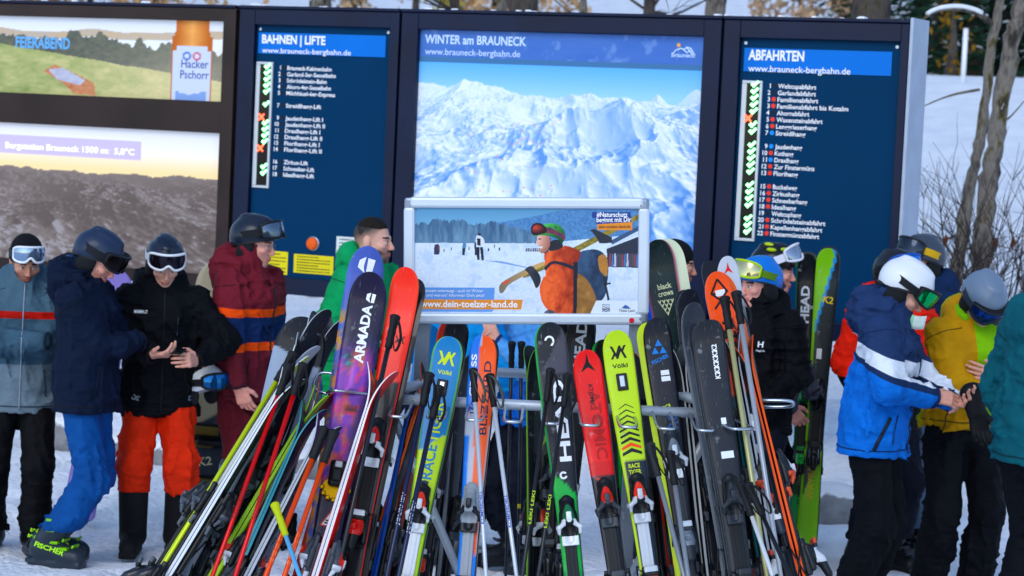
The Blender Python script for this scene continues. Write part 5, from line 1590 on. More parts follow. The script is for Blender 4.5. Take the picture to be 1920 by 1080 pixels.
    P(spline([(1030, 424), (1048, 420), (1060, 414), (1052, 432), (1038, 436)]), (236, 228, 226)); P(spline([(1028, 422), (1050, 417), (1062, 410), (1050, 422)]), (150, 70, 64)); P(spline([(1024, 366), (1044, 364), (1046, 371), (1028, 373)]), (90, 56, 48))
    P(spline([(1040, 452), (1070, 440), (1100, 420), (1098, 446), (1068, 472), (1044, 472)]), (150, 100, 84), .5)
    # helmet and goggles
    shade([(990, 346), (1004, 306), (1050, 266), (1120, 250), (1180, 266), (1214, 310), (1216, 360), (1194, 404), (1172, 372), (1120, 350), (1050, 340)], (70, 186, 84), (12, 72, 30), (X - 1020) / 260 + (Y - 300) / 200 + (fold - .5) * .3)
    P([(1098, 280), (1112, 276), (1116, 286), (1102, 290)], (14, 60, 28)); P([(1140, 272), (1156, 274), (1158, 284), (1142, 282)], (14, 60, 28))
    shade([(1062, 282), (1110, 284), (1170, 312), (1216, 340), (1212, 374), (1150, 336), (1070, 318)], (60, 40, 90), (150, 60, 60), vnoise(X / 9, Y / 9))
    shade([(974, 276), (1006, 248), (1052, 256), (1086, 290), (1076, 322), (1040, 334), (998, 342), (974, 322)], (30, 18, 22), (30, 18, 22), fold)
    shade([(984, 284), (1010, 260), (1046, 268), (1068, 296), (1050, 320), (1002, 330), (982, 314)], (220, 70, 40), (60, 16, 30), np.hypot((X - 1004) / 60, (Y - 284) / 40))
    # slogans' fields
    P([(1412, 165), (1690, 165), (1698, 205), (1698, 250), (1445, 255), (1440, 212), (1412, 210)], (26, 60, 140)); P([(1450, 256), (1706, 238), (1706, 298), (1452, 300)], (228, 138, 40))
    P([(125, 735), (712, 735), (705, 822), (125, 822)], (92, 150, 222)); P([(125, 822), (916, 824), (902, 898), (125, 898)], (230, 142, 44)); P([(125, 898), (705, 898), (690, 915), (125, 915)], (100, 160, 228))
    P([(1448, 826), (1755, 826), (1755, 930), (1402, 930)], (222, 232, 244))
    P([(1628, 885), (1662, 856), (1700, 886)], (40, 96, 170))
    for k in range(4):
        P([(1490 + 0 * k, 858 + 16 * k), (1504, 852 + 16 * k), (1518, 860 + 16 * k), (1532, 852 + 16 * k), (1548, 858 + 16 * k), (1548, 863 + 16 * k), (1532, 858 + 16 * k), (1518, 866 + 16 * k), (1504, 858 + 16 * k), (1490, 864 + 16 * k)], (60, 110, 150))
    return c
x0s, x1s, z0s, z1s = fw - .004, SW - fw + .004, fw - .004, SH - fw + .004
po = poster('poster', sign, x0s, x1s, z0s, z1s, -.002, 470, 250, paint_sign, painted('poster_print', .5, .05))
def sx(X): return x0s + (X - 125) / 1630 * (x1s - x0s)
def sz(Y): return z1s - (Y - 135) / 795 * (z1s - z0s)
sp = lambda x, z: (x, -.004, z)
mb = MB()
text_on(mb, '#Naturschutz', sp, sx(1446), sz(200), .020, sx(1670) - sx(1446), bold=.02)
text_on(mb, 'beginnt mit Dir', sp, sx(1446), sz(240), .020, sx(1697) - sx(1446), bold=.02, rot=R(1))
text_on(mb, 'www.dein-toelzer-land.de', sp, sx(172), sz(880), .0285, sx(876) - sx(172), bold=.025)
text_on(mb, 'Gemeinsam unterwegs - auch im Winter', sp, sx(150), sz(768), .013, sx(628) - sx(150), bold=0)
text_on(mb, 'Wie und warum? Informier Dich jetzt!', sp, sx(150), sz(802), .013, sx(636) - sx(150), bold=0)
mb.build('lettering', [WHITE_INK], sign)
mb = MB(); text_on(mb, 'dein-toelzer-land.de', sp, sx(1462), sz(286), .013, sx(1690) - sx(1462), bold=0, rot=R(1))
text_on(mb, 'Tölzer Land', sp, sx(1612), sz(910), .012, sx(1724) - sx(1612), bold=0)
text_on(mb, 'WOR', sp, sx(1490), sz(905), .014, sx(1548) - sx(1490), bold=0)
mb.build('lettering', [mat('dark_print', '#3a2a1e', .6, var=0)], sign)
q = SP(1184, 600)
MB().prism([(q[0] + .011 * math.cos(a), q[1] + .011 * math.sin(a)) for a in np.linspace(0, 6.28, 13)[:-1]], -.0195, -.016).build('red_dot', [mat('red_sticker', '#cf2f3e', .5, var=0)], sign)

# ================================================================== SKIS
def frame_of(tip, low, Yt, Yb, twist=0.0):
    T = at(tip[0], tip[1], Yt)
    A = at(tip[0], tip[1], Yb); Bq = at(low[0], low[1], Yb)
    g = 0.012
    t = (A.z - g) / (A.z - Bq.z)
    tail = A.lerp(Bq, t)
    z = (T - tail); L = z.length; z = z.normalized()
    n = Vector((0, -1, 0)); n = (n - z * n.dot(z)).normalized()
    n = Matrix.Rotation(R(twist), 3, z) @ n
    y = -n; x = y.cross(z).normalized()
    M_ = Matrix(((x.x, y.x, z.x, tail.x), (x.y, y.y, z.y, tail.y), (x.z, y.z, z.z, tail.z), (0, 0, 0, 1)))
    return M_, L

def prof(u, w, waist, tailw, L, tipr=1.0, twin=False, square=0.0):
    """half width at height u*L above the tail"""
    shovel = 1 - .052 * tipr
    s = smooth(.42, shovel, u); t = smooth(.42, .04, u)
    hw = waist + (w - waist) * s + (tailw - waist) * t
    e = np.clip((u - shovel) / (1 - shovel), 0, 1)
    p = 2.0 + square
    hw = hw * np.maximum(1 - e ** p * 1.0, 0) ** (1 / p)
    e2 = np.clip((.03 - u) / .03, 0, 1)
    return hw * (1 - (.25 if not twin else .5) * e2 ** 2) / 2

class Ski:
    def __init__(s, L, w=.12, waist=.072, tailw=.105, th=.013, rock=.045, square=.3, tipr=1.0, twin=False, flip=False):
        s.L, s.w, s.waist, s.tailw, s.th, s.rock, s.square, s.tipr, s.twin = L, w, waist, tailw, th, rock, square, tipr, twin
    def half(s, z): return prof(np.asarray(z) / s.L, s.w, s.waist, s.tailw, s.L, s.tipr, s.twin, s.square)
    def yc(s, z):
        z = np.asarray(z, float)
        e = np.clip((z - (s.L - .20)) / .20, 0, 1); a = np.clip((.12 - z) / .12, 0, 1)
        return -s.rock * e ** 2.2 - .012 * a ** 2 - .0 * z
    def thick(s, z):
        u = np.asarray(z) / s.L
        return .004 + (s.th - .004) * np.sin(np.pi * np.clip(u, .02, .98)) ** .7
    def top(s, x, z):
        h = np.maximum(s.half(z), 1e-4); v = np.clip(np.abs(x) / h, 0, 1)
        return s.yc(z) - s.thick(z) * (1 - .35 * v ** 4)

def ski_mesh(sk, paint, side_c, base_c, top_m, n=170, nx=13):
    L = sk.L
    z = np.concatenate([np.linspace(0, L - .16, n - 40, endpoint=False), L - .16 + .16 * (np.sin(np.linspace(0, np.pi / 2, 40)))])
    hw = sk.half(z); hw[-1] = max(hw[-1], .003)
    v = np.linspace(-1, 1, nx)
    Zt, Vt = np.meshgrid(z, v, indexing='ij'); Xt = Vt * hw[:, None]
    Yt = sk.yc(Zt) - sk.thick(Zt) * (1 - .35 * np.abs(Vt) ** 4)
    Yb = sk.yc(Zt)
    Pt = np.stack([Xt, Yt, Zt], -1).reshape(-1, 3)
    nb = 3; Vb = np.linspace(-1, 1, nb); Zb, Vb2 = np.meshgrid(z, Vb, indexing='ij')
    Pb = np.stack([Vb2 * hw[:, None] * 1.0, sk.yc(Zb), Zb], -1).reshape(-1, 3)
    C = paint(L - Zt, Vt, Xt).reshape(-1, 3)
    q = grid_quads(nx, n)
    o = len(Pt); qb = grid_quads(nb, n)[:, ::-1] + o
    i = np.arange(n - 1)
    sl = np.stack([i * nx, (i + 1) * nx, o + (i + 1) * nb, o + i * nb], 1)
    sr = np.stack([i * nx + nx - 1, o + i * nb + nb - 1, o + (i + 1) * nb + nb - 1, (i + 1) * nx + nx - 1], 1)
    # caps
    V = np.concatenate([Pt, Pb]); Q = np.concatenate([q, qb, sl, sr])
    me = np_mesh('ski', V, Q, [top_m, mat('ski_edge', side_c, .35, .3 if side_c == '#8f979f' else 0.0, .03), mat('ski_base', base_c, .3, 0, .05, coat=.3)], False)
    mi = np.zeros(len(Q), np.int32); mi[len(q):len(q) + len(qb)] = 2; mi[len(q) + len(qb):] = 1
    me.polygons.foreach_set('material_index', mi)
    sm = np.zeros(len(Q), bool); sm[:len(q)] = True; me.polygons.foreach_set('use_smooth', sm)
    C = nlin(C, True); set_col(me, np.concatenate([C, np.tile(C[:1], (len(Pb), 1))]))
    return me

_BND = {}; _BGEO = []
def binding_meshes(cols):
    if cols in _BND: return _BND[cols]
    if not _BGEO:
        s = Sdf()
        s.box((0, -.007, .005), (.031, .008, .082), .004, .006)
        s.cone((0, -.024, .060), (0, -.036, -.004), .016, .026, k=.014, wide=((1, 0, 0), 1.15))
        s.ell((0, -.016, .082), (.022, .012, .022), k=.014)
        for q in (-1, 1):
            s.cone((q * .012, -.044, -.006), (q * .042, -.036, -.028), .011, .0085, k=.006)
            s.cone((q * .042, -.036, -.028), (q * .041, -.026, -.050), .0085, .0065, k=.005)
            s.cone((q * .026, -.012, .030), (q * .030, -.012, -.04), .010, .010, k=.006)
        s.box((0, -.058, .016), (.011, .008, .016), .003, .005)
        s.box((0, -.012, -.078), (.034, .007, .020), .003, .004)
        s.cone((0, -.030, -.030), (0, -.030, -.075), .022, .020, k=.004, sub=True)
        t = s.mesh(.0042, .015)
        s = Sdf()
        s.box((0, -.010, 0), (.030, .012, .075), .004, .006)
        s.cone((0, -.026, .030), (0, -.062, -.012), .026, .027, k=.014, wide=((1, 0, 0), 1.12))
        s.cone((0, -.074, -.020), (0, -.092, -.082), .020, .015, k=.010, wide=((1, 0, 0), 1.2))
        s.box((0, -.062, .050), (.027, .008, .020), .004, .010)
        for q in (-1, 1): s.cone((q * .030, -.020, .04), (q * .032, -.028, -.05), .009, .012, k=.008)
        s.ell((0, -.082, .0), (.012, .012, .014), k=.004, sub=True)
        h = s.mesh(.0046, .015)
        _BGEO.extend([t, h])
    ms = [mat('binding_body', cols[0], .35, 0, .05), mat('binding_accent', cols[1], .3, 0, .03, coat=.3), mat('binding_light', cols[2], .35, .1, .03)]
    out = []
    for n_, (P, Q) in enumerate(_BGEO):
        me = np_mesh('binding', P, Q, ms); c = P[Q].mean(1)
        mi = np.zeros(len(Q), np.int32)
        if n_ == 0:
            mi[(c[:, 1] < -.040) & (c[:, 2] > -.006) & (np.abs(c[:, 0]) < .024)] = 1
            mi[((np.abs(c[:, 0]) > .016) & (c[:, 2] < .004) & (c[:, 1] < -.024)) | (c[:, 2] < -.060) | ((np.abs(c[:, 0]) < .012) & (c[:, 1] < -.061))] = 2
        else:
            mi[(c[:, 1] < -.050) & (c[:, 2] > -.03) & (c[:, 2] < .03)] = 1
            mi[(c[:, 2] > .045) & (c[:, 1] < -.045)] = 2
        me.polygons.foreach_set('material_index', mi); out.append(me)
    _BND[cols] = out
    return out
TOP = painted('ski_topsheet', .35, .12)
TOPM = painted('ski_topsheet_matt', .5, .1)
def binding(parent, sk, ztoe, cols, gw=1.0, kind='alpine'):
    """cols: body, accent, light"""
    body = mat('binding_body', cols[0], .35, 0, .05); acc = mat('binding_accent', cols[1], .3, 0, .03, coat=.3); lt = mat('binding_light', cols[2], .35, .2, .03)
    y = float(sk.top(0, ztoe))
    def tr(zc): return float(sk.top(0, zc))
    # track plate
    MB().box((0, y - .006, ztoe - .17), (.046, .012, .46), bev=.003).box((0, y - .013, ztoe - .17), (.018, .006, .36), bev=.001).build('track', [lt if kind == 'light_track' else body], parent)
    tm, hm_ = binding_meshes(cols)
    link('toe_piece', tm, parent, loc=(0, y - .010, ztoe))
    zh = ztoe - .345
    link('heel_piece', hm_, parent, loc=(0, y - .010, zh))
    mb = MB()
    for q in (-1, 1):
        mb.tube([(q * .030, y - .008, zh + .06), (q * .048, y - .006, zh + .07), (q * .052, y + .02, zh - .02), (q * .053, y + .045, zh - .10)], .0035, 6)
        mb.box((q * .053, y + .048, zh - .115), (.014, .012, .045), bev=.004)
    mb.build('brake', [mat('brake_wire', '#22262b', .4, .4, 0)], parent)

SKIS = {}
def skis(key, label, tip, low, Yt=9.58, Yb=9.08, twist=0.0, paint=None, w=.120, waist=.072, side='#8f979f', base='#16181c', bind=('#121418', '#c8301c', '#d8dce2'), toe=.72, pair=True, shape={}, back_paint=None, back_off=(.006, .016), top=None, n=170, bkind='alpine', grp='skis on the rack', back_base=None):
    M_, L = frame_of(tip, low, Yt, Yb, twist)
    root = thing('skis', label, 'skis', matrix=M_, group=grp)
    sk = Ski(L, w, waist, **shape)
    me = ski_mesh(sk, paint, side, base, top or TOP, n)
    o = link('ski', me, root)
    if bind: binding(o, sk, L - toe, bind, kind=bkind)
    if pair:
        me2 = ski_mesh(sk, back_paint or paint, side, back_base or base, top or TOP, 90, 7)
        o2 = link('ski', me2, root)
        o2.matrix_local = Matrix.Translation((back_off[0], .005, back_off[1])) @ Matrix.Rotation(math.pi, 4, 'Z')
        if bind: binding(o2, sk, L - toe, bind)
    SKIS[key] = dict(root=root, ski=o, sk=sk, L=L)
    return SKIS[key]

def ski_text(e, s, d, h, length=None, x=0.0, m=None, rot=90, bold=.02, name='lettering', lift=.0012, align='c'):
    """lettering on the topsheet: d = distance of its middle from the tip, h cap height"""
    sk = e['sk']; mb = MB()
    r = R(rot)
    ox = x + (h / 2 * math.sin(r)); oz = e['L'] - d - h / 2 * math.cos(r)
    text_on(mb, s, lambda a, b: (a, float(sk.top(a, b)) - lift, b), ox, oz, h, length, bold=bold, align=align, rot=r)
    return mb.build(name, [m or WHITE_INK], e['ski'])

def ski_poly(e, polys, d, m, name='emblem', sc=1.0, x=0.0, lift=.0014):
    sk = e['sk']; mb = MB(); z0 = e['L'] - d
    for p in polys:
        mb.add([(a * sc + x, float(sk.top(a * sc + x, z0 + b * sc)) - lift, z0 + b * sc) for a, b in p], [list(range(len(p)))])
    return mb.build(name, [m], e['ski'])

def flat(c): return lambda d, v, x: np.broadcast_to(np.array(c, float), d.shape + (3,)).copy()
def sticker_on(e, d, x, w, h, m, name='sticker'):
    return ski_poly(e, [[(-w / 2, -h / 2), (w / 2, -h / 2), (w / 2, h / 2), (-w / 2, h / 2)]], d, m, name, 1.0, x)
INK_K = mat('black_ink', '#101216', .4, var=0); INK_Y = mat('lime_ink', '#cfe21c', .4, var=0); INK_B = mat('sky_ink', '#1583c4', .4, var=0)
INK_T = mat('teal_ink', '#0f7fae', .4, var=0); INK_O = mat('orange_ink', '#f0581c', .4, var=0); INK_DR = mat('dark_red_ink', '#a81c14', .4, var=0)
INK_SIL = mat('silver_ink', '#c2c8d0', .3, .5, var=0); INK_G = mat('green_ink', '#35c04c', .4, var=0); INK_CR = mat('cream_ink', '#d5dcb4', .5, var=0)
PAPER = mat('label_paper', '#e3e8ee', .6, var=.02)
VV = [[(-.033, .026), (-.022, .026), (-.013, .008), (-.004, .026), (.006, .026), (-.008, -.006), (-.018, -.006)], [(.033, .026), (.022, .026), (.008, -.010), (-.002, -.010), (-.014, -.026), (.016, -.026), (.010, -.010)], [(-.008, .006), (.004, .006), (.022, -.026), (.012, -.026)]]
VV = [[(-.036, .028), (-.025, .028), (-.011, -.004), (.003, .028), (.014, .028), (-.008, -.020), (-.014, -.020)], [(.036, -.028), (.025, -.028), (.011, .004), (-.003, -.028), (-.014, -.028), (.008, .020), (.014, .020)], [(.036, .028), (.026, .028), (.012, .004), (.018, -.004)], [(-.036, -.028), (-.026, -.028), (-.012, -.004), (-.018, .004)]]

# --- wide twin skis with a painted purple face
def p_face(front):
    def f(d, v, x):
        n = fbm(d * 9, x * 30, 1.0); n2 = fbm(d * 30, x * 60, 3.0, 3)
        if not front:
            c = mix((86, 110, 190), (70, 84, 160), n); c = mix(c, (206, 150, 60), smooth(.5, .6, n2) * smooth(.2, .35, d) * (v < -.35))
            c = mix(c, (216, 120, 50), smooth(.55, .7, n) * smooth(.4, .6, d) * .7)
            return c
        c = mix((12, 10, 34), (30, 16, 60), n)
        c = mix(c, (30, 60, 90), smooth(.5, .7, n2) * smooth(.18, .26, d) * .5)
        face = smooth(.27, .40, d + .05 * n) * smooth(1.0, .82, d)
        skin_ = mix((70, 36, 150), (156, 72, 176), np.clip(n * 1.6 - .3, 0, 1))
        skin_ = mix(skin_, (214, 60, 110), smooth(.54, .72, n2) * .8); skin_ = mix(skin_, (214, 110, 40), smooth(.58, .72, fbm(d * 22, x * 44, 9.0, 3)) * .7)
        skin_ = mix(skin_, (34, 18, 84), smooth(.25, .8, v + .25 * np.sin(d * 12)) * .85)        # darker half of the face
        c = mix(c, skin_, face)
        X = x; 
        def blob(cx, cd, rx_, rd, col, a=1.0):
            nonlocal c
            c = mix(c, col, np.clip(1.6 * (1 - np.hypot((X - cx) / rx_, (d - cd) / rd)), 0, 1) * a)
        blob(-.038, .345, .030, .020, (20, 60, 80)); blob(-.040, .347, .017, .012, (60, 150, 140)); blob(-.040, .347, .007, .007, (10, 14, 30))
        blob(-.030, .375, .026, .014, (24, 70, 90)); blob(-.032, .376, .014, .010, (80, 170, 150))
        blob(-.010, .42, .016, .080, (186, 110, 214), .8); blob(-.006, .485, .036, .018, (60, 24, 110)); blob(-.022, .475, .012, .012, (206, 120, 220), .8)
        blob(.010, .545, .040, .014, (120, 26, 40)); blob(.008, .565, .036, .016, (200, 60, 70)); blob(.008, .556, .034, .005, (30, 10, 30))
        blob(.0, .60, .04, .03, (140, 70, 190), .7)
        c = mix(c, (210, 96, 60), smooth(.52, .68, fbm(d * 16, x * 20, 7.0)) * smooth(.66, .74, d) * .8)
        c = mix(c, (20, 16, 50), smooth(.85, .95, d))
        return c
    return f
e = skis('face_b', 'blue backed wide skis behind the purple face pair, white emblem at the tip', (693, 467), (611, 960), 9.72, 9.25, paint=p_face(False), w=.150, waist=.118, shape=dict(tailw=.14, rock=.06, square=.2, tipr=1.2), side='#c9702c', pair=False, bind=None, grp='wide skis with painted face')
ski_poly(e, [[(-.030, .018), (-.004, .034), (-.010, -.004), (-.004, -.030), (-.034, -.010)], [(.004, .030), (.034, .026), (.026, -.028), (.002, -.028)]], .075, WHITE_INK)
e = skis('face_f', 'wide skis with a purple painted face, white lettering up the tip', (697, 516), (622, 960), 9.60, 9.08, paint=p_face(True), w=.152, waist=.118, shape=dict(tailw=.14, rock=.06, square=.2, tipr=1.2), side='#5a4a8c', base='#2a2440', pair=False, bind=None)
ski_text(e, 'ARMADA', .245, .038, .24, x=.004, m=mat('silver_white', '#dfe3ea', .35, .2, 0), bold=.035)
ski_poly(e, [[(-.016, .016), (.0, .022), (-.004, -.002), (.0, -.016), (-.018, -.006)], [(.005, .02), (.02, .018), (.016, -.016), (.003, -.016)]], .10, WHITE_INK, x=.012)
# pin binding with a gold crampon plate, warning triangle
sk, zb = e['sk'], e['L'] - .84
y = float(sk.top(0, zb)); mb = MB()
mb.prism([(.052 * math.cos(a), .05 * math.sin(a) * (1.0 if math.sin(a) < 0 else .7)) for a in np.linspace(0, 6.283, 15)[:-1]], y - .004, y - .012, 0, lambda p: Vector((p.x, p.y, p.z + zb - .03)))
for a in np.linspace(3.3, 6.1, 7): mb.box((.054 * math.cos(a), y - .014, zb - .03 + .054 * math.sin(a)), (.018, .02, .018), bev=.004)
mb.build('crampon_plate', [mat('gold_metal', '#b08a3c', .3, .8, .1)], e['ski'])
MB().box((0, y - .030, zb + .02), (.066, .036, .105), bev=.012).box((0, y - .056, zb + .012), (.040, .018, .05), bev=.006).box((0, y - .052, zb + .055), (.03, .012, .026), bev=.004, mi=1).build('toe_piece', [mat('binding_body', '#121418', .35, 0, .05), mat('binding_light', '#c8ccd2', .35, .2, .03)], e['ski'])
MB().box((0, y - .03, zb - .33), (.07, .05, .13), bev=.014).box((0, y - .065, zb - .34), (.045, .03, .07), bev=.01, mi=1).build('heel_piece', [mat('binding_body', '#121418', .35, 0, .05), mat('gold_metal', '#b08a3c', .3, .8, .1)], e['ski'])
tri = ski_poly(e, [[(-.040, -.030), (.040, -.030), (0, .040)]], 1.0, mat('warning_red', '#c8483c', .5, var=0), 'warning_sticker', lift=.002)
ski_poly(e, [[(-.031, -.025), (.031, -.025), (0, .029)]], 1.0, PAPER, 'warning_sticker', lift=.003)
mb = MB()
for xx, zz, ww, hh in ((0, .006, .004, .014), (-.012, -.006, .012, .006), (.008, -.006, .012, .006), (-.014, -.016, .014, .006), (.010, -.017, .012, .007)):
    mb.box((xx, float(sk.top(0, e['L'] - 1.0)) - .0036, e['L'] - 1.0 + zz), (ww, .0006, hh))
mb.build('warning_print', [INK_K], e['ski'])

# --- red-orange skis
def p_red(d, v, x):
    c = np.broadcast_to(np.array((236, 62, 30), float), d.shape + (3,)).copy()
    c = mix(c, (236, 120, 60), smooth(.75, 1.0, np.abs(v)) * smooth(.30, .20, d) * .3)
    return np.where(((d > .46) & (np.abs(v) < .86))[..., None], np.array((22, 22, 28)), c)
e = skis('red', 'vermilion skis with black lower half, standing left of the sign', (767, 506), (697, 880), 9.62, 9.12, paint=p_red, w=.120, waist=.076, twist=-12, side='#20242a', base='#15171b', back_off=(.020, -.02), back_paint=flat((20, 30, 40)))
ski_poly(e, VV, .29, INK_K, sc=.55, x=.018)

# --- blue and yellow racing skis
def p_racetiger(d, v, x):
    b = np.array((18, 122, 176), float); yv = np.array((190, 216, 34), float)
    s = d - .10 * v * .5
    c = np.where((d + .045 * v < .430)[..., None], b, yv)
    c = np.where((np.abs(v) > .93)[..., None], np.array((120, 190, 40)), c)
    return np.where((d > .99)[..., None], np.array((170, 205, 40)), c)
e = skis('rt', 'blue and yellow racing skis with large lettering and a red toe binding', (845, 636), (766, 1075), 9.56, 9.06, paint=p_racetiger, w=.124, waist=.074, twist=-4, side='#7cc02e', bind=('#14171b', '#d8452c', '#d4d9df'), toe=.70, bkind='light_track')
ski_poly(e, VV, .085, INK_Y, sc=.95)
ski_text(e, 'Völkl', .140, .017, .056, rot=0, m=INK_Y)
ski_text(e, 'TIGER', .345, .046, .170, m=INK_Y, bold=.015); ski_text(e, 'RACE', .508, .046, .140, m=INK_T, bold=.015)
ski_poly(e, [[(-.016, .018), (0, .022), (.016, .018), (.013, -.012), (0, -.022), (-.013, -.012)]], .605, mat('shield', '#22384c', .5, var=0))
ski_poly(e, [[(-.010, .010), (.010, .010), (.008, -.008), (-.008, -.008)]], .605, mat('shield_silver', '#9fb2c0', .4, var=0), lift=.002)
def tip_window(e, d):
    y = float(e['sk'].top(0, e['L'] - d))
    MB().box((0, y - .004, e['L'] - d), (.044, .010, .070), bev=.006).box((0, y - .010, e['L'] - d + .002), (.020, .006, .046), bev=.006, mi=1).build('damper', [mat('damper_black', '#17191d', .4, 0, 0), mat('damper_silver', '#c6ccd4', .2, .8, .05)], e['ski'])
tip_window(e, .205)

# --- silver, orange and blue skis
def p_cross(d, v, x):
    c = np.broadcast_to(np.array((176, 184, 198), float), d.shape + (3,)).copy()
    c = np.where(((v > -.15 - d * .4) & (d < .36))[..., None], np.array((236, 96, 26)), c)
    c = np.where(((v < -.2) & (d < .30))[..., None], np.array((52, 116, 210)), c)
    c = np.where(((d > .36) & (v > -.30 + .25 * np.sin((d - .36) * 6)) & (v < .86))[..., None], np.array((232, 100, 28)), c)
    c = np.where(((d > .40) & (v < -.62))[..., None], np.array((48, 120, 216)), c)
    c = np.where((d > .84 + .05 * v)[..., None], np.array((44, 126, 220)), c)
    return c
e = skis('cross', 'older silver, orange and blue carving skis with silver poles strapped to them', (909, 633), (880, 1000), 9.60, 9.10, paint=p_cross, w=.112, waist=.070, twist=-8, bind=('#8f97a1', '#7d8791', '#1c2026'), toe=.70, back_off=(.004, .01))
ski_text(e, 'CROSS', .16, .022, .17, x=-.034, m=WHITE_INK); ski_text(e, '160', .29, .022, .05, x=-.025, m=mat('plum_ink', '#2c2440', .5, var=0)); ski_text(e, 'BLIZZARD', .25, .030, .30, x=.022, m=mat('plum_ink', '#2c2440', .5, var=0), bold=.01)

# --- black and green skis
def p_head(d, v, x):
    c = np.broadcast_to(np.array((20, 24, 32), float), d.shape + (3,)).copy()
    c = np.where(((d < .20) & (v * .8 + d * 8 > .95))[..., None], np.array((64, 62, 72)), c)
    c = np.where((d > .645 + .05 * v)[..., None], np.array((34, 172, 84)), c)
    c = np.where((v < -.90)[..., None], np.array((48, 180, 92)), c)
    return np.where((d > 1.0)[..., None], np.array((30, 140, 80)), c)
e = skis('head', 'black and green skis with white vertical lettering, under the middle of the sign', (1028, 609), (1069, 1020), 9.56, 9.06, paint=p_head, w=.128, waist=.074, twist=4, side='#3aa860', bind=('#14171b', '#1f6a44', '#dfe3e7'), toe=.80)
ski_text(e, 'HEAD', .395, .046, .33, x=.014, m=WHITE_INK, bold=.03)
a_ = np.linspace(-.3, 3.0, 9)
ski_poly(e, [[(.020 * math.cos(t) , .020 * math.sin(t) + .004) for t in a_] + [(.012 * math.cos(t), .012 * math.sin(t) + .004) for t in a_[::-1]], [(.010, -.004), (.020, -.002), (.012, -.016), (.002, -.016)]], .075, WHITE_INK, x=-.004)
ski_poly(e, [[(.016 * math.cos(t), .016 * math.sin(t)) for t in np.linspace(.6, 6.0, 12)] + [(.008 * math.cos(t), .008 * math.sin(t)) for t in np.linspace(6.0, .6, 12)]], .615, WHITE_INK)

# --- red skis
def p_atomic(d, v, x):
    c = mix((226, 44, 26), (214, 36, 24), fbm(d * 6, x * 20, 1.0))
    c = np.where((d > .505)[..., None], np.array((24, 26, 34)), c)
    return np.where(((d > .45) & (d < .51))[..., None], np.array((196, 30, 26)), c)
e = skis('atomic', 'bright red skis with black lower half between the green and yellow pairs', (1097, 661), (1152, 1050), 9.55, 9.05, paint=p_atomic, w=.116, waist=.070, twist=4, side='#4a2026', bind=('#15171b', '#c8321e', '#3a3f46'), toe=.62)
ski_poly(e, [[(0, .042), (.007, .008), (.030, -.030), (.0, -.012)], [(0, .042), (-.007, .008), (-.030, -.030), (.0, -.012)]], .055, INK_K)
ski_text(e, 'ATOMIC', .18, .018, .10, x=.002, m=INK_K, rot=-90, bold=.02); ski_text(e, 'ATOMIC', .30, .044, .28, x=.012, m=INK_DR, rot=-90, bold=.03, lift=.0009)
ski_text(e, 'REDSTER', .60, .020, .17, x=-.018, m=mat('red_ink', '#e04a30', .4, var=0), rot=-90)
ski_poly(e, [[(-.016, .018), (0, .022), (.016, .018), (.013, -.012), (0, -.022), (-.013, -.012)]], .655, PAPER, x=.016)

# --- yellow skis with chevrons
def p_volkl(d, v, x):
    c = np.broadcast_to(np.array((186, 214, 14), float), d.shape + (3,)).copy()
    c = np.where(((d > .525) & (v > -.72))[..., None], np.array((28, 38, 52)), c)
    return c
e = skis('volkl', 'yellow skis with black chevrons, orange stripe and red binding', (1153, 624), (1215, 1060), 9.56, 9.06, paint=p_volkl, w=.122, waist=.072, twist=5, side='#9fb028', bind=('#15181c', '#d0402a', '#b9c0c8'), toe=.68, bkind='light_track')
ski_poly(e, VV, .085, INK_K, sc=.9); ski_text(e, 'Völkl', .138, .017, .062, rot=0, m=INK_K)
tip_window(e, .205)
for i in range(9):
    t = .003 + .0011 * i; wd = .030 + .0022 * min(i, 4)
    ski_poly(e, [[(-wd, -.012), (0, .006), (wd, -.012), (wd, -.012 - t), (0, .006 - t * 1.3), (-wd, -.012 - t)]], .300 + .0225 * i, INK_O if i == 7 else INK_K, 'chevron')
ski_text(e, 'RACE', .545, .018, .045, rot=0, m=INK_Y, x=.0); ski_text(e, 'TIGER', .57, .018, .050, rot=0, m=INK_Y)

# --- black skis with blue triangles
def p_fisch(d, v, x): return mix((12, 15, 24), (20, 24, 36), fbm(d * 10, x * 30, 2.0))
e = skis('fischer', 'black skis with three blue triangles and white stickers, lime pair behind', (1227, 600), (1262, 850), 9.66, 9.16, paint=p_fisch, w=.116, waist=.074, twist=4, side='#a8c832', base='#c4d84a', back_paint=flat((206, 226, 110)), back_off=(-.022, .004), bind=('#2a2f36', '#6d7782', '#c0c8d0'), toe=.56)
T3 = [[(0, .034), (-.018, .004), (.018, .004)], [(-.020, .0), (-.038, -.030), (-.002, -.030)], [(.020, .0), (.002, -.030), (.038, -.030)]]
ski_poly(e, [[(a * .8 + .0, b * .9) for a, b in p] for p in T3], .115, mat('blue_tri', '#2a78c8', .4, var=0))
ski_text(e, 'FISCHER', .165, .016, .075, rot=20, m=mat('blue_tri', '#2a78c8', .4, var=0))
sticker_on(e, .222, .012, .034, .020, PAPER); sticker_on(e, .247, .012, .036, .020, PAPER); ski_text(e, 'RC4', .36, .014, .03, rot=20, m=INK_Y); ski_text(e, 'RC', .42, .04, .07, rot=90, m=mat('blue_dark', '#1d4f8c', .4, var=0), x=.014)

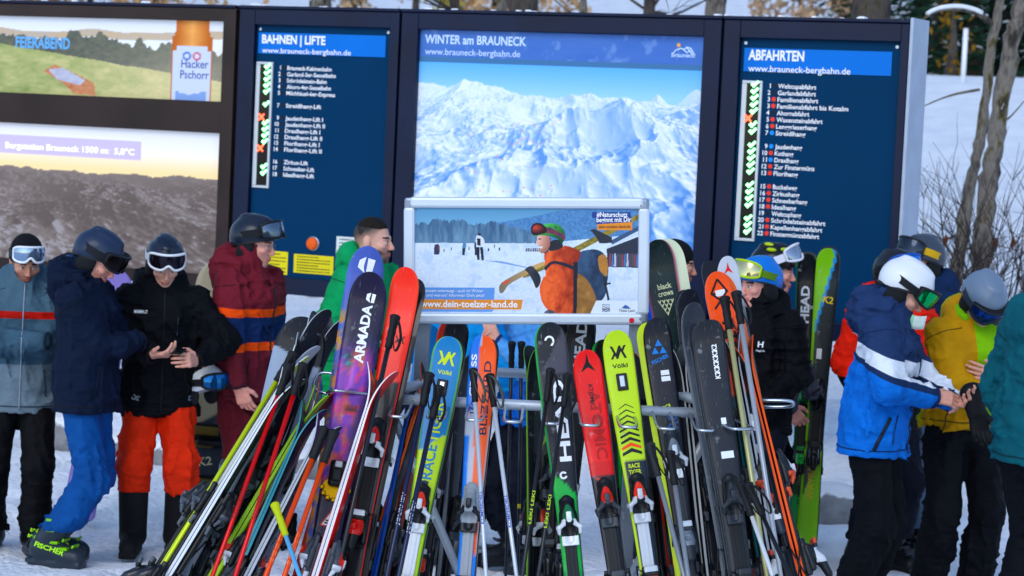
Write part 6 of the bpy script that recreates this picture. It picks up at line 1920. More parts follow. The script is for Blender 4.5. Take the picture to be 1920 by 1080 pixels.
# --- black ski with stacked white emblem
e = skis('k2', 'matt black skis with a stack of small white emblems', (1323, 604), (1388, 1060), 9.50, 9.02, paint=lambda d, v, x: mix((24, 27, 34), (36, 40, 48), fbm(d * 8, x * 24, 4.0)), w=.130, waist=.084, twist=6, side='#878f99', bind=('#14171b', '#20242a', '#2c3138'), toe=.72, back_off=(-.008, .01), shape=dict(square=1.0))
for i in range(6): ski_text(e, 'K2', .11 + .022 * i, .020, .028, rot=90 if i % 2 else 90, m=WHITE_INK, x=.016, bold=.03)
sticker_on(e, .405, .014, .020, .026, PAPER); sticker_on(e, .54, .010, .05, .028, PAPER)
e = skis('twin', 'grey twin tipped skis just behind the matt black pair', (1292, 572), (1352, 960), 9.66, 9.15, paint=lambda d, v, x: mix((44, 50, 60), (120, 130, 140), smooth(.05, .35, d) * .5), w=.112, waist=.080, twist=24, bind=('#14171b', '#20242a', '#2c3138'), back_off=(.03, -.03))
e = skis('twin2', 'black rounded skis peeping over the rack left of the orange pair', (1287, 546), (1330, 900), 9.90, 9.45, paint=flat((26, 30, 42)), w=.112, waist=.080, twist=10, bind=None)

# --- orange skis on the right
def p_or(d, v, x):
    c = np.broadcast_to(np.array((238, 92, 24), float), d.shape + (3,)).copy()
    c = np.where(((d > .20) & (d < .43) & (np.abs(np.sin(d * 26 + v * 1.5)) < .5) & (np.abs(v) < .6))[..., None], np.array((28, 22, 24)), c)
    c = np.where((d > .50)[..., None], np.array((34, 62, 74)), c); c = np.where((d > .56)[..., None], np.array((24, 26, 32)), c)
    return np.where((v > .86)[..., None], np.array((226, 90, 40)), c)
e = skis('orange', 'orange skis with black lattice at the tip, rightmost on the rack', (1338, 514), (1425, 880), 9.72, 9.22, paint=p_or, w=.118, waist=.078, twist=10, side='#cfd5dc', base='#b9553a', bind=('#2c3440', '#e4e8ec', '#dfe4ea'), toe=.66, back_off=(.026, .012), back_base='#d4642c')
LAT = []
for (xa, za, xb, zb_) in ((-.035, .0, .0, .055), (.0, .055, .035, .0), (-.030, .0, .03, -.06), (.030, .0, -.03, -.06), (-.035, .0, .035, .0)):
    dx, dz = xb - xa, zb_ - za; l_ = math.hypot(dx, dz); nx_, nz_ = -dz / l_ * .004, dx / l_ * .004
    LAT.append([(xa + nx_, za + nz_), (xa - nx_, za - nz_), (xb - nx_, zb_ - nz_), (xb + nx_, zb_ + nz_)])
ski_poly(e, LAT, .085, INK_K); sticker_on(e, .085, 0.004, .040, .024, PAPER)
ski_text(e, 'ATOMIC', .33, .046, .26, x=.010, m=INK_K, rot=-90, bold=.03)
e = skis('white_a', 'pale grey ski tips with a red letter behind the orange pair', (1357, 485), (1430, 860), 9.86, 9.36, paint=lambda d, v, x: mix((196, 202, 212), (60, 66, 76), smooth(.12, .3, d)), w=.100, waist=.070, twist=14, bind=None, back_off=(-.05, .01))
ski_poly(e, [[(0, .026), (.005, .004), (.020, -.020), (0, -.008), (-.020, -.020), (-.005, .004)]], .05, mat('red_ink', '#d8281c', .4, var=0))
# --- tall pair with chevron birds behind the sign
def p_crow(d, v, x): return np.where((np.abs(v) > .90)[..., None], np.array((222, 140, 150)), mix((16, 34, 36), (24, 44, 44), fbm(d * 9, x * 20, 1.0)))
e = skis('crow', 'dark green skis with pink edges and cream lettering, tall behind the sign', (1229, 452), (1298, 860), 10.10, 9.75, paint=p_crow, w=.140, waist=.100, twist=6, side='#d88a94', base='#cdd6b0', bind=None, back_off=(.045, .010), back_paint=flat((214, 224, 196)), back_base='#d4dcc0')
ski_text(e, 'black', .195, .024, .060, rot=4, m=INK_CR, x=.004); ski_text(e, 'crows', .225, .024, .064, rot=4, m=INK_CR, x=.004)
for r_ in range(4):
    for q_ in range(4 - r_):
        ski_poly(e, [[(-.008, .008), (-.003, .008), (0, .001), (.003, .008), (.008, .008), (0, -.010)]], .262 + .017 * r_, INK_CR, 'bird', x=(-.027 + .018 * q_ + .009 * r_))
for zz in (.62, .70, .78): ski_poly(e, [[(-.04, .02), (.0, .05), (.03, .01), (-.01, -.03)]], zz, INK_CR, 'bird')

# --- rear row between the sign and the front pairs
e = skis('rear_blue', 'turquoise ski tips leaning behind the rack left of the blue and yellow pair', (806, 612), (770, 900), 10.35, 9.95, paint=flat((36, 132, 206)), w=.11, waist=.08, bind=('#14171b', '#d8452c', '#c8ced6'), base='#20262e', back_off=(.03, -.02), back_base='#1b2026')
e = skis('rear_red', 'dark skis with red edge leaning behind the rack beside the turquoise pair', (852, 600), (800, 960), 10.25, 9.85, paint=lambda d, v, x: np.where((v < -.6)[..., None], np.array((206, 60, 40)), np.array((28, 28, 38))), w=.13, waist=.09, side='#d8502c', bind=('#14171b', '#d8452c', '#c8ced6'))
e = skis('rear_head', 'black skis with white lettering behind the rack between green and red pairs', (1092, 590), (1060, 960), 10.30, 9.95, paint=flat((22, 26, 34)), w=.12, waist=.08, bind=('#14171b', '#20242a', '#c8ced6'), side='#2f8c50')
ski_text(e, 'HEAD', .13, .045, .20, m=WHITE_INK, bold=.03)
e = skis('rear_lime', 'black skis with lime lettering low behind the green pair', (1040, 585), (1030, 960), 10.40, 10.0, paint=lambda d, v, x: np.where((np.sin(d * 40 + v * 4) > .92)[..., None], np.array((120, 170, 40)), np.array((24, 30, 34))), w=.12, waist=.09, bind=('#14171b', '#20242a', '#4c525a'))
ski_text(e, 'K', 1.02, .075, .06, rot=0, m=INK_Y, bold=.03); ski_text(e, '88', 1.14, .08, .08, rot=0, m=mat('grey_ink', '#59626c', .5, var=0))
e = skis('rear_green', 'dark skis with bright green edges behind the red pair', (1130, 640), (1150, 960), 10.2, 9.8, paint=lambda d, v, x: np.where((np.abs(v) > .8)[..., None], np.array((50, 190, 90)), np.array((18, 22, 28))), w=.11, waist=.075, side='#3cb45c', bind=('#14171b', '#20242a', '#aab2ba'))
e = skis('rear_r1', 'dark skis with orange lettering behind the black pair right of the yellow one', (1268, 600), (1300, 960), 10.15, 9.7, paint=flat((20, 24, 32)), w=.115, waist=.08, bind=('#14171b', '#d8452c', '#aab2ba'))
ski_text(e, 'NORDICA', .52, .03, .26, m=mat('orange_ink2', '#d8552c', .4, var=0))
e = skis('rear_lime2', 'lime skis low behind the right end of the rack', (1330, 640), (1306, 960), 10.3, 9.9, paint=flat((170, 196, 40)), w=.11, waist=.08, bind=('#14171b', '#d8452c', '#aab2ba'), side='#c8502c')

# --- left end of the rack
def p_board(d, v, x):
    c = mix((150, 164, 184), (128, 146, 170), np.clip(d, 0, 1))
    c = mix(c, (186, 196, 210), smooth(.5, .9, v) * .5)
    return np.where((d < .165 + .03 * v)[..., None], np.array((22, 26, 36)), c)
M_, L = frame_of((576, 597), (508, 880), 9.70, 9.35, -6)
sb = thing('snowboard', 'grey snowboard with black tip at the left end of the rack', 'snowboard', matrix=M_)
sk = Ski(L, .215, .19, .21, .010, .04, 0.1, 1.7, True)
o = link('deck', ski_mesh(sk, p_board, '#30343c', '#20242c', TOP), sb); E_ = dict(sk=sk, L=L, ski=o)
sticker_on(E_, .05, .02, .02, .012, PAPER)
MB().box((0, float(sk.top(0, L - .62)) - .03, L - .62), (.20, .05, .12), bev=.02).box((0, float(sk.top(0, L - .62)) - .07, L - .60), (.16, .05, .05), bev=.02, mi=1).build('binding_strap', [mat('binding_body', '#121418', .35, 0, .05), mat('strap_grey', '#3a4048', .5)], o)
def edge_on(key, label, tip, low, col, side, Yt, Yb, tw=70, bind=('#14171b', '#20242a', '#4a5058'), w=.11, back_off=(.012, .012), base='#16181c', paint=None, **kw):
    return skis(key, label, tip, low, Yt, Yb, tw, paint or flat(col), w, .072, side, base, bind, kw.pop('toe', .70), True, kw.pop('shape', dict(th=.016, rock=.05)), flat(col), back_off, **kw)
e = edge_on('lime', 'lime green skis seen on edge, left part of the rack', (603, 735), (425, 1040), (168, 214, 30), '#a6d41e', 9.42, 8.95, 84, shape=dict(th=.02, rock=.03))
e = edge_on('grey_l', 'grey white skis with a black strap, seen on edge at the left', (578, 640), (352, 1075), (176, 184, 196), '#9aa3ae', 9.50, 8.98, 76, back_off=(.02, .02), toe=.62, w=.115)
e = edge_on('blk_l', 'black skis with silver rims and curved tips at the left', (600, 577), (408, 1075), (32, 36, 44), '#aeb6c0', 9.62, 9.15, 52, w=.10, back_off=(.045, -.01), toe=.64)
e = edge_on('blk_l2', 'black skis with a silver tip tilted to the right above the red poles', (632, 592), (470, 1000), (40, 44, 52), '#aeb6c0', 9.75, 9.3, 62, w=.10, toe=.74)
e = edge_on('yel_l', 'lime and white skis at the far left of the rack', (566, 660), (300, 1078), (190, 210, 60), '#d7dee2', 9.35, 8.85, 84, w=.10, toe=.74, shape=dict(th=.018, rock=.03))
e = edge_on('dk_l', 'black skis with a silver edge behind the orange poles', (650, 735), (478, 1072), (38, 42, 50), '#c4ccd6', 9.85, 9.2, 80, w=.11, toe=.66)
e = edge_on('rd_l', 'black and red skis just left of the purple face pair', (622, 720), (436, 1075), (150, 34, 28), '#c8321e', 9.55, 9.1, 78, w=.105, toe=.68)
e = edge_on('rw', 'red and white skis seen on edge, tips curling apart', (718, 690), (596, 1075), (208, 36, 34), '#e4e7ee', 9.34, 8.86, 80, w=.112, back_off=(.01, .01), bind=('#3a3f48', '#b03024', '#c9ced6'), shape=dict(th=.017, rock=.06), toe=.80, base='#c8262c')
e = edge_on('or_e', 'orange edged black skis behind the left leg of the rack', (812, 690), (690, 1075), (26, 28, 36), '#e0642c', 9.72, 9.3, 76, w=.11)
e = edge_on('gr_e', 'black skis with lime green edges behind the red and white pair', (772, 700), (655, 1000), (26, 30, 36), '#9fd03a', 9.82, 9.4, 80, w=.11)
e = edge_on('or_m', 'orange and black skis seen on edge left of the blue poles', (792, 760), (728, 1075), (196, 70, 36), '#e86a34', 9.9, 9.5, 76, w=.11, bind=('#14171b', '#d8452c', '#aab2ba'))
# right end, seen on edge
e = edge_on('r_e', 'orange edged skis with white bindings at the right end of the rack', (1385, 640), (1495, 1075), (40, 44, 54), '#e8622c', 9.62, 9.05, -78, w=.115, bind=('#1c2026', '#c9ced6', '#b8503c'), toe=.58)
e = edge_on('r_e2', 'black skis with grey edges between the matt black and orange pairs', (1360, 620), (1446, 1075), (30, 33, 40), '#a8b0ba', 9.66, 9.1, -74, w=.112, bind=('#20242a', '#a8402c', '#a2a8b0'), toe=.66)

EX = [
 ('black skis with a thin white edge, second from the left end of the rack', (552, 700), (322, 1076), (26, 30, 38), '#d5dbe2', 9.28, 8.8, 80),
 ('dark skis with a turquoise edge between the lime pair and the red poles', (590, 760), (448, 1075), (24, 28, 36), '#2a8c9c', 9.3, 8.86, 78),
 ('black skis with a pale grey edge right of the lime pair', (618, 790), (470, 1075), (30, 34, 42), '#aab2bc', 9.24, 8.8, 80),
 ('black skis with a vermilion edge beside the right orange pole', (640, 800), (560, 1075), (24, 26, 32), '#d8401c', 9.86, 9.3, 76),
 ('silver grey skis on edge behind the left leg of the rack', (760, 720), (640, 1075), (120, 128, 140), '#c2cad4', 9.74, 9.25, 80),
 ('black skis with a blue edge just left of the blue poles', (780, 730), (706, 1075), (22, 26, 34), '#2456b4', 9.7, 9.25, 78),
 ('black skis with a grey edge behind the rack, left of the silver poles', (872, 660), (838, 1000), (26, 30, 38), '#8d959f', 10.3, 9.95, 60),
 ('black skis with a lime edge behind the rack right of the silver poles', (1005, 650), (1000, 1000), (22, 28, 30), '#8cc43c', 10.35, 10.0, 40),
 ('dark skis with a red edge between the yellow pair and the blue triangle pair', (1200, 660), (1248, 1075), (26, 28, 36), '#c83a2c', 9.85, 9.4, -60),
 ('black skis with a white edge right of the blue triangle pair', (1262, 640), (1312, 1075), (24, 27, 34), '#d4dae0', 9.8, 9.3, -66),
 ('black skis with a teal edge right of the matt black pair', (1350, 660), (1420, 1075), (24, 28, 34), '#2c8a94', 9.7, 9.2, -64),
]
for i, (lab, tp_, lo_, c_, sd_, y0_, y1_, tw_) in enumerate(EX):
    edge_on('x%d' % i, lab, tp_, lo_, c_, sd_, y0_, y1_, tw_, w=.108, toe=.62 + .05 * (i % 4), bind=('#14171b', ('#20242a', '#b8391f', '#3c424a')[i % 3], ('#4a5058', '#c3c9d0', '#2c3138')[i % 3]), n=90)

# ================================================================== POLES
def pole(label, top, low, Yt, Yb, shaft='#c8ccd2', grip='#15171b', accent=None, strap=True, grp='ski poles', text=None, tcol=None, sc=1.0, band=None, strap_c='#14161a'):
    M_, L = frame_of(top, low, Yt, Yb)
    root = thing('ski_pole', label, 'ski pole', matrix=M_, group=grp)
    g = []
    for t, r in ((0, .0075), (.004, .013), (.02, .0125), (.035, .0145), (.05, .0128), (.066, .0145), (.082, .013), (.1, .0150), (.118, .017), (.125, .0185), (.132, .018), (.138, .010)):
        g.append((L - .138 + t, r))
    MB().tube([(0, 0, z) for z, r in g], [r * 1.05 * sc for z, r in g], 10).build('grip', [mat('pole_grip', grip, .65, 0, .08, 20)], root)
    MB().tube([(0, 0, .05), (0, 0, L * .5), (0, 0, L - .135)], [.0055 * sc, .0085 * sc, .009 * sc], 10).build('shaft', [mat('pole_shaft', shaft, .28, .25, .03, coat=.3)], root)
    if band:
        for f0, f1, c_ in band: MB().tube([(0, 0, L * f0), (0, 0, L * f1)], [.0072 + .0024 * f0 * sc, .0072 + .0024 * f1 * sc], 10).build('decal', [mat('pole_decal', c_, .35, 0, 0)], root)
    MB().tube([(0, 0, .055), (0, 0, .062), (0, 0, .070)], [.008, .042, .010], 14).build('basket', [mat('pole_basket', '#16181c', .5)], root)
    MB().tube([(0, 0, -.005), (0, 0, .055)], [.002, .005], 6).build('spike', [mat('spike', '#8d949c', .4, .8)], root)
    if strap:
        MB().tube(bez([(0, -.012, L - .01), (.02, -.035, L - .03), (.045, -.03, L - .10), (.03, -.02, L - .16), (.005, -.016, L - .08), (0, -.012, L - .02)], 4, .03), .008, 6, flat=.25).build('strap', [mat('pole_strap', strap_c, .8, 0, .05)], root)
    if text:
        mb = MB()
        for q_ in (0, 1):
            text_on(mb, text, lambda a, b: (a, -.0092 - .0 * b, b), .005, L * (.36 + .24 * q_), .012, .13, bold=.02, rot=math.pi / 2)
        mb.build('lettering', [mat('pole_print', tcol, .5, var=0)], root)
    return root
G = 'poles strapped beside skis on the rack'
pole('red pole, left of the two red ones', (544, 682), (402, 1070), 9.25, 8.75, '#c8281e', sc=1.1, grp=G, text='SALOMON', tcol='#701410')
pole('red pole, right of the two red ones', (570, 680), (455, 1037), 9.22, 8.72, '#c8281e', sc=1.1, grp=G, text='SALOMON', tcol='#701410')
pole('lime and black pole with yellow ringed grip, leftmost at the rack', (552, 660), (352, 985), 9.30, 8.8, '#c4d428', sc=1.1, grp=G, band=((.86, .872, '#d2d82c'), (.55, .75, '#1c2024'), (.15, .4, '#e6eaec')))
pole('orange pole, left of the two orange ones', (610, 800), (502, 1070), 9.10, 8.6, '#e0561c', grip='#14161a', sc=1.2, grp=G, strap=False, text='SCOTT', tcol='#e89a70')
pole('orange pole, right of the two orange ones', (628, 806), (536, 1072), 9.08, 8.58, '#e0561c', grip='#14161a', sc=1.2, grp=G, strap=False, text='SCOTT', tcol='#e89a70')
pole('pale blue pole with yellow grip in front at the left', (514, 942), (562, 1080), 8.95, 8.55, '#6fb6e4', grip='#b8c424', sc=.95, grp=G, strap=False)
pole('black pole hanging over the vermilion skis', (742, 590), (690, 820), 9.36, 8.9, '#20242a', sc=1.15, grp=G, band=((.5, .7, '#c8ced6'),))
pole('blue and navy pole, left of the pair before the blue and yellow skis', (806, 698), (742, 1000), 9.30, 8.85, '#1c2440', sc=1.2, grp=G, band=((.83, .865, '#2348b8'), (.865, .89, '#d8dce4'), (.2, .52, '#2344a4')), text='JOURNEY', tcol='#c8d0dc')
pole('blue and navy pole, right of the pair before the blue and yellow skis', (824, 722), (756, 1040), 9.28, 8.83, '#1c2440', sc=1.2, grp=G, band=((.83, .865, '#2348b8'), (.8, .82, '#d8dce4'), (.2, .5, '#2344a4')), text='JOURNEY', tcol='#c8d0dc')
pole('silver pole with blue lettering, left of the two silver ones', (887, 690), (911, 1075), 9.34, 8.9, '#c3cad4', grp=G, strap_c='#4c5148', text='KOMPERDELL', tcol='#2c4ca8')
pole('silver pole with blue lettering, right of the two silver ones', (918, 700), (968, 1075), 9.36, 8.92, '#c3cad4', grp=G, strap_c='#4c5148', text='KOMPERDELL', tcol='#2c4ca8')
pole('black pole with lime lettering, left before the black and green skis', (1033, 690), (985, 1040), 9.34, 8.9, '#1b1f24', grp=G, text='LEKI LEKI', tcol='#a8c82c', band=((.52, .535, '#d8dce2'),))
pole('black pole with lime lettering, right before the black and green skis', (1066, 700), (1012, 1060), 9.32, 8.88, '#1b1f24', grp=G, text='LEKI LEKI', tcol='#a8c82c', band=((.50, .515, '#d8dce2'),))
def checker(e, k): pass
pole('black and silver patterned pole with grey grip right of the yellow skis', (1218, 830), (1282, 1078), 9.15, 8.7, '#80878f', grip='#23272c', grp=G, sc=1.1, band=[(f, f + .012, '#16181c') for f in np.arange(.1, .8, .03)])
pole('black and silver patterned pole with black grip beside the matt black skis', (1256, 845), (1290, 1078), 9.12, 8.68, '#80878f', grip='#15171b', grp=G, sc=1.1, band=[(f, f + .012, '#16181c') for f in np.arange(.1, .8, .03)])
pole('pole with black grip and yellowish shaft against the orange skis', (1358, 555), (1395, 800), 9.5, 9.05, '#a8a87c', grip='#16181c', grp=G, sc=1.2, band=((.2, .6, '#8a9098'),))
pole('pole with black grip and grey shaft right of the orange skis emblem', (1380, 545), (1420, 800), 9.48, 9.03, '#9aa0a8', grip='#16181c', grp=G, sc=1.2)
pole('white pole low at the right end of the rack', (1388, 905), (1448, 1078), 9.05, 8.6, '#dfe3e8', grip='#15171b', grp=G, text='ATOMIC', tcol='#2a2e34')
pole('black pole with hanging strap low at the right end', (1402, 905), (1480, 1078), 9.0, 8.55, '#17191d', grip='#15171b', grp=G)
pole('black pole behind the rack, left of the two with yellow bands', (960, 640), (953, 900), 10.8, 11.0, '#1b1f26', grp=G, strap=False, band=((.46, .49, '#d8c82c'),))
pole('black pole behind the rack, right of the two with yellow bands', (978, 640), (974, 900), 10.8, 11.0, '#1b1f26', grp=G, strap=False, band=((.46, .49, '#d8c82c'),))
pole('pink pole standing behind the matt black skis', (1272, 600), (1290, 900), 10.4, 10.1, '#d8808c', grp=G, strap=False)

# ================================================================== LOOSE GEAR AND SMALL THINGS
def far_skis(key, label, tip, low, Y, paint, w, waist, side, bind, toe, dY=.15, tw=0, pair=True):
    return skis(key, label, tip, low, Y, Y - dY, tw, paint, w, waist, side, '#15181c', bind, toe, pair, dict(tailw=w * .9), grp='skis standing among the people')
def p_gh(d, v, x):
    c = mix((14, 18, 24), (18, 96, 62), smooth(.35, .95, d) * (.55 + .45 * np.abs(v)))
    c = np.where((d > 1.42)[..., None], np.array((40, 170, 100)), c)
    return np.where((np.abs(v) > .86)[..., None], np.array((20, 110, 70)), c)
e = far_skis('rh', 'black and green skis with white lettering held by the man in grey', (1514, 476), (1496, 1000), 14.1, p_gh, .125, .085, '#1e8a58', ('#14171b', '#2fb45c', '#1f8a48'), .86, tw=-6)
ski_text(e, 'HEAD', .30, .050, .22, x=-.006, m=WHITE_INK, bold=.03); ski_text(e, 'SPORT', .315, .020, .06, x=.028, rot=0, m=WHITE_INK); ski_text(e, 'SUPER', 1.42, .03, .12, m=INK_K)
def p_k2(d, v, x):
    c = np.broadcast_to(np.array((34, 42, 46), float), d.shape + (3,)).copy()
    lime = np.array((140, 204, 22))
    b_ = v + .2 + (d - .12) * 3.2
    c = np.where((b_ < .55)[..., None], lime, c); c = np.where((np.abs(b_ - .62) < .12)[..., None], np.array((50, 150, 210)), c)
    c = np.where((v < -.72)[..., None], lime, c)
    t = v - .2 - (d - 1.32) * -5
    c = np.where(((d > 1.18) & (v > .9 - (d - 1.18) * 6))[..., None], lime, c)
    return c
e = far_skis('rk', 'lime and black skis with yellow lettering standing before the descents board', (1554, 466), (1512, 1005), 14.0, p_k2, .135, .10, '#8fc41e', ('#14171b', '#1c2026', '#23282e'), .86, tw=-4)
ski_text(e, 'K2', .30, .04, .06, rot=-8, m=mat('yellow_ink', '#e2c81c', .4, var=0), x=.02); ski_text(e, 'WAYBACK', 1.34, .036, .28, m=mat('yellow_ink', '#e2c81c', .4, var=0)); sticker_on(e, .62, -.01, .03, .06, PAPER)
e = far_skis('lb', 'blue and green skis standing between the two leftmost men', (132, 478), (70, 915), 13.9, lambda d, v, x: np.where((np.sin(d * 16 + v) > .75)[..., None], np.array((52, 190, 110)), mix((30, 70, 120), (60, 120, 170), d / 1.6)), .12, .08, '#c8d0d8', ('#15181c', '#22a85c', '#1d2228'), .80, tw=20)
# snowboards behind the people on the left
def far_board(label, tip, low, Y, paint, name='snowboard', bind=None):
    M_, L = frame_of(tip, low, Y, Y - .1, 0)
    b = thing(name, label, 'snowboard', matrix=M_, group='snowboards behind the people')
    wd_ = .30 if bind else .20
    sk = Ski(L, wd_, wd_ * .84, wd_ * .97, .010, .03, .1, 2.2, True)
    o = link('deck', ski_mesh(sk, paint, '#22262c', '#20242c', TOPM, 110, 9), b)
    E_ = dict(sk=sk, L=L, ski=o)
    for d in bind or []:
        z = L - d; y = float(sk.top(0, z))
        MB().box((0, y - .02, z), (.17, .03, .14), bev=.012).box((.03, y - .07, z - .03), (.15, .09, .03), bev=.012, rot=Matrix.Rotation(.3, 3, 'X')).box((0, y - .08, z + .03), (.15, .03, .05), bev=.014, mi=1).box((-.02, y - .06, z - .05), (.13, .03, .04), bev=.012, mi=1).build('board_binding', [mat('binding_body', '#101216', .4, 0, .05), mat('strap_tan', '#6a5a30', .5)], o)
    return E_
e = far_board('dark snowboard with cream top half leaning behind the man in maroon', (420, 486), (378, 935), 13.75, lambda d, v, x: np.where((d + .08 * v > .92)[..., None], np.array((48, 58, 74)), mix((196, 190, 172), (150, 140, 110), fbm(d * 5, x * 9, 1.0))), bind=(1.02, 1.32))
ski_text(e, 'K2', 1.17, .05, .08, rot=12, m=INK_CR)
e = far_board('lilac snowboard tip between the men in navy and black', (226, 507), (150, 950), 13.9, flat((150, 136, 206)))
# white helmet hanging beside the man in maroon
hp = at(384, 716, 13.05)
hh_ = thing('helmet', 'white helmet with dark goggles hanging beside the man in maroon', 'helmet', (hp.x, hp.y, hp.z), R(60))
s = Sdf(); s.ell((0, .012, .0), (.112, .135, .105)); s.ell((0, .06, -.04), (.10, .08, .08), k=.04); s.cut((0, -.13, -.01), (0, -.32, -1))
P, Q = s.mesh(.007, .02); so = link('shell', np_mesh('shell', P, Q, [mat('white_shell', '#e4e8ee', .3, 0, .02, coat=.3)]), hh_)
goggles(hh_, Matrix.Identity(4), .112, .13, .0, R(6), '#15171b', '#2a5a8c', '#15171b')
for q_ in (-1, 1):
    s = Sdf().ell((q_ * .088, .02, -.075), (.022, .05, .058)); P, Q = s.mesh(.008, .02); link('ear_pad', np_mesh('pad', P, Q, [mat('ear_pad', '#16181c', .85, 0, .1)]), hh_)
MB().tube(bez([(.06, -.03, .06), (.10, .02, .20), (.20, .05, .26)], 5, .05), .008, 6, flat=.4).build('strap', [mat('chin_strap', '#101114', .7, 0, .05)], hh_)
# paper between the lips of the man in blue
me = MB()
A = PH['p13']; bpy.context.view_layer.update()
mouth = A['root'].matrix_world @ (A['hm'] @ Vector((0, -.100, -.066)))
n_ = 8
for i in range(n_ + 1):
    for j_ in range(4):
        u_, v_ = i / n_, j_ / 3
        me.v.append((u_ * .115, .010 * math.sin(u_ * 5) + .006 * v_, -.070 * v_ - .014 * math.sin(u_ * 3.0)))
for i in range(n_):
    for j_ in range(3): a = i * 4 + j_; me.f.append([a, a + 4, a + 5, a + 1]); me.m.append(0 if i < 4 else 1); me.smooth.append(True)
o = me.build('paper_slip', [mat('green_paper', '#9fd2b4', .7, 0, .15, 30), mat('pale_paper', '#cfe0dc', .7, 0, .1, 30)])
so = o.modifiers.new('s', 'SOLIDIFY'); so.thickness = .0012
o.location = mouth + Vector((-.045, -.035, .022)); o.rotation_euler = (0, R(10), R(4))
tag(o, 'pale green paper slip held between the lips of the man in blue', 'paper')
# black glove in his hands
gp = A['root'].matrix_world @ (Vector(A['arms'][0][2]) + Vector((-.03, -.14, -.04)))
P, Q = hand_piece((0, 0, 0), (.25, -.1, -1), (0, -1, 0), (1, 0, 0), .35, 1.5, 1.0, 1.05)
o = link('glove', np_mesh('glove', P, Q, [mat('glove_leather', '#0b0c10', .6, 0, .1)])); o.location = gp
tag(o, 'black glove dangling from the hands of the man in blue', 'glove')

# ================================================================== ROCKS AND KERB BELOW THE BOARDS
ROCK = None
def rock_mat():
    m, nt, b = principled('snowy_rock')
    g = nt.nodes.new('ShaderNodeNewGeometry'); sxx = nt.nodes.new('ShaderNodeSeparateXYZ'); nt.links.new(g.outputs['Normal'], sxx.inputs[0])
    tc = nt.nodes.new('ShaderNodeTexCoord'); n = nt.nodes.new('ShaderNodeTexNoise'); n.inputs['Scale'].default_value = 9; n.inputs['Detail'].default_value = 8
    nt.links.new(tc.outputs['Object'], n.inputs['Vector'])
    ad = nt.nodes.new('ShaderNodeMath'); ad.operation = 'ADD'; nt.links.new(sxx.outputs[2], ad.inputs[0]); nt.links.new(n.outputs[0], ad.inputs[1])
    mr = nt.nodes.new('ShaderNodeMapRange'); mr.inputs[1].default_value = 1.0; mr.inputs[2].default_value = 1.15; nt.links.new(ad.outputs[0], mr.inputs[0])
    cr = nt.nodes.new('ShaderNodeValToRGB'); cr.color_ramp.elements[0].color = (.10, .10, .11, 1); cr.color_ramp.elements[1].color = (.34, .34, .35, 1); nt.links.new(n.outputs[0], cr.inputs[0])
    mx = nt.nodes.new('ShaderNodeMix'); mx.data_type = 'RGBA'; nt.links.new(mr.outputs[0], mx.inputs[0]); nt.links.new(cr.outputs[0], mx.inputs[6]); mx.inputs[7].default_value = (.8, .82, .85, 1)
    nt.links.new(mx.outputs[2], b.inputs['Base Color']); b.inputs['Roughness'].default_value = .9
    add_bump(nt, b, 24, .6, .03)
    return m
ROCK = rock_mat()
def boulder(p, r, label, seed):
    s = Sdf(); s.ell((0, 0, 0), r)
    s.disp = lambda X, Y, Z: (.11 * (fbm(X * 4 + seed, Y * 4, Z * 4, 4) - .5) + .05 * (np.abs(vnoise(X * 6, Y * 6 + seed, Z * 6) - .5)))
    P, Q = s.mesh(.028, .12)
    o = link('boulder', np_mesh('boulder', P, Q, [ROCK])); o.location = p
    tag(o, label, 'rock', 'boulders at the foot of the boards')
def bp(px, Y): 
    q = at(px, 800, Y); return Vector((q.x, Y, float(ground_h(q.x, Y)) + .06))
boulder(bp(118, 16.9), (.30, .22, .20), 'snowy grey boulder between the two leftmost men', 1.0)
boulder(bp(250, 16.8), (.36, .22, .16), 'snowy grey boulder between the men in navy and black', 2.0)
boulder(bp(372, 16.5), (.40, .24, .20), 'snowy grey boulder just right of the red trousers', 3.0)
boulder(bp(600, 16.3), (.40, .24, .18), 'snowy grey boulder behind the man in green', 4.0)
boulder(bp(930, 15.9), (.38, .24, .17), 'snowy grey boulder seen through the rack', 5.0)
boulder(bp(1470, 15.4), (.34, .22, .22), 'snowy grey boulder behind the man in grey', 6.0)
boulder(bp(1560, 15.2), (.30, .22, .18), 'snowy grey boulder right of the standing lime skis', 7.0)

# ================================================================== TREES
def bark_mat(c1, c2, moss):
    m, nt, b = principled('bark')
    tc = nt.nodes.new('ShaderNodeTexCoord'); n = nt.nodes.new('ShaderNodeTexNoise'); n.inputs['Scale'].default_value = 7; n.inputs['Detail'].default_value = 9; n.inputs['Roughness'].default_value = .7
    mp = nt.nodes.new('ShaderNodeMapping'); mp.inputs['Scale'].default_value = (1, 1, .35); nt.links.new(tc.outputs['Object'], mp.inputs[0]); nt.links.new(mp.outputs[0], n.inputs['Vector'])
    cr = nt.nodes.new('ShaderNodeValToRGB'); e = cr.color_ramp.elements
    e[0].position = .36; e[0].color = (*lin(c1), 1); e[1].position = .52; e[1].color = (*lin(c2), 1)
    x = e.new(.60); x.color = (*lin(moss), 1); x = e.new(.66); x.color = (*lin('#1c1a14'), 1); x = e.new(.74); x.color = (*lin('#dfe5ec'), 1)
    nt.links.new(n.outputs[0], cr.inputs[0]); nt.links.new(cr.outputs[0], b.inputs['Base Color']); b.inputs['Roughness'].default_value = .95
    add_bump(nt, b, 28, .9, .03, 'Object', 8.0, (1, 1, .25))
    return m
BARK = bark_mat('#2a2622', '#7d7770', '#4a4220')
BARK2 = bark_mat('#1d1a18', '#4c4540', '#34331d')
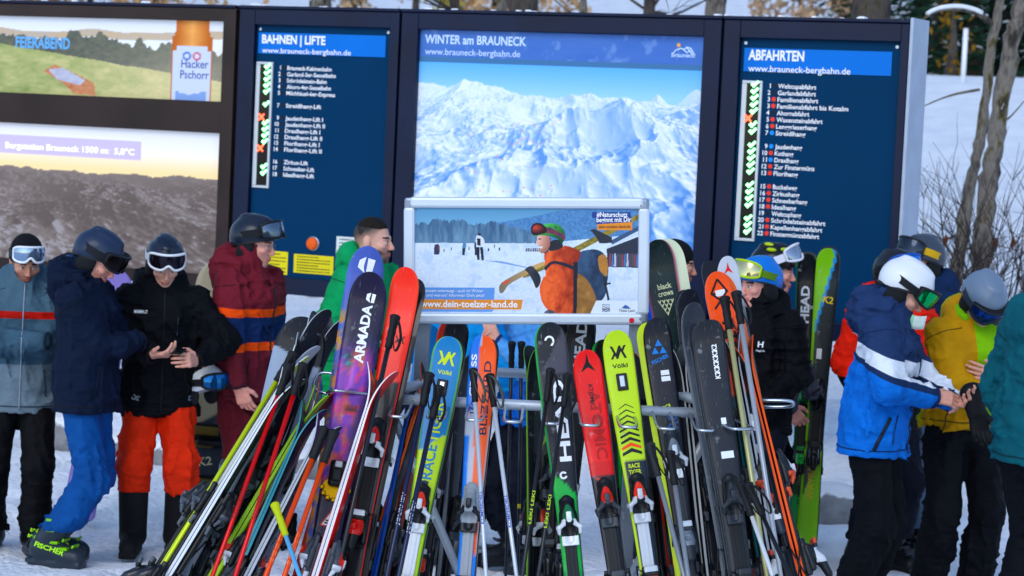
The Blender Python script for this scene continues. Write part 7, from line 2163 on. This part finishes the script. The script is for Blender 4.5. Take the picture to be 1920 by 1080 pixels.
def branch_pts(p, d, L, n, wob, grav=0.0, rnd=random):
    pts = [Vector(p)]; d = Vector(d).normalized()
    for i in range(n):
        d = (d + Vector((rnd.uniform(-wob, wob), rnd.uniform(-wob, wob), rnd.uniform(-wob, wob) + grav))).normalized()
        pts.append(pts[-1] + d * (L / n))
    return pts
def bare_tree(label, path, radii, barkm, nb=14, bl=2.2, seed=1, snow=True, twig=3, zmin=2.0):
    rnd = random.Random(seed)
    base = Vector(path[0])
    root = thing('bare_tree', label, 'tree', base, group='bare trees behind the boards')
    P = [Vector(p) - base for p in path]
    dense, rr = [], []
    for i in range(len(P) - 1):
        for k_ in range(8):
            t = k_ / 8; dense.append(P[i].lerp(P[i + 1], t) + Vector((rnd.uniform(-1, 1), rnd.uniform(-1, 1), 0)) * radii[i] * .12); rr.append(radii[i] * (1 - t) + radii[i + 1] * t)
    dense.append(P[-1]); rr.append(radii[-1])
    rr = [q_ * rnd.uniform(.90, 1.12) for q_ in rr]
    tb_ = MB().tube(dense, rr, 16)
    tb_.v = [(v_[0] + .10 * radii[0] * math.sin(41 * v_[2] + 90 * v_[0]), v_[1], v_[2]) for v_ in tb_.v]
    tb_.build('trunk', [barkm], root)
    mb = MB(); sn = MB()
    for k_ in range(nb):
        i = rnd.randrange(int(len(dense) * .25), len(dense) - 1)
        if dense[i].z + base.z < zmin: continue
        a = rnd.uniform(0, 6.28); d = Vector((math.cos(a), math.sin(a) * .6, rnd.uniform(.1, .8)))
        r_ = rr[i] * rnd.uniform(.25, .45); L = bl * rnd.uniform(.5, 1.2)
        pts = branch_pts(dense[i], d, L, 7, .22, .03, rnd)
        mb.tube(pts, [r_ * (1 - .8 * j / 7) for j in range(8)], 6)
        if snow: sn.tube([p + Vector((0, 0, r_ * .8)) for p in pts[1:6]], [r_ * .75 * (1 - .12 * j) for j in range(5)], 5)
        for t_ in range(twig):
            j = rnd.randrange(1, 7); d2 = (pts[j] - pts[j - 1]).normalized() + Vector((rnd.uniform(-.8, .8), rnd.uniform(-.8, .8), rnd.uniform(-.2, .7)))
            q = branch_pts(pts[j], d2, L * rnd.uniform(.25, .55), 5, .25, .03, rnd)
            mb.tube(q, [r_ * .4 * (1 - .8 * u_ / 5) for u_ in range(6)], 4)
            for t2 in range(2):
                j2 = rnd.randrange(1, 5); mb.tube(branch_pts(q[j2], (q[j2] - q[j2 - 1]).normalized() + Vector((rnd.uniform(-.9, .9), rnd.uniform(-.9, .9), rnd.uniform(-.2, .6))), L * rnd.uniform(.12, .25), 3, .25, 0, rnd), [r_ * .16, r_ * .12, r_ * .08, r_ * .03], 3)
    if mb.v: mb.build('crown', [barkm], root)
    if snow and sn.v: o = sn.build('snow', [SNOWCAP], root); o['kind'] = 'stuff'
    return root
def tp(px, py, Y): return at(px, py, Y)
def gtp(px, Y):
    q = at(px, 540, Y); return Vector((q.x, Y, float(ground_h(q.x, Y)) - .1))
# the two mossy trunks at the right
Yt_ = 21.0
t1 = bare_tree('thin mossy tree leaning right, left of the two trunks by the snow slope', [gtp(1776, Yt_), tp(1795, 500, Yt_), tp(1816, 361, Yt_), tp(1839, 259, Yt_), tp(1858, 93, Yt_), tp(1876, 0, Yt_), tp(1905, -300, Yt_), tp(1915, -700, Yt_)], [.07, .062, .052, .046, .042, .038, .026, .010], BARK, 9, 1.5, 5, zmin=4.2)
mb = MB(); sn = MB()
arch = bez([tp(1862, 46, Yt_), tp(1835, 24, Yt_), tp(1795, 14, Yt_ - .1), tp(1750, 20, Yt_ - .2), tp(1724, 42, Yt_ - .3), tp(1712, 66, Yt_ - .35)], 4, .15)
b0 = Vector(t1.location); arch = [p - b0 for p in arch]
mb.tube(arch, [.026 - .018 * i / len(arch) for i in range(len(arch))], 8)
for a_, b_, c_ in (((1836, 168), (1780, 178), (1716, 206)), ((1845, 250), (1890, 225), (1920, 190)), ((1815, 430), (1770, 452), (1715, 470)), ((1806, 470), (1850, 455), (1910, 470)), ((1800, 500), (1760, 440), (1725, 410))):
    q = bez([tp(*a_, Yt_) - b0, tp(*b_, Yt_ - .1) - b0, tp(*c_, Yt_ - .2) - b0], 5, .3); mb.tube(q, [.014 - .010 * i / len(q) for i in range(len(q))], 6)
mb.build('limb', [BARK], t1)
sn.tube([p + Vector((0, -.004, .018)) for p in arch[2:-6]], [.026 - .012 * i / len(arch) for i in range(len(arch) - 8)], 7); o = sn.build('snow', [SNOWCAP], t1); o['kind'] = 'stuff'
bare_tree('thick mossy tree trunk at the right edge before the snow slope', [gtp(1832, 20.4), tp(1839, 500, 20.4), tp(1853, 352, 20.4), tp(1871, 231, 20.4), tp(1899, 69, 20.4), tp(1918, 0, 20.4), tp(1950, -300, 20.4), tp(1960, -700, 20.4)], [.105, .092, .082, .075, .07, .066, .04, .02], BARK, 10, 1.8, 9, zmin=4.2)
# trunks showing above the boards
for i, (px, Y, r_, lab) in enumerate(((592, 24, .11, 'snow streaked bare tree above the lifts board'), (862, 27, .06, 'slim bare tree above the left part of the map board'), (926, 25, .06, 'bare tree with a slight lean above the map board heading'), (985, 24, .15, 'stout mossy tree with snow above the map board'), (1100, 30, .06, 'bare tree with snowy slanting branches above the middle of the map board'), (1215, 28, .07, 'bare tree with snowy branches above the right half of the map board'), (1337, 26, .13, 'dark bare tree above the gap between map and descents boards'), (1640, 23, .18, 'thick brown trunk above the descents board'))):
    b0 = gtp(px, Y); q = at(px, 15, Y); lean_ = random.Random(i).uniform(-.3, .3)
    bare_tree(lab, [b0, Vector((q.x, Y, q.z - .8)), Vector((q.x + lean_ * .4, Y, q.z + .4)), Vector((q.x + lean_, Y, q.z + 2.5)), Vector((q.x + lean_ * 1.6, Y, q.z + 5.5))], [r_ * 1.25, r_, r_ * .9, r_ * .6, r_ * .15], BARK2 if i % 2 else BARK, 16, 2.4, 20 + i, zmin=3.6, twig=3)
# slanting snowy limbs of the tree over the map board are part of it
# shrubs at the foot of the slope
TWIG = mat('twig', '#3a3230', .9, 0, .2)
for i, (px, py, lab) in enumerate(((1732, 505, 'bare twiggy shrub beside the edge of the descents board'), (1768, 505, 'bare twiggy shrub left of the two trunks'), (1890, 500, 'bare twiggy shrub right of the two trunks'), (1826, 500, 'bare twiggy shrub between the two trunks'), (1925, 500, 'bare twiggy shrub at the right edge'))):
    rnd = random.Random(50 + i); q = gtp(px, 19.5)
    root = thing('shrub', lab, 'shrub', q, group='bare shrubs')
    mb = MB()
    for k_ in range(22):
        a = rnd.uniform(0, 6.28); pts = branch_pts((rnd.uniform(-.12, .12), rnd.uniform(-.1, .1), 0), (math.cos(a) * .5, math.sin(a) * .3, 1), rnd.uniform(1.0, 2.3), 7, .24, .0, rnd)
        mb.tube(pts, [.008 - .0065 * j / 7 for j in range(8)], 4)
        for t_ in range(6):
            j = rnd.randrange(2, 7); mb.tube(branch_pts(pts[j], (pts[j] - pts[j - 1]).normalized() + Vector((rnd.uniform(-.9, .9), rnd.uniform(-.6, .6), rnd.uniform(-.3, .6))), rnd.uniform(.2, .5), 4, .25, 0, rnd), [.0035, .003, .0024, .0018, .001], 3)
    mb.build('twigs', [TWIG], root)
    if i != 1:
        lf = MB()
        for k_ in range(3):
            c_ = Vector((rnd.uniform(-.3, .3), rnd.uniform(-.1, .1), rnd.uniform(.9, 1.3)))
            lf.tube([c_, c_ + Vector((.01, 0, -.03)), c_ + Vector((.0, .01, -.07)), c_ + Vector((.01, 0, -.10))], [.004, .022, .016, .003], 6)
        lf.build('dry_leaf', [mat('dry_leaf', '#5c3420', .8, 0, .2)], root)

def leaf_cloud(rnd, n, fn, size, tri=False):
    V, Q = [], []
    for i in range(n):
        p, d = fn(rnd)
        a = Vector((rnd.gauss(0, 1), rnd.gauss(0, 1), rnd.gauss(0, 1))); a = (a + d * 1.2).normalized(); b = a.cross(Vector((rnd.gauss(0, 1), rnd.gauss(0, 1), rnd.gauss(0, 1)))).normalized()
        s_ = size * rnd.uniform(.6, 1.4); o = len(V)
        V += [p - a * s_, p + b * s_ * .45, p + a * s_, p - b * s_ * .45]; Q.append([o, o + 1, o + 2, o + 3])
    return np.array([tuple(v) for v in V]), np.array(Q)
def spruce(px, Y, Ht, label, seed, col='#16301f'):
    rnd = random.Random(seed); q = gtp(px, Y)
    root = thing('spruce_tree', label, 'tree', q, group='spruces at the top of the snow slope')
    MB().tube([(0, 0, 0), (0, 0, Ht * .5), (0, 0, Ht)], [Ht * .016, Ht * .010, .01], 8).build('trunk', [BARK2], root)
    V, Q, Wt = [], [], []
    nw = int(Ht * 2.6)
    for w_ in range(nw):
        z = .6 + (Ht - .6) * w_ / nw; rad = (Ht - z) * .24 + .15
        for b_ in range(9):
            a = rnd.uniform(0, 6.28); L = rad * rnd.uniform(.7, 1.15); dirv = Vector((math.cos(a), math.sin(a), 0))
            for s_ in range(max(4, int(L * 8))):
                t = (s_ + rnd.random()) / max(4, int(L * 8)); c = dirv * L * t + Vector((0, 0, z - .30 * L * t * t - .04)); sz_ = .17 * (1 - .4 * t) + .03
                side_ = Vector((-dirv.y, dirv.x, 0)) * rnd.choice((-1, 1)); tipp = c + (dirv * .6 + side_ * .7 + Vector((0, 0, rnd.uniform(-.45, .1)))).normalized() * sz_ * 1.5
                wv = Vector((0, 0, 1)).cross(tipp - c).normalized() * sz_ * .33 + Vector((0, 0, rnd.uniform(-.05, .05)))
                o = len(V); V += [tuple(c - wv), tuple(c + wv), tuple(tipp + wv * .3), tuple(tipp - wv * .3)]; Q.append([o, o + 1, o + 2, o + 3]); Wt.append(1 if rnd.random() < .07 else 0)
    me = np_mesh('crown', np.array(V), np.array(Q), [mat('spruce_needles', col, .9, 0, .3, 3), SNOWCAP], False)
    me.polygons.foreach_set('material_index', np.array(Wt, np.int32))
    link('crown', me, root)
for i, (px, Y, Ht) in enumerate(((1730, 60, 12), (1800, 57, 14), (1862, 61, 13), (1915, 56, 15), (1765, 68, 17), (1840, 70, 19), (1900, 72, 18), (1700, 70, 17), (1960, 62, 15))):
    spruce(px, Y, Ht, ['spruce nearest the board edge above the snow slope', 'spruce just right of the white pole on the slope', 'spruce behind the thin mossy tree', 'spruce at the upper right corner', 'tall spruce in the second row left of the white pole', 'tall spruce in the second row behind the mossy trunks', 'tall spruce in the second row at the right edge', 'spruce showing just above the right end of the boards', 'spruce beyond the right edge'][i], 70 + i)
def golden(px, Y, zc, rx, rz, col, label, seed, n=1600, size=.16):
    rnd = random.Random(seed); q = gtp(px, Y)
    root = thing('sun_tinted_tree', label, 'tree', q, group='sun tinted trees beyond the boards')
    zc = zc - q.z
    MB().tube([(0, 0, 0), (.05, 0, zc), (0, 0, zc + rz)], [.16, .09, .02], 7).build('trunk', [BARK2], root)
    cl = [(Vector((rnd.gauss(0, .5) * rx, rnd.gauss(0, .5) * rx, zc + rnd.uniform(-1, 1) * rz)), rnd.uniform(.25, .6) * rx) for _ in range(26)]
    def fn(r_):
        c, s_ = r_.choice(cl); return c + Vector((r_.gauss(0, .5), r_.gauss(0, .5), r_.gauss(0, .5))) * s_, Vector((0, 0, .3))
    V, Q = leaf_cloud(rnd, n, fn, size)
    link('crown', np_mesh('crown', V, Q, [mat('sun_tinted_leaf', col, .9, 0, .35, 1.5)], False), root)  # warm sunlight on the far trees is put into the leaf colour
zt_ = 5.6
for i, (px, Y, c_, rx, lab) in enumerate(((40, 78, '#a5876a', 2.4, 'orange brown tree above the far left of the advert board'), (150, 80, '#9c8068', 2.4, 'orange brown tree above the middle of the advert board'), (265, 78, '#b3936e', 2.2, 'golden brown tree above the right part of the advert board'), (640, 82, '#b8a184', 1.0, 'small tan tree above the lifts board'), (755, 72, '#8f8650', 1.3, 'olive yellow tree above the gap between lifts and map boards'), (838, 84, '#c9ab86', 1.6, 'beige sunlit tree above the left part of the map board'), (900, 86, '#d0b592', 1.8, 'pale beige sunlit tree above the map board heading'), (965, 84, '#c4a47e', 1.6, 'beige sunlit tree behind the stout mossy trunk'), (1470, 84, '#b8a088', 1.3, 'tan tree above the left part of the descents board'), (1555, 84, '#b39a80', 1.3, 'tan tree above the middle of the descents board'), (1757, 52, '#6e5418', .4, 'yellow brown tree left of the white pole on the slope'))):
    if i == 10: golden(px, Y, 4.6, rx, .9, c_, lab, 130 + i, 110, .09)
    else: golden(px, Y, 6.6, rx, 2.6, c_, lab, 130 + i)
q = gtp(1783, 44)
o = MB().tube([(0, 0, 0), (0, 0, at(1783, 52, 44).z - q.z)], .045, 10).build('pole', [mat('white_pole', '#e4e8ee', .5, 0, .05)]); o.location = q
tag(o, 'white marker pole standing on the crest of the snow slope', 'pole')
